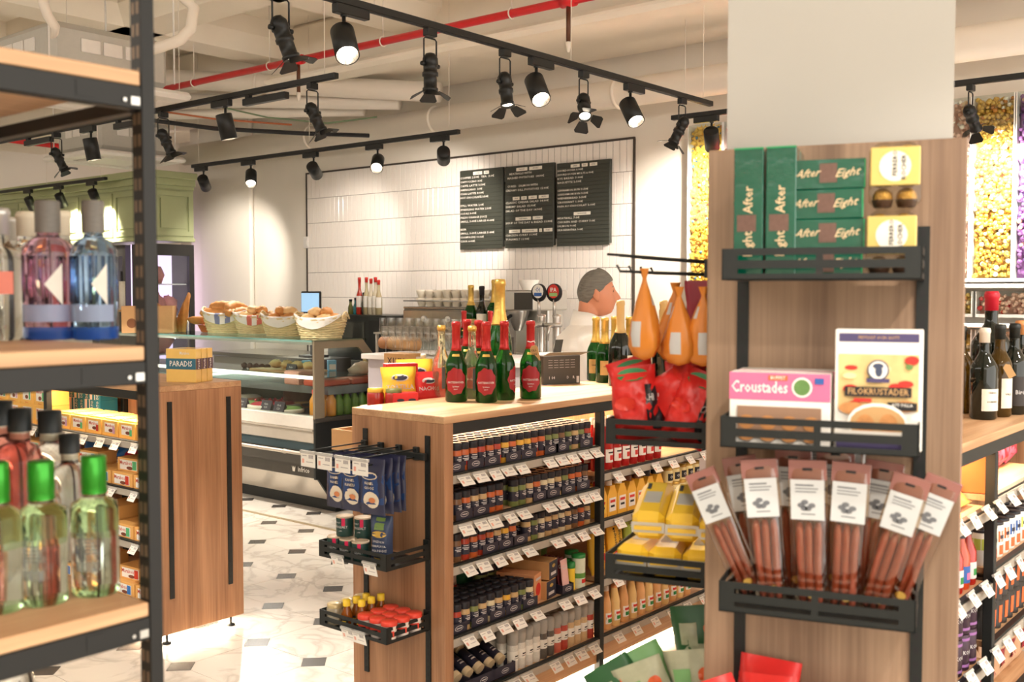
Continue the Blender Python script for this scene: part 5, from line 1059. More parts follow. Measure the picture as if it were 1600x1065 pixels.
# near bay top shelf: open display boxes leaning
op = lambda acc: boxmesh('chocolate_box', .14, .2, .075, [CY, CRED, acc, CBN, PAPER], [('r', 0, .04, .09, .045, 4), ('t', 'Marabou', .022, 0, .05, 1, .08), ('o', .01, .028, .04, .016, 3), ('r', .035, .03, .02, .03, 2)])
ops = [op(CPK), op(CGN), op(CRED)]
ridge = MB()
for i in range(11): ridge.box(-.06, .012 + .016*i, .075, .06, .022 + .016*i, .084, 0, .002)
rm = ridge.mesh('chocolate_bars', mat('bar_gold', (236, 190, 110), .4))
for i in range(6):
    item('chocolate_box', 'open yellow display box of chocolate bars, %s from left, near bay top shelf' % od(i), 'chocolate box', [ops[i % 3], ('chocolate_bars', rm)], C(1.055 + .148*i, .045, CZ[0], .0), 'open display boxes of chocolate bars')
obx_ = boxmesh('big_carton', .25, .12, .2, [mat('carton_amber', (226, 150, 70), .6), CRED], [('t', 'Marabou', .05, -.02, .06, 1, .17)])
tag(link('big_carton', obx_, None, C(.47, .27, CZ[0])), 'large amber carton at the back of the chocolate shelf', 'carton')
TLB = boxmesh('biscuit_box', .05, .1, .11, [CTL, PAPER], [('v', 'DELICATO', .03, .0, .055, 1, .1)])
TL2 = boxmesh('biscuit_box', .05, .1, .11, [PAPER, CTL], [('r', .012, .055, .02, .11, 1)])
for i in range(6):
    for t_ in range(2): tag(link('biscuit_box', TLB if (i*2+t_) % 3 else TL2, None, C(.66 + .054*i, .3, CZ[0] + .1105*t_)), 'teal and white biscuit box, %s from left, %s row' % (od(i), ('lower', 'upper')[t_]), 'biscuit box', 'teal biscuit boxes at the back of the chocolate shelf')
# second shelf: bags left and blue bags, carton boxes
BLUB = mat('bag_bright_blue', (36, 110, 190), .35, var=.1)
for i in range(3):
    p = pillow(.15, .13, .05, seed=500+i, wr=.2); m = MB().join(p); print_patch(m, p, 0, .06, .1, .05, 1, 'o'); print_text(m, p, 'Choco', .03, 0, .06, 2, .09, .004)
    tag(link('candy_bag', m.mesh('candy_bag', [BLUB, mat('bag_deep_blue', (20, 60, 130), .35), PAPER]), None, C(1.06 + .12*i, .2, CZ[1]+.01, .1*i)), 'bright blue candy bag on the second chocolate shelf, %s from left' % od(i), 'bag', 'blue candy bags')
RB_ = mat('bag_ruby', (190, 22, 60), .35, var=.1)
for i in range(5):
    p = pillow(.13, .12, .05, seed=510+i, wr=.2); x = (.7, .82, 1.4, 1.55, 1.68)[i]
    tag(link('candy_bag', p.mesh('candy_bag', RB_), None, C(x, .22, CZ[1]+.01, .1)), 'ruby red candy bag on the second chocolate shelf, %s from left' % od(i), 'bag', 'ruby candy bags')
dsp = lambda acc: boxmesh('chocolate_box', .17, .16, .062, [CYD, CRED, acc, CBN, PAPER], [('r', 0, .03, .13, .045, 4), ('t', 'Marabou', .026, -.02, .038, 1, .09), ('o', .01, .016, .05, .016, 3), ('r', .045, .03, .03, .04, 2)])
dd = [dsp(BLUB), dsp(CRED), dsp(CGN)]
for si in (1, 2, 3):
    for b0, nb in ((.12, 4), (1.06, 5)):
        for i in range(nb):
            x = b0 + .185*i
            item('chocolate_box', 'flat yellow chocolate display box, %s from left, %s bay, %s shelf' % (od(i), 'far' if b0 < 1 else 'near', ('second', 'third', 'lowest')[si-1]), 'chocolate box', [dd[(i+si) % 3]], C(x, .035, CZ[si] + .0, 0), 'flat display boxes of chocolate')
            if (i + si) % 2 == 0:
                item('chocolate_box', 'yellow box of chocolate bars stacked on another, %s from left, %s bay, %s shelf' % (od(i), 'far' if b0 < 1 else 'near', ('second', 'third', 'lowest')[si-1]), 'chocolate box', [dd[(i+si+1) % 3]], C(x, .07, CZ[si] + .0625, .08), 'stacked chocolate boxes')
# boxes on top of the unit
PBX = mat('paradis_yellow', (240, 200, 110), .3, var=.05, coat=.7); PTL = mat('paradis_teal', (56, 110, 132), .4); PDK = mat('paradis_plum', (96, 70, 80), .4)
pbm = boxmesh('praline_box', .16, .042, .155, [PBX, PTL, PAPER, PDK], [('r', 0, .085, .16, .05, 1), ('t', 'PARADIS', .036, 0, .085, 2, .12), ('t', 'Marabou', .02, .02, .135, 2, .05), ('Rr', 0, .085, .042, .05, 3), ('Rv', 'Paradis', .02, 0, .085, 2, .045)])
for k, px in enumerate((292, 292, 292)):
    q = onz(283, 597, 1.16); tag(link('praline_box', pbm, None, TR(q.x, q.y, 1.16, -1.18) @ Matrix.Translation((.0, .047*k, 0))), 'yellow boxed pralines with a teal band on the left unit, %s from front' % od(k), 'chocolate box', 'yellow praline boxes on the left unit')
RTG = boxmesh('red_carton', .12, .09, .07, [CRED, PAPER], [('o', 0, .035, .05, .03, 1)])
q = onz(212, 597, 1.16); tag(link('red_carton', RTG, None, TR(q.x, q.y + .1, 1.16, -.8)), 'small red carton on the left unit beside the rack post', 'carton')
# ================================================================ menu boards
MBK = mat('menu_black', (56, 58, 50), .45); WHL = mat('menu_white', (232, 226, 214), .6)
cols = [
 ['#COFFEE #TEA', 'COFFEE 2:50E  TEA  3:0E', 'CAPPUCCINO 3:0E', 'CAFFE LATTE 3:50E', 'AMERICANO  3:0E', 'CHAI LATTE 4:00E', 'HOT CHOCOLATE 3:50E', '', 'STILL WATER 2:0E', 'SPARKLING WATER 2:50E', 'SODAS 3-00E', 'FRESH ORANGE JUICE', 'SMALL 3-00E LARGE 4-00E', '', 'BEER', 'SMALL 3-00E LARGE 5-00E', 'CHAMPAGNE 10-00E', 'CAVA 6-00E'],
 ['#SWEDISH #SPECIALS', '  MEATBALLS WITH', ' MASHED POTATOES  14:90E', '', ' CURED   SALMON WITH', 'CREAMY DILL POTATOES 15:90E', '', '#GRAB #AND #FRESH #SALADS', 'CLASSIC CAESAR SALAD 14:90E', 'SHRIMP SALAD 15:90E', 'SALAD OF THE DAY 14:90E', '', '#VEGETARIAN #OPTION', 'SOUP OF THE DAY & BREAD 11:90E', '', '#SWEDISH #SANDWICHES #& #TOAST', 'CHICKEN CURRY 11:90E', 'TUNAMELT 11:90E'],
 ['#BREAD #AND #BUNS', 'SOURDOUGH 6-90E', 'SOURDOUGH MULTI 6-90E', 'RYE BREAD 7-90E', 'BAGUETTE 2-50E', '', 'CINNAMON BUN 3-50E', 'CARDAMOM BUN 3-50E', 'WIENERBREAD 3-50E', 'CROISSANT 1-90E', 'PAIN AU CHOCOLAT 3-10E', '', '#SANDWICHES', 'MEATBALL 7-0E', 'CHICKEN AND CURRY 7-0E', 'SALMON 9-0E', 'SKAGENRÖRA 9-0E', '', ''],
]
nm = ['coffee and drinks', 'hot dishes and salads', 'breads and buns']
for c_, (y1, y0) in enumerate([(6.335, 5.835), (5.81, 5.285), (5.255, 4.725)]):
    W = y1 - y0; zt, zb = (2.648, 2.645, 2.63)[c_], 1.965; H_ = zt - zb
    b = thing('menu_board', 'black letter board listing %s, %s of three on the tiles' % (nm[c_], ('left', 'middle', 'right')[c_]), 'menu board', (6.985 - .0, y1, zb), -PI/2)
    obj('backing', MB().box(0, -.03, 0, W, -.002, H_, b=.002), MBK, b)
    rows = 26 if False else len(cols[c_]) + 1; rh = H_/ (rows + .6)
    for i in range(rows + 1):
        z = H_ - (i+.5)*rh - .004; obj('letter_rail', MB().box(.004, -.034, z-rh*.42, W-.004, -.03, z+rh*.42, b=.0015), MBK, b)
    lt = MB()
    for i, t in enumerate(cols[c_]):
        if not t: continue
        z = H_ - (i+.85)*rh - .004; sz = rh*.62
        if t[0] == '#':
            ws = t.split(' '); tot = sum(len(x) for x in ws)*.021*.75; x = W/2 - tot/2
            for x_ in ws:
                wd = (len(x_)-1)*.0155 + .012; lt.box(x, -.0362, z-rh*.4, x+wd, -.035, z+rh*.4, 0)
                lt.text(x_[1:], sz*.7, (x+wd/2, -.0366, z), m=1, fit=wd*.85); x += wd + .02
        else:
            t = t.replace('E', '€') if False else t; v, f = txt(t); wd = (max(q[0] for q in v)-min(q[0] for q in v))*sz*.95; wd = min(wd, W*.92)
            tl = t.strip(); ind = .012 + (len(t) - len(t.lstrip()))*.02; wd = min(len(tl)*.0172, W - ind - .01)
            lt.text(tl.replace('0E', '0€'), sz*1.12, (ind + wd/2, -.0356, z), m=0, width=wd)
    obj('lettering', lt, [WHL, MBK], b)
# ================================================================ wine bottles and groceries at the right edge
def R3(x, y, z, rz=0): return G3.P(x, y, z, rz)
WXR = mat('wax_red', (196, 28, 48), .4, var=.08); WXW = mat('wax_cream', (226, 216, 200), .5); WXK = mat('wax_black', (30, 34, 32), .4); WXO = mat('wax_orange', (226, 150, 90), .5)
AMB = mat('amber_glass', (92, 66, 18), .05, trans=.5, ior=1.4)
def wine(key, h, r, body, wax, lab, pr=(), half=.9, l0=.1, l1=.42, **k): return bottle_parts('w' + key, h, r, .0155*h/.3, body, wax, .84, lab, l0, l1, half, pr, sh0=.55, sh1=.76, **k)
def pw(px, py, d=0): q = onz(px, py, 1.16); return TR(q.x, q.y, 1.16, face - .25 + d)
item('wine_bottle', 'big dark wine bottle with red wax top and cream label, at the back', 'wine bottle', wine('a', .42, .066, DARKGL, WXR, WXW, (('Cuvée', .02, .33, 2), ('des Galets', .02, .28, 2)), .8), pw(1546, 641, -.6))
item('wine_bottle', 'dark wine bottle with cream wax top in front, cream label', 'wine bottle', wine('b', .30, .043, DARKGL, WXW, WXW, (('Château', .009, .3, 2), ('DOMAINE', .008, .2, 2)), .8, .1, .34), pw(1536, 654, .5))
item('wine_bottle', 'amber wine bottle with black wax top and swing tag', 'wine bottle', wine('c', .31, .04, AMB, WXK, WXW, (('VALE', .01, .25, 2),), .6), pw(1560, 650, .6))
item('wine_bottle', 'dark wine bottle with black wax top and black label', 'wine bottle', wine('d', .31, .043, DARKGL, WXK, mat('label_dark', (46, 38, 34), .5), (('Bird', .02, .25, 1),), .9), pw(1583, 646, .3))
item('wine_bottle', 'dark wine bottle with orange wax top behind the black ones', 'wine bottle', wine('e', .315, .042, DARKGL, WXO, WXW), pw(1592, 637, .3))
item('wine_bottle', 'dark wine bottle with white wax top at the right edge', 'wine bottle', wine('f', .315, .042, DARKGL, WXW, WXW), pw(1606, 641, .3))
item('wine_bottle', 'amber wine bottle half hidden behind the tall display', 'wine bottle', wine('g', .30, .04, AMB, WXK, None), pw(1500, 644, .3))
tag(link('swing_tag', MB().prism([(-.012, -.04), (.012, -.04), (.012, .0), (0, .008), (-.012, .0)], .001).mesh('swing_tag', LABK), None, pw(1571, 655) @ Matrix.Translation((0, 0, .175)) @ Matrix.Rotation(-.5, 4, 'Y')), 'kraft paper swing tag tied to the amber wine bottle', 'tag')
NAN = mat('naan_bag', (236, 176, 96), .18, var=.15, scale=12, coat=1)
for k, (x, y, z, rx) in enumerate([(.60, .06, .945, -1.15), (.60, .10, 1.0, -1.2), (.42, .06, .945, -1.15), (.42, .1, 1.0, -1.2), (.24, .06, .945, -1.2)]):
    p = pillow(.2, .22, .05, seed=600+k, wr=.2); m = MB().join(p); print_patch(m, p, -.04, .16, .06, .02, 1, 'o'); print_text(m, p, 'NAAN', .026, -.03, .12, 1, .08, .004)
    tag(link('bread_bag', m.mesh('bread_bag', [NAN, NAVY]), None, R3(x, y, z, .0) @ Matrix.Rotation(rx, 4, 'X')), 'shiny bag of flatbread on the top right shelf, %s' % od(k), 'bread bag', 'flatbread bags at the right')
HOT = mat('chili_sauce', (166, 34, 22), .2, coat=.5); HOT2 = mat('sweet_sauce', (196, 70, 32), .2, coat=.5)
for k in range(9):
    hm = [HOT, HOT2][k % 2]; lab = [GRN, PNK][k % 2]
    prt = [MB().lathe([(.026, 0), (.028, .005), (.028, .1), (.013, .14), (.0125, .155)], 14).mesh('sauce_bottle', hm), ('cap', MB().lathe([(.015, .15), (.015, .172), (.001, .173)], 12).mesh('cap', CAPB)), ('label', MB().lathe([(.0285, .02), (.0285, .07)], 8, 0, -PI/2-1, -PI/2+1).lathe([(.0288, .03), (.0288, .05)], 6, 1, -PI/2-.5, -PI/2+.5).mesh('label', [LOGO if k % 2 == 0 else FBL, lab]))]
    item('sauce_bottle', 'red chili sauce bottle on the right shelf, %s from left' % od(k), 'sauce bottle', prt, R3(.16 + .064*k, .065, .70), 'chili sauce bottles at the right')
CANP = mat('can_plum', (58, 36, 52), .35, .2); CANW = mat('can_pale', (214, 206, 190), .35, .2)
canm = MB().lathe([(.03, 0), (.033, .004), (.033, .105), (.03, .109), (.028, .106), (.001, .106)], 18).mesh('can', CANP); canl = MB().lathe([(.0333, .012), (.0333, .02)], 18, 1).lathe([(.0333, .09), (.0333, .098)], 18, 1).text('KOKOS', .016, (0, 0, .055), m=0, bend=.0335).mesh('label', [LOGO, mat('can_lilac', (150, 100, 160), .4)])
for k in range(8):
    for t_ in range(2): item('coconut_can', 'plum coconut milk can on the right, %s from left, %s tier' % (od(k), ('lower', 'upper')[t_]), 'can', [canm, ('label', canl)], R3(.18 + .07*k, .065, .46 + .1095*t_), 'plum cans at the right')
LIMC = mat('tin_lime', (196, 206, 90), .4); can2 = MB().lathe([(.028, 0), (.031, .004), (.031, .1), (.029, .104)], 16).mesh('can', WHB); can2l = MB().lathe([(.0292, .103), (.0312, .104), (.0312, .112), (.001, .1125)], 16).mesh('lid', CAPB)
can2p = [MB().lathe([(.0313, .05), (.0313, .085)], 14).lathe([(.0316, .06), (.0316, .072)], 5, 1, -PI/2-.5, -PI/2+.5).lathe([(.0313, .01), (.0313, .04)], 6, 2, -PI/2-.6, -PI/2+.6).mesh('label', [c, NAVY, ORG]) for c in (LIMC, ORG, FBL)]
for k in range(9):
    for r in range(2): item('curry_can', 'white can with a bright band and black lid, %s from left, %s row' % (od(k), ('front', 'back')[r]), 'can', [can2, ('lid', can2l), ('label', can2p[k // 2 % 3])], R3(.81 + .07*k, .065 + .07*r, .73), 'white cans at the right')
PKC = mat('snack_pink', (206, 90, 120), .35, var=.2, scale=20)
for k in range(6):
    p = pillow(.12, .19, .05, seed=640+k, wr=.2); m = MB().join(p); print_patch(m, p, 0, .12, .06, .035, 1, 'o'); print_patch(m, p, 0, .05, .08, .05, 2)
    tag(link('snack_bag', m.mesh('snack_bag', [PKC, WHB, CRB]), None, R3(.99 + .1*k, .16, .957, .1)), 'pink snack bag on the right top shelf, %s from left' % od(k), 'bag', 'pink snack bags at the right')
obx3 = boxmesh('orange_box', .13, .16, .12, [ORB, INKR], [('r', .03, .04, .05, .05, 1)])
for k in range(2): tag(link('orange_box', obx3, None, R3(.85 + .0*k, .05 + .17*k, .957, .25)), ('front', 'rear')[k] + ' orange carton beside the flatbread bags', 'carton')
ORC = mat('noodle_black', (50, 44, 40), .4)
for k in range(9):
    for t_ in range(2):
        item('noodle_can', 'black noodle pot with orange print, %s from left, %s tier' % (od(k), ('lower', 'upper')[t_]), 'can', [MB().lathe([(.03, 0), (.033, .09), (.001, .0905)], 16).mesh('noodle_can', ORC), ('label', MB().lathe([(.0315, .02), (.0333, .075)], 5, 0, -PI/2-.5, -PI/2+.7).mesh('label', ORG))], R3(.81 + .07*k, .065, .5 + .091*t_), 'black noodle pots at the right')
BEG = mat('bag_beige', (206, 164, 130), .5, var=.1)
for k in range(5):
    p = pillow(.14, .17, .06, seed=660+k, wr=.2); m = MB().join(p); print_patch(m, p, 0, .08, .08, .06, 1)
    tag(link('rice_bag', m.mesh('rice_bag', [BEG, CRB]), None, R3(.86 + .13*k, .1, .272, .1)), 'beige grain bag low on the right shelves, %s from left' % od(k), 'bag', 'beige bags at the right')
TLG = mat('bag_teal', (40, 150, 140), .4)
for k in range(4):
    p = pillow(.13, .15, .05, seed=680+k, wr=.2); m = MB().join(p); print_patch(m, p, 0, .07, .08, .06, 1, 'o')
    tag(link('snack_bag', m.mesh('snack_bag', [(CAPB, PINKF)[k % 2], (WHB, TLG)[k % 2]]), None, R3(.14 + .14*k, .1, .222, .1)), 'dark snack bag low on the right shelves, %s from left' % od(k), 'bag', 'dark bags at the right')
# ================================================================ candy wall
def candy(label, y1, y0, z0, z1, cols, seed, n=520, sq=True, group='columns of wrapped candy'):
    W = y1 - y0; t = thing('candy_column', label, 'candy dispenser', (WX - .14, y1, z0), -PI/2, group); r_ = random.Random(seed)
    obj('casing', MB().box(0, .12, 0, W, .135, z1-z0).box(0, 0, -.02, W, .135, 0).box(0, 0, 0, .006, .12, z1-z0).box(W-.006, 0, 0, W, .12, z1-z0), mat('acrylic_white', (236, 234, 230), .3), t)
    obj('front_pane', MB().box(.006, .0, 0, W-.006, .003, z1-z0), GLASS, t)
    m = MB()
    for i in range(n):
        x = r_.uniform(.02, W-.02); z = r_.uniform(.01, z1-z0-.02); y = r_.uniform(.02, .07); a_ = r_.uniform(0, PI); mi = 0 if r_.random() < .8 else r_.randrange(1, len(cols))
        M = TR(x, y, z, r_.uniform(-.5, .5), 0, a_); s_ = r_.uniform(.014, .021)
        if mi == 0 and sq:
            q = MB().box(-s_, -s_*.7, -s_*.8, s_, s_*.7, s_*.8, mi, s_*.5)
            q.add([(s_, 0, 0), (s_*2, -.002, s_*.9), (s_*2, .002, -s_*.9)], [(0, 1, 2)], mi).add([(-s_, 0, 0), (-s_*2, -.002, -s_*.9), (-s_*2, .002, s_*.9)], [(0, 1, 2)], mi)
        elif sq: q = MB().lathe([(.001, -s_*.45), (s_*.7, -s_*.3), (s_*.7, s_*.3), (.001, s_*.45)], 7, mi).xf(Matrix.Rotation(PI/2, 4, 'X'))
        else: q = MB().lathe([(.001, -s_*.8), (s_*.7, -s_*.5), (s_*.85, 0), (s_*.6, s_*.55), (.001, s_*.8)], 7, mi)
        m.join(q, M)
    m.box(.008, .075, .002, W-.008, .115, z1-z0-.03, 0)
    c = obj('candy_filling', m, cols, t); c['kind'] = 'stuff'
    return t
YC = mat('candy_yellow', (244, 196, 84), .3, var=.1, coat=.5); BC_ = mat('candy_blue', (92, 140, 170), .3, coat=.5); OC = mat('candy_amber', (206, 130, 50), .3, coat=.5); RC = mat('candy_red', (206, 50, 50), .3, coat=.5); GC = mat('candy_gold', (220, 176, 80), .3, .3, coat=.6); CRM = mat('candy_cream', (240, 214, 176), .35, coat=.5); ROS = mat('candy_rose', (226, 180, 160), .35, coat=.5); PUR = mat('candy_purple', (140, 84, 150), .3, coat=.5); WHC = mat('candy_white', (244, 236, 224), .35, coat=.5)
ya, yb = onx(1074, 300, WX-.14).y, onx(1128, 300, WX-.14).y
candy('tall column of yellow wrapped candy with blue bits beside the wall', ya, yb, 1.50, 2.80, [YC, BC_, OC], 1, 900)
candy('tall column of red wrapped candy next to the yellow one', yb - .005, yb - .42, 1.50, 2.80, [RC, BC_, CRM], 2, 700)
yc = onx(1517, 300, WX-.14).y; yd = onx(1583, 300, WX-.14).y
candy('tall column of pale rose candy beside the gold one', yc + .42, yc + .006, 1.66, 2.78, [ROS, CRM, WHC], 3, 600, False)
candy('tall column of gold and white foil candy right of the pillar', yc, yd, 1.66, 2.78, [GC, OC, WHC, WHC], 4, 900, False)
candy('tall column of purple candy at the right edge', yd - .006, yd - .4, 1.66, 2.78, [PUR, ROS, mat('candy_violet', (90, 60, 120), .3)], 5, 700, False)
for k, (c_, lb) in enumerate([([GC, OC, CRM], 'gold sweets'), ([ROS, RC], 'rose sweets'), ([CRM, WHC], 'cream sweets')]):
    for r in range(2): candy('clear scoop bin of %s in the %s row under the candy columns' % (lb, ('upper', 'lower')[r]), yc + .3 - .34*k, yc - .02 - .34*k, 1.44 - .24*r, 1.58 - .24*r, c_, 20 + k*2 + r, 90, False, 'scoop bins')
tag(obj('candy_ledge', MB().box(WX-.3, yc-1.2, 1.60, WX, yc+.6, 1.625, b=.004).box(WX-.3, yc-1.2, 1.36, WX, yc+.6, 1.385, b=.004), mat('ledge_white', (228, 226, 222), .25, .2)), 'pale double ledge under the candy columns on the right', 'ledge')
tag(obj('candy_cabinet', MB().box(WX-.45, yc-1.4, 0, WX-.01, yc+.7, 1.12, b=.005), WOODZ), 'oak base cabinet below the candy wall, right', 'cabinet')
tag(obj('candy_cabinet', MB().box(WX-.45, yb-.4, 0, WX-.01, ya+.05, 1.45, b=.005), WOODZ), 'oak base cabinet below the yellow candy column', 'cabinet')
tag(obj('wood_post', MB().box(6.1, onx(1132, 300, 6.1).y - .33, 0, 6.2, onx(1132, 300, 6.1).y, onx(1132, 232, 6.1).z, b=.003), mat('post_mauve', (166, 136, 118), .5, var=.06, scale=20, stretch=(8, 8, .5))), 'oak-toned upright panel in front of the red candy', 'panel')
# ================================================================ refrigerated counter
CX0, CX1, CYN, CYF = 4.75, 5.55, 5.70, 9.2
SIL = mat('counter_silver', (206, 198, 186), .3, .55, var=.04); TAUPE = mat('frame_taupe', (140, 128, 108), .4, .3); DKP = mat('counter_dark', (66, 62, 56), .4, .2)
dc = thing('display_counter', 'long refrigerated glass counter of cakes and snacks, dark drawers below', 'counter', (0, 0, 0))
obj('plinth', MB().box(4.96, CYN+.03, 0, 5.45, CYF, .1), BLACK, dc)
obj('kick_panel', MB().prism([(4.93, .07), (4.98, .07), (4.98, .27), (4.80, .27)], CYF-CYN-.04, (0, CYN+.02, 0), (1, 0, 0), (0, 0, 1)), SIL, dc) if False else obj('kick_panel', MB().add([(4.92, CYN+.02, .09), (4.92, CYF, .09), (4.8, CYF, .275), (4.8, CYN+.02, .275), (4.95, CYN+.02, .09), (4.95, CYF, .09), (4.95, CYF, .275), (4.95, CYN+.02, .275)], [(0, 3, 2, 1), (0, 4, 7, 3), (1, 2, 6, 5), (3, 7, 6, 2)]), SIL, dc)
dr = obj('drawer_front', MB().box(4.765, CYN+.02, .265, 5.5, CYF, .50, b=.004), DKP, dc)
obj('teal_band', MB().box(4.76, CYN+.02, .455, 4.77, CYF, .515), mat('band_teal', (60, 78, 84), .3, .3), dc)
obj('handle', MB().tube([(4.715, CYN+.1, .442), (4.715, CYF-.2, .442)], .013, 12).tube([(4.715, CYN+.14, .442), (4.77, CYN+.14, .442)], .01, 10).tube([(4.715, CYN+.28, .442), (4.715, CYN+.3, .442)], .017, 12), SIL, dr)
obj('logo', MB().text('infrico', .05, (4.762, CYN+.14, .315), (0, -1, 0), (0, 0, 1)).prism([(-.02, .02), (-.008, .004), (0, .02), (.008, .004), (.02, .02), (.012, -.02), (-.012, -.02)], .001, (4.762, CYN+.25, .315), (0, -1, 0), (0, 0, 1)), PAPER, dr)
obj('front_band', MB().box(4.752, CYN+.02, .515, 4.80, CYF, .60, b=.006).box(4.745, CYN+.02, .60, 4.80, CYF, .612), SIL, dc)
obj('front_band', MB().box(4.752, CYN+.02, .612, 4.80, CYF, .705, b=.006), mat('counter_pale', (222, 216, 206), .4, .2), dc)
obj('deck', MB().box(4.78, CYN+.02, .64, CX1, CYF, .68), mat('deck_grey', (150, 146, 138), .4, .4), dc)
obj('front_glass', MB().box(4.752, CYN+.02, .705, 4.758, CYF, 1.228), GLASS, dc)
obj('top_glass', MB().box(4.752, CYN+.0, 1.228, 5.24, CYF, 1.238), glass('top_glass', (214, 238, 230), .9), dc)
obj('glass_edge', MB().box(4.747, CYN+.02, 1.227, 4.752, CYF, 1.239), mat('edge_teal', (110, 150, 142), .2), dc)
obj('light_rail', MB().box(4.765, CYN+.04, 1.205, 4.80, CYF, 1.225), mat('rail_white', (238, 236, 230), .3), dc)
sh = obj('glass_shelf', MB().box(4.83, CYN+.03, .965, 5.3, CYF, .973), glass('shelf_glass', (224, 240, 234), .92), dc)
obj('shelf_light', MB().box(4.815, CYN+.03, .955, 4.835, CYF, .978), mat('shelf_led', (255, 246, 232), .4, emit=1.3), dc)
obj('middle_shelf', MB().box(4.90, CYN+.03, .845, 5.5, CYF, .90), mat('shelf_steel', (146, 150, 152), .35, .5), dc)
obj('back_wall', MB().box(5.5, CYN+.03, .68, 5.53, CYF, .86), mat('counter_inner', (84, 88, 76), .6), dc)
# end frame
fo = [(4.752, .68), (4.752, 1.238), (5.20, 1.238), (5.62, .79), (5.62, .68)]; fi = [(4.84, .68), (4.84, 1.178), (5.165, 1.178), (5.50, .82), (5.50, .68)]
ef = MB()
V = [(x, CYN, z) for x, z in fo] + [(x, CYN, z) for x, z in fi] + [(x, CYN+.02, z) for x, z in fo] + [(x, CYN+.02, z) for x, z in fi]
F = []
for i in range(4): F += [(i, 5+i, 6+i, i+1), (10+i, 11+i, 16+i, 15+i), (i, i+1, 11+i, 10+i), (5+i, 15+i, 16+i, 6+i)]
obj('end_frame', ef.add(V, F), TAUPE, dc)
obj('end_glass', MB().prism(fi, .006, (0, CYN+.008, 0), (1, 0, 0), (0, 0, 1)), GLASS, dc)
obj('end_panel', MB().prism([(4.755, .26), (4.78, .26), (4.95, .03), (5.5, .03), (5.5, .66), (4.755, .66)][::1], .02, (0, CYN, 0), (1, 0, 0), (0, 0, 1)), BLACK, dc)
obj('end_cap', MB().box(4.752, CYN-.004, .66, 5.6, CYN+.02, .69, b=.003), DKP, dc)
strip('counter_light', (4.83, 7.4, 1.2), 3.2, .05, 28, (.3, 0, -1), (1, .93, .82), PI/2)
strip('counter_light', (4.9, 7.4, .95), 3.2, .05, 16, (.3, 0, -1), (1, .93, .82), PI/2)
# ---- contents
def cp(px, py, z): q = onz(px, py, z); return q
rc = random.Random(17)
CAKE = mat('cake_dark', (92, 56, 44), .7, var=.2, scale=60); CRMC = mat('cream', (238, 226, 208), .6); BRD = mat('bread_gold', (206, 142, 78), .65, var=.25, scale=30, bump=.3); BRD2 = mat('bread_pale', (224, 184, 128), .7, var=.2, scale=30, bump=.3); WBO = mat('board_wood', (206, 160, 110), .6); BERRY = mat('berry', (200, 70, 80), .4); SALAD = mat('salad', (120, 150, 80), .6, var=.4, scale=60)
def lump(sx, sy, sz, seed, n=10, m_=6):
    r_ = random.Random(seed); pr = []; V = []; F = []; ph = [r_.uniform(0, 6) for _ in range(5)]
    for i in range(m_+1):
        th_ = PI*i/m_
        for j in range(n):
            a_ = 2*PI*j/n; k = 1 + .13*math.sin(3*a_+ph[0]+2*th_) + .09*math.sin(5*th_+ph[1]+a_*2); V.append((sx*k*math.sin(th_)*math.cos(a_), sy*k*math.sin(th_)*math.sin(a_), sz*(1 - k*math.cos(th_))))
    for i in range(m_):
        for j in range(n): F.append((i*n+j, i*n+(j+1) % n, (i+1)*n+(j+1) % n, (i+1)*n+j))
    return MB().add(V, F, 0, True)
def croissant(seed):
    r_ = random.Random(seed); n = 15; P = []; R = []
    for i in range(n): t = i/(n-1)*2-1; P.append((.075*math.sin(t*1.5), .05*(1-math.cos(t*1.5)), .03 + .004*math.cos(t*3))); R.append((.008 + .026*max(0, 1-t*t)**.7) * (1 + (.09 if i % 2 else -.05)))
    return MB().tube(P, R, 10).mesh('croissant', BRD)
CR = [croissant(1), croissant(2)]; RL_ = [lump(.045, .04, .028, s).mesh('bread_roll', (BRD, BRD2)[s % 2]) for s in range(4)]
WICK = mat('wicker', (232, 204, 156), .7, var=.35, scale=16, bump=.8, stretch=(2, 2, 9)); CLOTH = mat('linen', (232, 226, 220), .8, var=.04); CLB = mat('linen_blue', (120, 126, 160), .8); CLR_ = mat('linen_red', (206, 110, 96), .8)
def basket_mesh(a_, b_, h):
    """oval basket woven from stacked strands"""
    m = MB(); n = 28; L = 9
    for l in range(L):
        t = l/(L-1); k = .76 + .24*t**.8; P = []
        for i in range(n):
            an = 2*PI*i/n; w_ = .003*(1 if (i+l) % 2 else -1); dz = .035*abs(math.cos(an))**3*t; P.append(((a_*k+w_)*math.cos(an), (b_*k+w_)*math.sin(an), h*t + dz + .005))
        m.tube(P, h/L*.72, 6, 0, True)
    m.lathe([(1, .004), (1, .006)], n, 0, sx=a_*.74, sy=b_*.74)
    return m
BK = basket_mesh(.2, .13, .125)
HND = MB().tube([(.2 + .0*i, -.06 + .12*i/8, .14 + .05*math.sin(PI*i/8)) for i in range(9)], .007, 6)
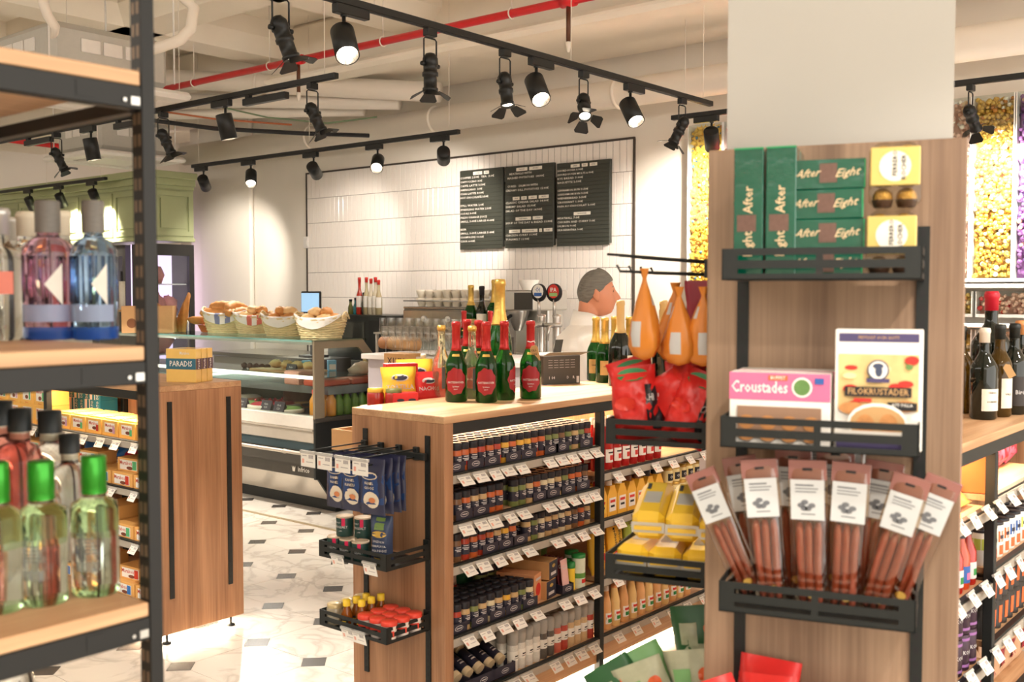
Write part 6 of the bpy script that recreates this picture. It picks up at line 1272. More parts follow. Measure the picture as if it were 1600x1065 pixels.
def basket(px, py, rz, idx, stripe, fill, s=1.0, d=0):
    q = cp(px, py, 1.24); q.x += .12
    lb = ['orange-brown bread basket with a blue striped cloth, leftmost', 'wicker basket with a red striped cloth, second from left', 'wicker basket of pale rolls, second from right', 'large wicker basket with buns and cloth, rightmost'][idx]
    M = TR(q.x, q.y, 1.24, rz, s=s)
    t = thing('bread_basket', lb + ' on the counter', 'basket', M=M)
    obj('basket_weave', BK, WICK, t); obj('handle', HND, WICK, t); obj('handle', HND, WICK, t, Matrix.Rotation(PI, 4, 'Z'))
    # cloth lining hanging over the front edge
    m = MB(); V = []; F = []; nu, nv = 12, 6
    for j in range(nv+1):
        for i in range(nu+1):
            u = i/nu*2-1; an = -PI/2 + u*1.2; v = j/nv; k = 1.03 + .03*math.sin(u*9+j)
            if v < .35: kk = .8 + .23*(v/.35); z = .12 + .03*v/.35
            else: kk = k + .0; z = .15 - (v-.35)/.65*(.075*(1-abs(u)**1.5)+.01)
            V.append((.2*kk*math.cos(an), .13*kk*math.sin(an) - .006*(v > .35), z + .035*abs(math.cos(an))**3))
    for j in range(nv):
        for i in range(nu): F.append((j*(nu+1)+i, (j+1)*(nu+1)+i, (j+1)*(nu+1)+i+1, j*(nu+1)+i+1))
    m.add(V, F, 0, True)
    for f in range(len(m.f)):
        if (f % nu) in (5, 7): m.m[f] = 1
    obj('cloth', m, [CLOTH, stripe], t)
    for k, (x, y, kind) in enumerate(fill):
        me = CR[k % 2] if kind == 'c' else RL_[(k+idx) % 4]
        z = .105 if k < 4 else .15
        tag(link('croissant' if kind == 'c' else 'bread_roll', me, None, M @ TR(x, y, z, rc.uniform(0, 6), rc.uniform(-.3, .3), s=1.3)), '%s in the %s basket, %s' % (('golden croissant' if kind == 'c' else 'bread roll'), ('leftmost', 'second', 'third', 'rightmost')[idx], od(k)), 'bread', 'breads in the counter baskets')
F6 = [(-.09, -.02, 0), (-.02, .03, 0), (.05, -.03, 0), (.1, .02, 0), (-.05, .0, 0), (.03, .01, 0)]
basket(338, 520, -1.1, 0, CLB, [(x, y, 'c') for x, y, _ in F6], 1.1)
basket(384, 521, -1.0, 1, CLR_, [(x, y, 'r') for x, y, _ in F6], 1.0)
basket(428, 525, -1.15, 2, CLOTH, [(x, y, 'r') for x, y, _ in F6], 1.0)
basket(482, 528, -1.2, 3, CLOTH, [(x, y, 'r') for x, y, _ in F6], 1.0)
q = cp(312, 519, 1.24); tag(obj('terracotta_bowl', MB().lathe([(.07, 0), (.1, .06), (.105, .06), (.095, .058), (.07, .01), (.001, .008)], 18), mat('terracotta', (196, 96, 50), .6), None, TR(q.x+.1, q.y, 1.24)), 'orange bowl left of the bread baskets on the counter', 'bowl')
for k in range(3): tag(link('baguette', MB().tube([(-.16+.04*i, .012*math.sin(i), .02) for i in range(9)], [.006] + [.02]*7 + [.006], 9).mesh('baguette', BRD), None, TR(q.x + .1, q.y + .05, 1.30 + .015*k, -1.2 + .2*k)), 'long baguette lying across the orange bowl, %s' % od(k), 'bread', 'baguettes on the orange bowl')
# paper bread sack with baguettes and wooden wine crate further left
q = cp(208, 520, 1.24); wc = thing('wooden_crate', 'pale wooden crate on the far end of the counter', 'crate', (q.x+.15, q.y, 1.24), -.7)
obj('crate_box', MB().box(-.2, -.12, 0, .2, -.105, .22).box(-.2, .105, 0, .2, .12, .22).box(-.2, -.105, 0, -.185, .105, .22).box(.185, -.105, 0, .2, .105, .22).box(-.185, -.105, 0, .185, .105, .015), WBO, wc); obj('brand_mark', MB().disc(.04, (-.12, -.1205, .08), m=0).text('VIN', .04, (.05, -.121, .1), m=0), mat('burnt_brown', (140, 90, 60), .7), wc)
for k in range(3): tag(link('bread_roll', RL_[k], None, TR(q.x + .1 + .06*k, q.y + .03*k, 1.40, k, s=1.6)), 'round loaf in the wooden crate, %s from left' % od(k), 'bread', 'loaves in the crate')
q = cp(262, 519, 1.24)
for k in range(3): tag(link('baguette', MB().tube([(0, 0, .0), (.01, 0, .1), (.03, 0, .25), (.05, 0, .33)], [.02, .026, .024, .008], 9).mesh('baguette', BRD), None, TR(q.x + .15, q.y + .06*k, 1.24, -.8, 0, .12*k)), 'baguette standing upright behind the rack post, %s' % od(k), 'bread', 'upright baguettes')
# on the shelves
for k in range(5): q = cp(380 + 9*k, 566, .973); tag(obj('chocolate_ball', lump(.026, .026, .022, 40+k), CAKE, None, TR(5.05, onx(382 + 9*k, 563, 5.05).y, .973)), 'dark chocolate ball on the glass shelf, %s from left' % od(k), 'pastry', 'chocolate balls in the counter')
q = onx(450, 566, 5.05); tag(obj('cutting_board', MB().box(-.16, -.3, 0, .12, .3, .02, b=.008), WBO, None, TR(5.07, q.y, .974)), 'round-edged oak serving board on the glass shelf', 'board')
for k in range(4): tag(obj('pastry', lump(.05, .045, .03, 60+k), BRD2, None, TR(5.07, q.y - .22 + .13*k, .995)), 'pale pastry on the serving board, %s from right' % od(k), 'pastry', 'pastries on the board')
tsg = MB().prism([(-.06, 0), (.06, 0), (0, .07)], .1, (0, .05, 0), (0, 1, 0), (0, 0, 1)) if False else MB().add([(-.02, -.05, 0), (-.02, .05, 0), (.0, .05, .06), (.0, -.05, .06), (.02, -.05, 0), (.02, .05, 0)], [(0, 3, 2, 1), (4, 5, 2, 3), (0, 4, 3), (1, 2, 5)])
SGN = mat('sign_grey', (72, 64, 72), .6)
def tent(x, y, z, t1_, t2_, label, s=1, rz=0):
    r = tag(obj('price_sign', MB().join(tsg), SGN, None, TR(x, y, z, rz, s=s)), label, 'sign', 'dark tent signs in the counter'); obj('lettering', MB().text(t1_, .018, (-.0085, 0, .038), (0, -1, 0), (.33, 0, .95)).text(t2_, .018, (-.0155, 0, .018), (0, -1, 0), (.33, 0, .95)), LOGO, r)
tent(4.98, onx(456, 562, 4.98).y, .974, 'Bullar', '3,50 €', 'dark tent sign beside the serving board on the glass shelf', 1.1)
for k, px in enumerate((380, 418, 438)): tent(4.84, onx(px, 648, 4.84).y, .70, ('Räkor', 'Kaka', 'Chok')[k], ('12,90', '4,50', '5,20')[k], 'dark tent price sign before the cakes, %s from left' % od(k), 1.2)
# cakes and bowls on the deck
def disk(name, label, cat, px, py, X, r, h, m1, top=None, z=.69):
    y = onx(px, py, X).y; o = tag(obj(name, MB().lathe([(r*.96, 0), (r, .004), (r, h), (r*.97, h+.006), (.001, h+.008)], 20), m1, None, TR(X, y, z)), label, cat)
    if top: obj('topping', MB().lathe([(r*.9, h+.008), (r*.7, h+.022), (.001, h+.024)], 14), top, o)
    return o
disk('layer_cake', 'dark chocolate cake with pale crumbs beside the frame', 'cake', 467, 630, 5.2, .12, .085, CAKE, CRMC, .74)
tag(obj('cake_stand', MB().lathe([(.1, 0), (.03, .01), (.025, .035), (.15, .042), (.15, .05), (.001, .05)], 20), WBO, None, TR(5.2, onx(467, 630, 5.2).y, .685)), 'wooden stand under the chocolate cake', 'cake stand')
disk('berry_cake', 'white cream cake scattered with red berries', 'cake', 428, 645, 5.0, .2, .03, CRMC, BERRY); disk('shrimp_salad', 'pale bowl of shrimp salad left in the counter', 'salad', 385, 637, 5.05, .13, .05, mat('shrimp', (226, 160, 128), .5, var=.3, scale=60), CRMC); disk('salad_bowl', 'green salad bowl beside the berry cake', 'salad', 402, 648, 4.95, .1, .03, CRMC, SALAD); disk('white_plate', 'white plate of dessert left of the juice bottles', 'plate', 455, 650, 4.92, .1, .02, CRMC, SALAD)
for k in range(14):
    a_ = rc.uniform(0, 6.28); r_ = rc.uniform(0, .16); y = onx(428, 645, 5.0).y; tag(obj('berry', lump(.014, .014, .012, 90+k, 7, 4), BERRY, None, TR(5.0 + r_*math.cos(a_), y + r_*math.sin(a_), .735)), 'red berry on the white cream cake', 'berry', 'berries on the cream cake')
OJ = mat('juice_orange', (240, 160, 50), .2, coat=.6); GJ2 = mat('juice_green', (110, 150, 40), .25, coat=.5, var=.2); RJ = mat('juice_red', (130, 24, 40), .25, coat=.5)
jb_ = lambda m_: MB().lathe([(.03, 0), (.033, .005), (.033, .1), (.016, .13), (.016, .145)], 16).mesh('juice_bottle', m_)
jcap = lambda m_: MB().lathe([(.018, .14), (.018, .165), (.001, .166)], 12).mesh('cap', m_)
jcaps = {'o': (jb_(OJ), jcap(INKR)), 'g': (jb_(GJ2), jcap(mat('lid_grey', (120, 112, 104), .4, .3))), 'r': (jb_(RJ), jcap(mat('lid_dark', (84, 70, 66), .4)))}
n = 0
for X, r_, zz in ((4.86, 'o', .69), (4.95, 'o', .69)):
    for k in range(2): item('juice_bottle', 'orange juice bottle behind the counter frame, %s %s' % (('front', 'back')[int(X > 4.9)], ('left', 'right')[k]), 'juice bottle', [jcaps['o'][0], ('cap', jcaps['o'][1])], TR(X, CYN + .13 - .07*k + .0, zz, s=1.15), 'orange juice bottles')
for i in range(5):
    for k in range(2): item('juice_bottle', 'green smoothie bottle seen through the end glass, %s from left, %s row' % (od(i), ('front', 'back')[k]), 'juice bottle', [jcaps['g'][0], ('cap', jcaps['g'][1])], TR(5.03 + .075*i, CYN + .07 + .08*k, .69, s=1.05), 'green smoothie bottles')
for i in range(4): item('juice_bottle', 'dark red juice bottle behind the smoothies, %s from left' % od(i), 'juice bottle', [jcaps['r'][0], ('cap', jcaps['r'][1])], TR(5.0 + .08*i, CYN + .3, .69, s=1.05), 'red juice bottles')
item('squeeze_bottle', 'pale blue squeeze bottle behind the orange juice', 'bottle', [MB().lathe([(.03, 0), (.03, .11), (.012, .13), (.004, .17)], 14).mesh('squeeze_bottle', mat('squeeze_blue', (170, 184, 206), .4))], TR(5.0, CYN + .28, .79))
# meat boards, milk cartons and bags on the middle shelf, seen through the end glass
SMT = mat('meat_red', (206, 92, 66), .5, var=.1)
for k in range(3): tag(obj('meat_pack', MB().box(-.14, -.1, 0, .14, .1, .045, b=.01), SMT, None, TR(5.0 + .3*k, CYN + .16, .901)), 'orange-red packed block on the steel shelf, %s from left' % od(k), 'food pack', 'packed blocks on the steel shelf')
for k in range(2): tag(obj('sandwich_tray', MB().box(-.12, -.08, 0, .12, .08, .05, b=.01), mat('pack_blush', (216, 160, 140), .5, var=.15, scale=30), None, TR(4.98, CYN + .4, .901 + .051*k)), ('lower', 'upper')[k] + ' blush food tray behind the red blocks', 'food pack')
MIL = boxmesh('milk_carton', .06, .06, .15, [mat('milk_blue', (120, 190, 226), .4), PAPER, INK], [('r', 0, .1, .05, .04, 1), ('t', '3,0', .03, 0, .04, 2, .05)])
for k, (x, y) in enumerate([(5.12, .55), (5.22, .5), (5.33, .48), (5.2, .62)]): tag(link('milk_carton', MIL, None, TR(x, CYN + y, .901, -.5)), 'light blue milk carton inside the counter, %s from left' % od(k), 'carton', 'milk cartons')
p = lump(.1, .07, .05, 77); tag(obj('bread_bag', p, mat('bag_clear_bread', (222, 196, 170), .25, var=.2, scale=20, coat=.6), None, TR(5.36, CYN + .2, .947)), 'clear bag of bread on the red blocks by the end glass', 'bread')
tag(obj('cream_box', MB().box(-.1, -.1, 0, .1, .1, .2, b=.003), mat('box_cream', (226, 196, 140), .7), None, TR(5.62, CYN + .25, .86)), 'tall cream carton behind the counter end', 'carton')
tag(obj('stool_shelf', MB().box(5.5, CYN+.1, .02, 5.75, CYN+.4, .858), BLACK), 'dark stand behind the counter end carrying a carton', 'stand')
wcr = thing('wooden_tray', 'pale wooden tray poking out behind the spice unit', 'tray', (2.72, 2.985, .17), 0)
obj('tray_box', MB().box(-.05, -.12, .80, .05, -.105, .88).box(-.05, .105, .80, .05, .12, .88).box(-.05, -.105, .80, -.038, .105, .88).box(.038, -.105, .80, .05, .105, .88).box(-.038, -.105, .80, .038, .105, .812), WBO, wcr)
# ================================================================ bar in front and back bar with coffee machine
MBL = mat('bar_marble', (228, 222, 216), .25, var=.05, scale=3); LIL = mat('bar_lilac', (186, 178, 182), .5, var=.06, scale=8)
bar = thing('bar_counter', 'pale bar counter with a stone top behind the bottles', 'counter', (0, 0, 0))
obj('bar_top', MB().box(4.93, 1.6, 1.115, 5.55, 5.42, 1.15, b=.004), MBL, bar); obj('bar_front', MB().box(4.98, 1.62, .0, 5.5, 5.4, 1.115), LIL, bar)
bb = thing('back_counter', 'dark back counter under the tiled wall', 'counter', (0, 0, 0))
obj('worktop', MB().box(6.3, 3.2, .93, 6.97, 9.2, .97, b=.004), STEEL, bb); obj('cabinet_front', MB().box(6.35, 3.2, 0, 6.97, 9.2, .93), mat('back_cabinet', (176, 168, 158), .4, .3), bb)
def bk(px, X=6.6): return onx(px, 500, X).y
CH_ = mat('chrome', (214, 210, 204), .22, .6, var=.1, scale=30); CUP = mat('cup_cream', (240, 230, 212), .3)
e0, e1 = bk(640, 6.45), bk(765, 6.45); W = e0 - e1
CHE = mat('machine_steel', (168, 164, 158), .2, .8, var=.1, scale=20)
em = thing('espresso_machine', 'chrome espresso machine with stacked cups on top', 'espresso machine', (6.35, e0, .97), -PI/2)
obj('body', MB().box(0, .12, .06, W, .5, .46, b=.02), CHE, em); obj('cup_tray', MB().box(.0, .02, .46, W, .5, .48, b=.006), CHE, em); obj('drip_tray', MB().box(.02, -.06, .0, W-.02, .12, .08, b=.008), CH_, em); obj('head_panel', MB().box(.01, .0, .30, W-.01, .12, .46, b=.015), CHE, em)
obj('cup_rail', MB().tube([(.01, .02, .53), (W-.01, .02, .53), (W-.01, .49, .53), (.01, .49, .53)], .006, 8, 0, True), CH_, em)
for i in range(3):
    x = W*(.2 + .3*i); g = obj('group_head', MB().lathe([(.03, .22), (.036, .25), (.036, .31)], 14, c=(x, .04, 0)), CH_, em); obj('portafilter', MB().lathe([(.02, .2), (.034, .205), (.034, .23)], 14, c=(x, .04, 0)).tube([(x, .01, .218), (x, -.12, .205)], .012, 8, 1), [CH_, INK], em)
    obj('pressure_gauge', MB().tube([(x+.09, -.0, .38), (x+.09, -.012, .38)], .025, 12), PAPER, em)
for x in (.03, W-.03): obj('steam_wand', MB().tube([(x, .0, .32), (x, -.06, .28), (x, -.07, .1)], .006, 6), CH_, em)
cupm = MB().lathe([(.02, 0), (.024, .004), (.038, .045), (.04, .058), (.037, .057), (.03, .02), (.001, .012)], 14).tube([(.037, 0, .048), (.055, 0, .045), (.055, 0, .022), (.033, 0, .02)], .004, 6).mesh('coffee_cup', CUP)
k = 0
for i in range(8):
    for r in range(2):
        for t_ in range(2): tag(link('coffee_cup', cupm, None, TR(6.35 + .09 + .13*r + .06, e0 - .1 - i*(W-.2)/7.0, 1.451 + .07*t_, rc.uniform(0, 6), s=1.25)), 'cream coffee cup on the espresso machine, %s from left, %s row, %s tier' % (od(i), ('front', 'back')[r], ('lower', 'upper')[t_]), 'cup', 'cups on the espresso machine')
tag(obj('steel_jug', MB().lathe([(.035, 0), (.04, .005), (.04, .16), (.036, .17), (.036, .16), (.001, .01)], 16), CH_, None, TR(6.62, e0 + .03, 1.45-.48+.0)) , 'tall steel container left of the espresso machine', 'container')
# glass racks
TGL = glass('tumbler_glass', (252, 252, 250), .985, .02, .14)
tgm = MB().lathe([(.033, 0), (.028, .11), (.0285, .112), (.001, .112)], 10).mesh('tumbler', TGL)
for i in range(11):
    for r in range(2): tag(link('tumbler', tgm, None, TR(5.75 + .085*r, onx(606 + 14*i, 520, 5.8).y, 1.26)), 'upturned clear tumbler, %s from left, %s row of the glass shelf' % (od(i), ('front', 'back')[r]), 'glass', 'tumblers on the glass shelf')
gs_ = thing('glass_shelf', 'steel glass shelf behind the bar with upturned tumblers', 'shelf', (0, 0, 0)); y0_, y1_ = onx(770, 520, 5.8).y, onx(598, 520, 5.8).y
obj('shelf_plate', MB().box(5.7, y0_, 1.245, 6.0, y1_, 1.259), CH_, gs_)
for y in (y0_ + .02, y1_ - .02):
    for x in (5.72, 5.98): obj('shelf_leg', MB().tube([(x, y, 0), (x, y, 1.245)], .012, 8), CH_, gs_)
wgm = MB().lathe([(.034, 0), (.034, .003), (.004, .01), (.004, .085), (.02, .1), (.036, .13), (.034, .19), (.033, .19), (.034, .13), (.003, .105)], 14).mesh('wine_glass', TGL)
for i in range(10):
    for r in range(2): tag(link('wine_glass', wgm, None, TR(5.05 + .09*r, onx(608 + 11*i, 545, 5.08).y, 1.15)), 'clear wine glass on the bar, %s from left, %s row' % (od(i), ('front', 'back')[r]), 'wine glass', 'wine glasses on the bar')
q = onz(628, 548, 1.15)
tag(obj('paper_roll', MB().tube([(0, -.13, .05), (0, .13, .05)], .05, 16), mat('kraft_roll', (206, 160, 110), .7), None, TR(5.4, onx(632, 540, 5.4).y, 1.15)), 'kraft paper roll lying behind the wine glasses', 'roll'); tag(obj('paper_roll', MB().tube([(0, -.1, .05), (0, .1, .05)], .045, 16), mat('kraft_roll2', (190, 130, 84), .7), None, TR(5.4, onx(612, 540, 5.4).y, 1.15)), 'brown paper roll left of the kraft roll', 'roll')
tag(link('card_box', boxmesh('card_box', .2, .15, .25, [CARDB, INK], [('t', 'X1', .06, -.03, .2, 1, .08), ('t', 'VIN', .06, .05, .2, 1, .08)]), None, TR(4.83, onx(628, 580, 4.8).y + .1, .92, -PI/2)), 'cardboard box with black stencil marks before the bar', 'box')
tag(obj('box_stand', MB().box(4.79, onx(628, 580, 4.8).y - .03, 0, 4.97, onx(628, 580, 4.8).y + .23, .919), DKP), 'dark stand carrying the stencilled cardboard box', 'stand')
# bottles on the bar
item('sparkling_wine_bottle', 'far red-foiled bottle on the bar, left one', 'bottle', rbt, TR(5.05, onx(725, 520, 5.05).y, 1.15, face)); item('sparkling_wine_bottle', 'far red-foiled bottle on the bar, right one', 'bottle', rbt, TR(5.05, onx(766, 520, 5.05).y, 1.15, face))
for k, (px, pp, s_, lb) in enumerate([(736, gbt, 1.18, 'far gold-foiled champagne bottle on the tall bar shelf'), (753, bottle_parts('farw', .31, .04, .015, DARKGL, INK, .82, WXW, .15, .45, .9), 1.12, 'far dark wine bottle with white label on the bar shelf'), (773, gbt, 1.3, 'far tall gold-foiled bottle behind the huge one')]):
    item('bar_bottle', lb, 'bottle', pp, TR(5.45, onx(px, 500, 5.45).y, 1.27, face, s=s_))
tag(obj('bar_riser', MB().box(5.36, onx(790, 500, 5.45).y, 1.15, 5.54, onx(722, 500, 5.45).y, 1.269, b=.003), DKP), 'dark riser on the bar under three tall bottles', 'riser')
# coffee brewer, taps
b0 = bk(845, 6.4); br_ = thing('coffee_brewer', 'steel filter coffee brewer beside the beer taps', 'coffee brewer', (6.3, b0 + .42, .97), -PI/2)
obj('column', MB().box(.04, .25, 0, .38, .45, .5, b=.01), STEEL, br_); obj('brew_head', MB().box(.0, .0, .46, .42, .45, .62, b=.01), STEEL, br_); obj('front_panel', MB().box(.24, -.006, .47, .42, .0, .6), DKP, br_); obj('funnel', MB().lathe([(.03, .3), (.09, .44), (.09, .46)], 16, c=(.16, .14, 0)), STEEL, br_); obj('funnel_handle', MB().tube([(.16, .05, .42), (.17, -.08, .36), (.2, -.1, .3)], .014, 8), INK, br_)
obj('filter_stack', MB().lathe([(.05, .62), (.085, .70), (.08, .70), (.001, .64)], 18, c=(.22, .2, 0)), PAPER, br_)
for k, px in enumerate((846, 870)):
    y = onx(px, 500, 6.0).y; t = thing('beer_tap', 'chrome beer tap with a round %s badge behind the bar' % ('white and blue', 'black and red')[k], 'beer tap', (6.0, y, .97), -PI/2)
    obj('tap_column', MB().lathe([(.045, 0), (.03, .02), (.03, .42), (.034, .44), (.001, .45)], 16), CH_, t); obj('spout', MB().tube([(0, -.03, .36), (-.0, -.09, .36), (-.01, -.1, .26)], .012, 8).tube([(-.1, -.03, .37), (.06, -.03, .37)], .016, 8), CH_, t); obj('badge', MB().tube([(0, -.02, .60), (0, -.04, .60)], .065, 20), [INK, INK][k], t)
    obj('badge_print', MB().disc(.05, (0, -.042, .61), m=0).box(-.035, -.0435, .575, .035, -.0425, .60, 1).text(('Öl', 'IPA')[k], .04, (0, -.0438, .62), m=2), [(PAPER, FBL, FBL), (INKR, mat('badge_green', (150, 190, 120), .5), PAPER)][k], t); obj('tap_lever', MB().tube([(0, -.03, .44), (0, -.03, .55)], .012, 8), CH_, t)
tag(obj('tap_stand', MB().box(5.9, onx(880, 500, 6).y, 0, 6.15, onx(835, 500, 6).y, .969), DKP), 'dark pedestal carrying the beer taps', 'stand')
# black oven with bottles on top, till screen
y_ = bk(560, 6.3); ov = thing('black_oven', 'black countertop oven with bottles on top', 'oven', (6.3, y_ + .42, .97), -PI/2)
obj('casing', MB().box(0, 0, 0, .78, .5, .40, b=.01), mat('oven_black', (36, 40, 38), .35), ov); obj('oven_window', MB().box(.06, -.006, .08, .5, .0, .34), mat('oven_glass', (70, 72, 68), .1, coat=.6), ov); obj('control_strip', MB().box(.56, -.006, .05, .74, 0, .36), mat('oven_dark', (24, 26, 26), .3), ov)
SYR = [(196, 60, 44), (226, 214, 190), (206, 190, 150), (60, 150, 160), (120, 120, 60), (60, 66, 60)]
for k, (px, h, c) in enumerate([(548, .11, 4), (556, .12, 3), (562, .27, 0), (569, .16, 5), (573, .27, 2), (580, .26, 1), (587, .27, 1), (592, .25, 2)]):
    item('syrup_bottle', 'slim syrup bottle on the black oven, %s from left' % od(k), 'bottle', bottle_parts('syr%d' % k, h*1.25, .032 if h > .2 else .025, .013, mat('syrup_%d' % c, SYR[c], .15, coat=.5, trans=.3), INKR if h > .2 else INK, .86, WCAP if h > .2 else None, .2, .5, .9), TR(6.5, bk(px, 6.5), 1.37, face), 'syrup bottles on the black oven')
y_ = onx(485, 490, 6.0).y; ts = thing('till_screen', 'black till screen with a light blue display behind the baskets', 'screen', (6.0, y_, 1.0), -PI/2 - .1)
obj('bezel', MB().box(-.15, 0, .38, .15, .02, .58, b=.008), INK, ts); obj('display', MB().box(-.135, -.003, .40, .135, 0, .565), mat('screen_blue', (150, 190, 226), .3, emit=.5), ts); obj('screen_stand', MB().box(-.04, .02, .0, .04, .06, .45).box(-.1, -.06, 0, .1, .12, .02), INK, ts)
tag(obj('till_table', MB().box(5.85, y_-.3, 0, 6.2, y_+.3, .999), DKP), 'dark till table behind the refrigerated counter', 'table')
for i in range(4): tag(link('tumbler', tgm, None, TR(6.5, bk(606 + 6*i, 6.5), .971, s=1.8)), 'tall glass carafe left of the espresso machine, %s' % od(i), 'carafe', 'tall carafes')
# ================================================================ green cabinets and coolers at the far left
GRNC = mat('cabinet_sage', (168, 174, 132), .5, var=.03)
gx, gy = 6.1, 9.9
gc = thing('green_cabinet', 'sage green panelled wall cabinets above the coolers', 'cabinet', (0, 0, 0))
obj('carcass', MB().box(gx, gy, 2.14, gx+.5, 13.6, 2.80), GRNC, gc)
co = MB()
for i, (o_, z0, z1) in enumerate([(.02, 2.66, 2.70), (.05, 2.70, 2.77), (.09, 2.77, 2.84)]): co.box(gx-o_, gy-o_, z0, gx+.5, 13.6, z1, 0, .006)
obj('cornice', co, GRNC, gc); obj('base_rail', MB().box(gx-.03, gy-.03, 2.11, gx+.5, 13.6, 2.15, b=.005), GRNC, gc)
def door(p, ux, W, H_):
    ux = Vector(ux); m = MB(); nn = ux.cross(Vector((0, 0, 1))); P = Vector(p)
    def slab(a, b, c, d, t): q = [P + ux*a + UZ*c, P + ux*b + UZ*c, P + ux*b + UZ*d, P + ux*a + UZ*d]; m.add(q + [v + nn*t for v in q], [(4, 5, 6, 7), (0, 1, 5, 4), (1, 2, 6, 5), (2, 3, 7, 6), (3, 0, 4, 7)])
    slab(0, W, 0, .05, .02); slab(0, W, H_-.05, H_, .02); slab(0, .05, .05, H_-.05, .02); slab(W-.05, W, .05, H_-.05, .02); slab(.08, W-.08, .08, H_-.08, .012)
    obj('cabinet_door', m, GRNC, gc)
for i in range(5): door((gx, gy + .02 + .72*(i+1) - .02, 2.17), (0, -1, 0), .69, .47)
door((gx + .02, gy, 2.17), (1, 0, 0), .46, .47)
DG = mat('cooler_glow', (214, 190, 226), .5, emit=1.3); CBK = mat('cooler_black', (40, 38, 36), .4)
def cooler(label, M, W, H_=2.08):
    t = thing('glass_cooler', label, 'cooler', M=M)
    obj('frame', MB().box(0, 0, 0, .06, .06, H_).box(W-.06, 0, 0, W, .06, H_).box(.06, 0, H_-.12, W-.06, .06, H_).box(.06, 0, 0, W-.06, .06, .12), CBK, t); obj('back', MB().box(0, .40, 0, W, .42, H_), DG, t); obj('side', MB().box(0, .06, 0, .02, .4, H_).box(W-.02, .06, 0, W, .4, H_), CBK, t)
    obj('glass_door', MB().box(.06, .02, .12, W-.06, .026, H_-.12), GLASS, t)
    for z in (.5, .9, 1.3, 1.65): obj('wire_shelf', MB().box(.02, .08, z, W-.02, .39, z+.012), mat('wire_white', (226, 220, 226), .4), t)
    obj('door_handle', MB().tube([(W-.1, -.02, .9), (W-.1, -.02, 1.4)], .01, 8), STEEL, t)
    return t
cooler('black glass door cooler with a lilac glow, right of the rack post', TR(gx, gy, 0), .50); c2_ = cooler('black glass door cooler with a lilac glow, left of the rack post', TR(gx, gy + .5 + .75, 0, -PI/2), .72)
MEAT = mat('cured_meat', (206, 130, 130), .5, var=.3, scale=14)
for k, (x, z, s_) in enumerate([(.18, 1.662, 1.0), (.14, 1.312, 1.4), (.32, 1.312, 1.2), (.2, .912, 1.5)]): tag(obj('cured_ham', lump(.09, .08, .09, 120+k), MEAT, None, TR(gx + x, gy + .22, z, s=s_)), 'pink cured ham in the lit cooler, %s from top' % od(k), 'ham', 'hams in the cooler')
tag(obj('wine_holder', MB().box(-.05, -.05, 0, .05, .05, .02).tube([(-.02, 0, .02), (-.02, 0, .3)], .03, 10, 1).tube([(-.02, 0, .3), (-.02, 0, .4)], .012, 8, 2), [WBO, WXW, INK], None, TR(5.6, onx(194, 480, 5.6).y, 1.38)), 'pale bottle on a wooden base beside the far cooler', 'bottle')
tag(obj('holder_table', MB().box(5.45, onx(194, 480, 5.6).y-.2, 0, 5.75, onx(194, 480, 5.6).y+.2, 1.379), DKP), 'dark stand under the pale bottle near the coolers', 'stand')
# ================================================================ the man in the white jacket, walking to the right
pp_ = ond(922, 455, 5.55); px_, py_ = pp_.x, pp_.y
PM = Matrix.Translation((px_, py_, 0)) @ Matrix.Rotation(math.atan2(RT.y, RT.x) + .2, 4, 'Z')     # local +x = the way he faces, +y away from the viewer
SKIN = mat('skin', (206, 138, 106), .5, var=.06, scale=12); HAIR = mat('hair_grey', (112, 108, 100), .7, var=.55, scale=22, stretch=(.5, 2.5, 6), bump=.6); JKT = mat('jacket_white', (244, 240, 234), .8, var=.03, scale=6); TRS = mat('trousers_dark', (48, 48, 52), .8)
def loft(rings, n=20, m=0):
    """rings: (cx, cy, cz, rx, ry) ellipses around an upright-ish path"""
    mb = MB(); V = []; F = []
    for (cx, cy, cz, rx, ry) in rings:
        for j in range(n): a_ = 2*PI*j/n; V.append((cx + rx*math.cos(a_), cy + ry*math.sin(a_), cz))
    for i in range(len(rings)-1):
        for j in range(n): F.append((i*n+j, i*n+(j+1) % n, (i+1)*n+(j+1) % n, (i+1)*n+j))
    F += [tuple(range(n-1, -1, -1)), tuple((len(rings)-1)*n+j for j in range(n))]
    return mb.add(V, F, m, True)
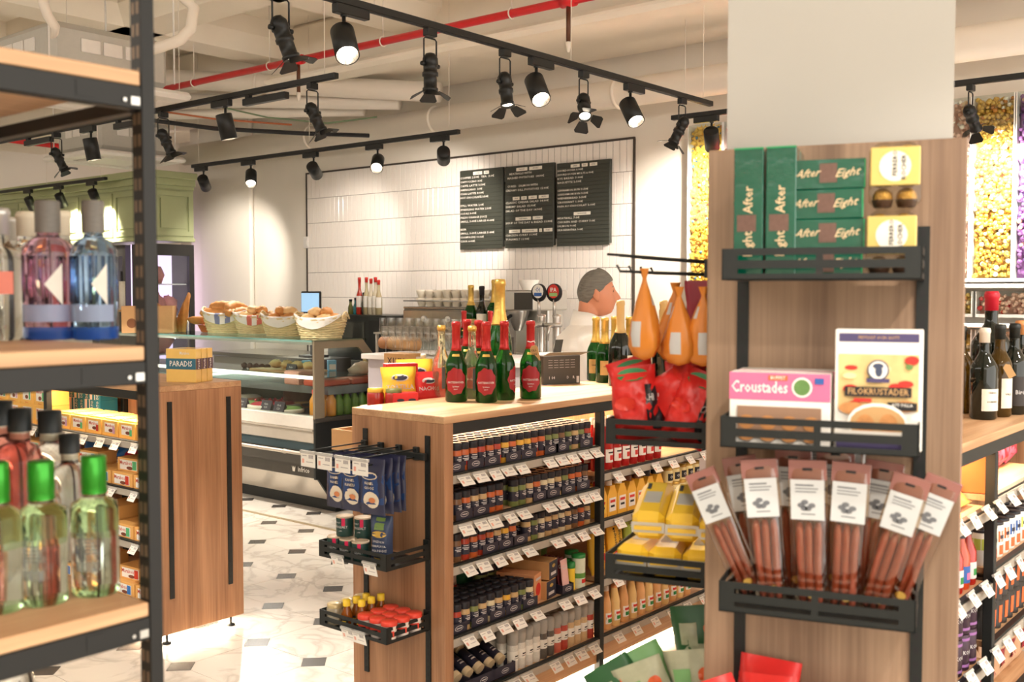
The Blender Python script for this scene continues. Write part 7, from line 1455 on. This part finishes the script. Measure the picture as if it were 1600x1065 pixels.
def head_mesh():
    """head as a deformed ball: profile along x (front +x), z up; origin at the centre of the head"""
    mb = MB(); n, k = 40, 30; V = []; F = []
    def g(d, c, w_): return math.exp(-((d-c)/w_)**2)
    for i in range(k+1):
        th_ = PI*i/k; cz = -math.cos(th_)
        for j in range(n):
            ph = 2*PI*j/n; dx, dy = math.sin(th_)*math.cos(ph), math.sin(th_)*math.sin(ph)
            x, y, z = .098*dx, .076*dy, .118*cz
            if z < 0: y *= 1 - .28*(-z/.118)**1.3; x *= (1 + .5*(z/.118)**2) if dx > 0 else (1 - .30*(-z/.118))
            if dx > 0:
                f = max(0, dx); lat = abs(y)
                x += .036*g(z, -.014, .02)*g(y, 0, .014)*f          # nose
                x += .016*g(z, .012, .02)*g(y, 0, .012)*f           # nose bridge
                x -= .010*g(z, .018, .012)*g(lat, .032, .014)*f      # eye sockets
                x += .006*g(z, .036, .010)*g(lat, .028, .022)*f      # brow
                x += .010*g(z, -.050, .008)*g(y, 0, .022)*f          # upper lip
                x += .009*g(z, -.066, .008)*g(y, 0, .020)*f          # lower lip
                x -= .004*g(z, -.058, .003)*g(y, 0, .024)*f
                x += .016*g(z, -.09, .018)*g(y, 0, .024)*f          # chin
                x -= .005*g(z, -.078, .008)*g(y, 0, .02)*f
            V.append((x, y, z))
    for i in range(k):
        for j in range(n): F.append((i*n+j, i*n+(j+1) % n, (i+1)*n+(j+1) % n, (i+1)*n+j))
    return mb.add(V, F, 0, True)
HZ = 1.565
body = MB()
# one continuous body: legs, torso, neck and head are merged by a remesh below
body.join(head_mesh(), TR(.035, 0, HZ, 0, 0, .06))
body.join(loft([(-.045, 0, 1.30, .085, .10), (-.03, 0, 1.38, .064, .066), (-.014, 0, 1.45, .053, .054), (-.004, 0, 1.53, .054, .052)]))
body.join(loft([(0, 0, .86, .11, .165), (0, 0, .95, .115, .165), (-.005, 0, 1.05, .105, .15), (-.015, 0, 1.18, .115, .165), (-.03, 0, 1.28, .115, .185), (-.04, 0, 1.345, .085, .15), (-.04, 0, 1.375, .05, .08)]))
for s_, fw in ((-1, .10), (1, -.12)):
    body.join(MB().tube([(0, s_*.085, .93), (fw*.4, s_*.088, .70), (fw*.9, s_*.088, .49), (fw*1.0 - .02, s_*.088, .28), (fw*1.1 - .05, s_*.088, .09)], [.088, .078, .058, .052, .04], 14))
    body.join(MB().tube([(fw*1.1 - .09, s_*.09, .045), (fw*1.1 - .02, s_*.09, .045), (fw*1.1 + .10, s_*.09, .034), (fw*1.1 + .15, s_*.09, .03)], [.036, .044, .038, .022], 12))
ARM = {}
for s_, sw in ((-1, .12), (1, -.14)):
    sh_ = Vector((-.04, s_*.185, 1.315)); el = Vector((-.05 + sw*.5, s_*.235, 1.04)); wr_ = Vector((.05 + sw*1.3, s_*.225, .84)); ARM[s_] = (sh_, el, wr_)
    body.join(MB().tube([Vector((-.035, s_*.11, 1.33)), sh_, sh_.lerp(el, .5), el, el.lerp(wr_, .5), wr_], [.062, .06, .05, .043, .037, .028], 12))
    d = (wr_-el).normalized(); sd_ = Vector((0, s_, 0)); up_ = d.cross(sd_)
    palm = wr_ + d*.05
    body.join(MB().tube([wr_, wr_ + d*.03, palm, wr_ + d*.085], [.026, .034, .036, .026], 10))
    for fi_ in range(4):
        o_ = up_*(-.027 + .018*fi_); ln = (.06, .07, .074, .064)[fi_]; b0_ = wr_ + d*.08 + o_; body.join(MB().tube([b0_, b0_ + d*ln*.5 - sd_*.006, b0_ + d*ln*.85 - sd_*.022], [.0095, .009, .007], 8))
    tb_ = wr_ + d*.03 + up_*.028; body.join(MB().tube([tb_, tb_ + (d + up_*.7)*.028, tb_ + (d*1.2 + up_*.6)*.05], [.012, .011, .008], 8))
bo = obj('person', body, SKIN, None, PM); tag(bo, 'grey-haired man in a white jacket walking past behind the spice unit', 'person')
rm_ = bo.modifiers.new('remesh', 'REMESH'); rm_.mode = 'VOXEL'; rm_.voxel_size = .005; rm_.use_smooth_shade = True
sm_ = bo.modifiers.new('smooth', 'SMOOTH'); sm_.factor = .5; sm_.iterations = 2
dg = bpy.context.evaluated_depsgraph_get(); me = bpy.data.meshes.new_from_object(bo.evaluated_get(dg)); bo.modifiers.clear(); bo.data = me
# hair: cap over the skull, short at the sides
hm = MB(); n, k = 44, 22; V = []; F = []
for i in range(k+1):
    th_ = PI*.62*i/k; 
    for j in range(n):
        ph = 2*PI*j/n; f = math.cos(ph); lim = .27 + .37*(.5 - .5*f)**1.5          # front hairline high, low at the nape
        t = PI*lim*1.12*i/k if f > .2 else PI*(lim + .02)*1.12*i/k
        dz = math.cos(t); dr = math.sin(t); lift = 1.045 + .06*max(0, dz)*(1 + .6*f) + .02*math.sin(9*ph + 3*t)*.5
        x, y, z = .098*dr*math.cos(ph)*lift, .076*dr*math.sin(ph)*(lift + .02), .118*dz*lift
        if z < 0: y *= 1 - .2*(-z/.118); x *= 1 - .22*(-z/.118) if f < 0 else 1
        V.append((x - .003, y, z + .004))
for i in range(k):
    for j in range(n): F.append((i*n+j, (i+1)*n+j, (i+1)*n+(j+1) % n, i*n+(j+1) % n))
hm.add(V, F, 0, True); hm.xf(TR(.035, 0, HZ, 0, 0, .06)); ho = obj('hair', hm, HAIR, bo); sl_ = ho.modifiers.new('t', 'SOLIDIFY'); sl_.thickness = .008; sl_.offset = -1
for s_ in (-1, 1):
    e_ = MB().tube([(.006*math.cos(a_) + .0, 0, 0) for a_ in (0,)] + [(0, 0, .001)], .001, 3) if False else lump(.019, .009, .033, 5 + s_, 12, 8)
    obj('ear', e_, SKIN, bo, TR(.02, s_*.078, HZ - .036, s_*.25, 0, -.15))
    obj('eyebrow', MB().tube([(.118, s_*.018, HZ + .036), (.116, s_*.03, HZ + .041), (.107, s_*.045, HZ + .037)], [.004, .005, .003], 6), HAIR, bo); obj('eye', MB().lathe([(.001, -.009), (.007, -.006), (.009, 0), (.007, .006), (.001, .009)], 10, c=(.112, s_*.031, HZ + .017)), mat('eye_dark', (60, 48, 42), .2), bo)
obj('mouth', MB().tube([(.118, -.02, HZ - .062), (.131, 0, HZ - .061), (.118, .02, HZ - .062)], [.003, .004, .003], 6), mat('lip', (176, 104, 90), .5), bo)
# jacket with stand collar, trousers, shoes
jk = MB().join(loft([(0, 0, .80, .14, .2), (0, 0, .95, .145, .2), (-.005, 0, 1.05, .145, .2), (-.015, 0, 1.18, .155, .215), (-.04, 0, 1.28, .15, .225), (-.05, 0, 1.335, .125, .2), (-.045, 0, 1.375, .09, .14), (-.035, 0, 1.405, .072, .085)], 26))
for s_ in (-1, 1):
    a_, b_, c_ = ARM[s_]; jk.join(MB().tube([Vector((-.04, s_*.10, 1.335)), a_ + Vector((0, s_*.005, 0)), a_.lerp(b_, .35), b_, b_.lerp(c_, .5), b_.lerp(c_, .93)], [.075, .078, .068, .06, .052, .045], 14))
jo = obj('jacket', jk, JKT, bo)
rm_ = jo.modifiers.new('remesh', 'REMESH'); rm_.mode = 'VOXEL'; rm_.voxel_size = .008; rm_.use_smooth_shade = True
sm_ = jo.modifiers.new('smooth', 'SMOOTH'); sm_.factor = .5; sm_.iterations = 6
dg = bpy.context.evaluated_depsgraph_get(); me = bpy.data.meshes.new_from_object(jo.evaluated_get(dg)); jo.modifiers.clear(); jo.data = me
cl = MB(); V = []; F = []; n = 28
for r_, z_, sh_ in ((1.05, 1.375, 0), (1.0, 1.42, .006), (.95, 1.462, .014), (.9, 1.457, .014), (.92, 1.39, .004)):
    for j in range(n): a_ = 2*PI*j/n; V.append((-.028 + sh_ + .078*r_*math.cos(a_), .076*r_*math.sin(a_), z_ - .022*math.cos(a_) + .004*math.sin(3*a_)))
for i in range(4):
    for j in range(n): F.append((i*n+j, i*n+(j+1) % n, (i+1)*n+(j+1) % n, (i+1)*n+j))
obj('collar', cl.add(V, F, 0, True), JKT, bo)
tr_ = MB().join(loft([(0, 0, .80, .125, .18), (0, 0, .97, .122, .172)]))
for s_, fw in ((-1, .10), (1, -.12)): tr_.join(MB().tube([(0, s_*.085, .88), (fw*.4, s_*.09, .70), (fw*.9, s_*.09, .49), (fw*1.0 - .02, s_*.09, .28), (fw*1.1 - .05, s_*.09, .07)], [.105, .095, .078, .072, .07], 16))
obj('trousers', tr_, TRS, bo)
for s_, fw in ((-1, .10), (1, -.12)): obj('shoe', MB().tube([(fw*1.1 - .11, s_*.09, .05), (fw*1.1 - .02, s_*.09, .055), (fw*1.1 + .10, s_*.09, .042), (fw*1.1 + .17, s_*.09, .034)], [.04, .053, .046, .026], 12), INK, bo)
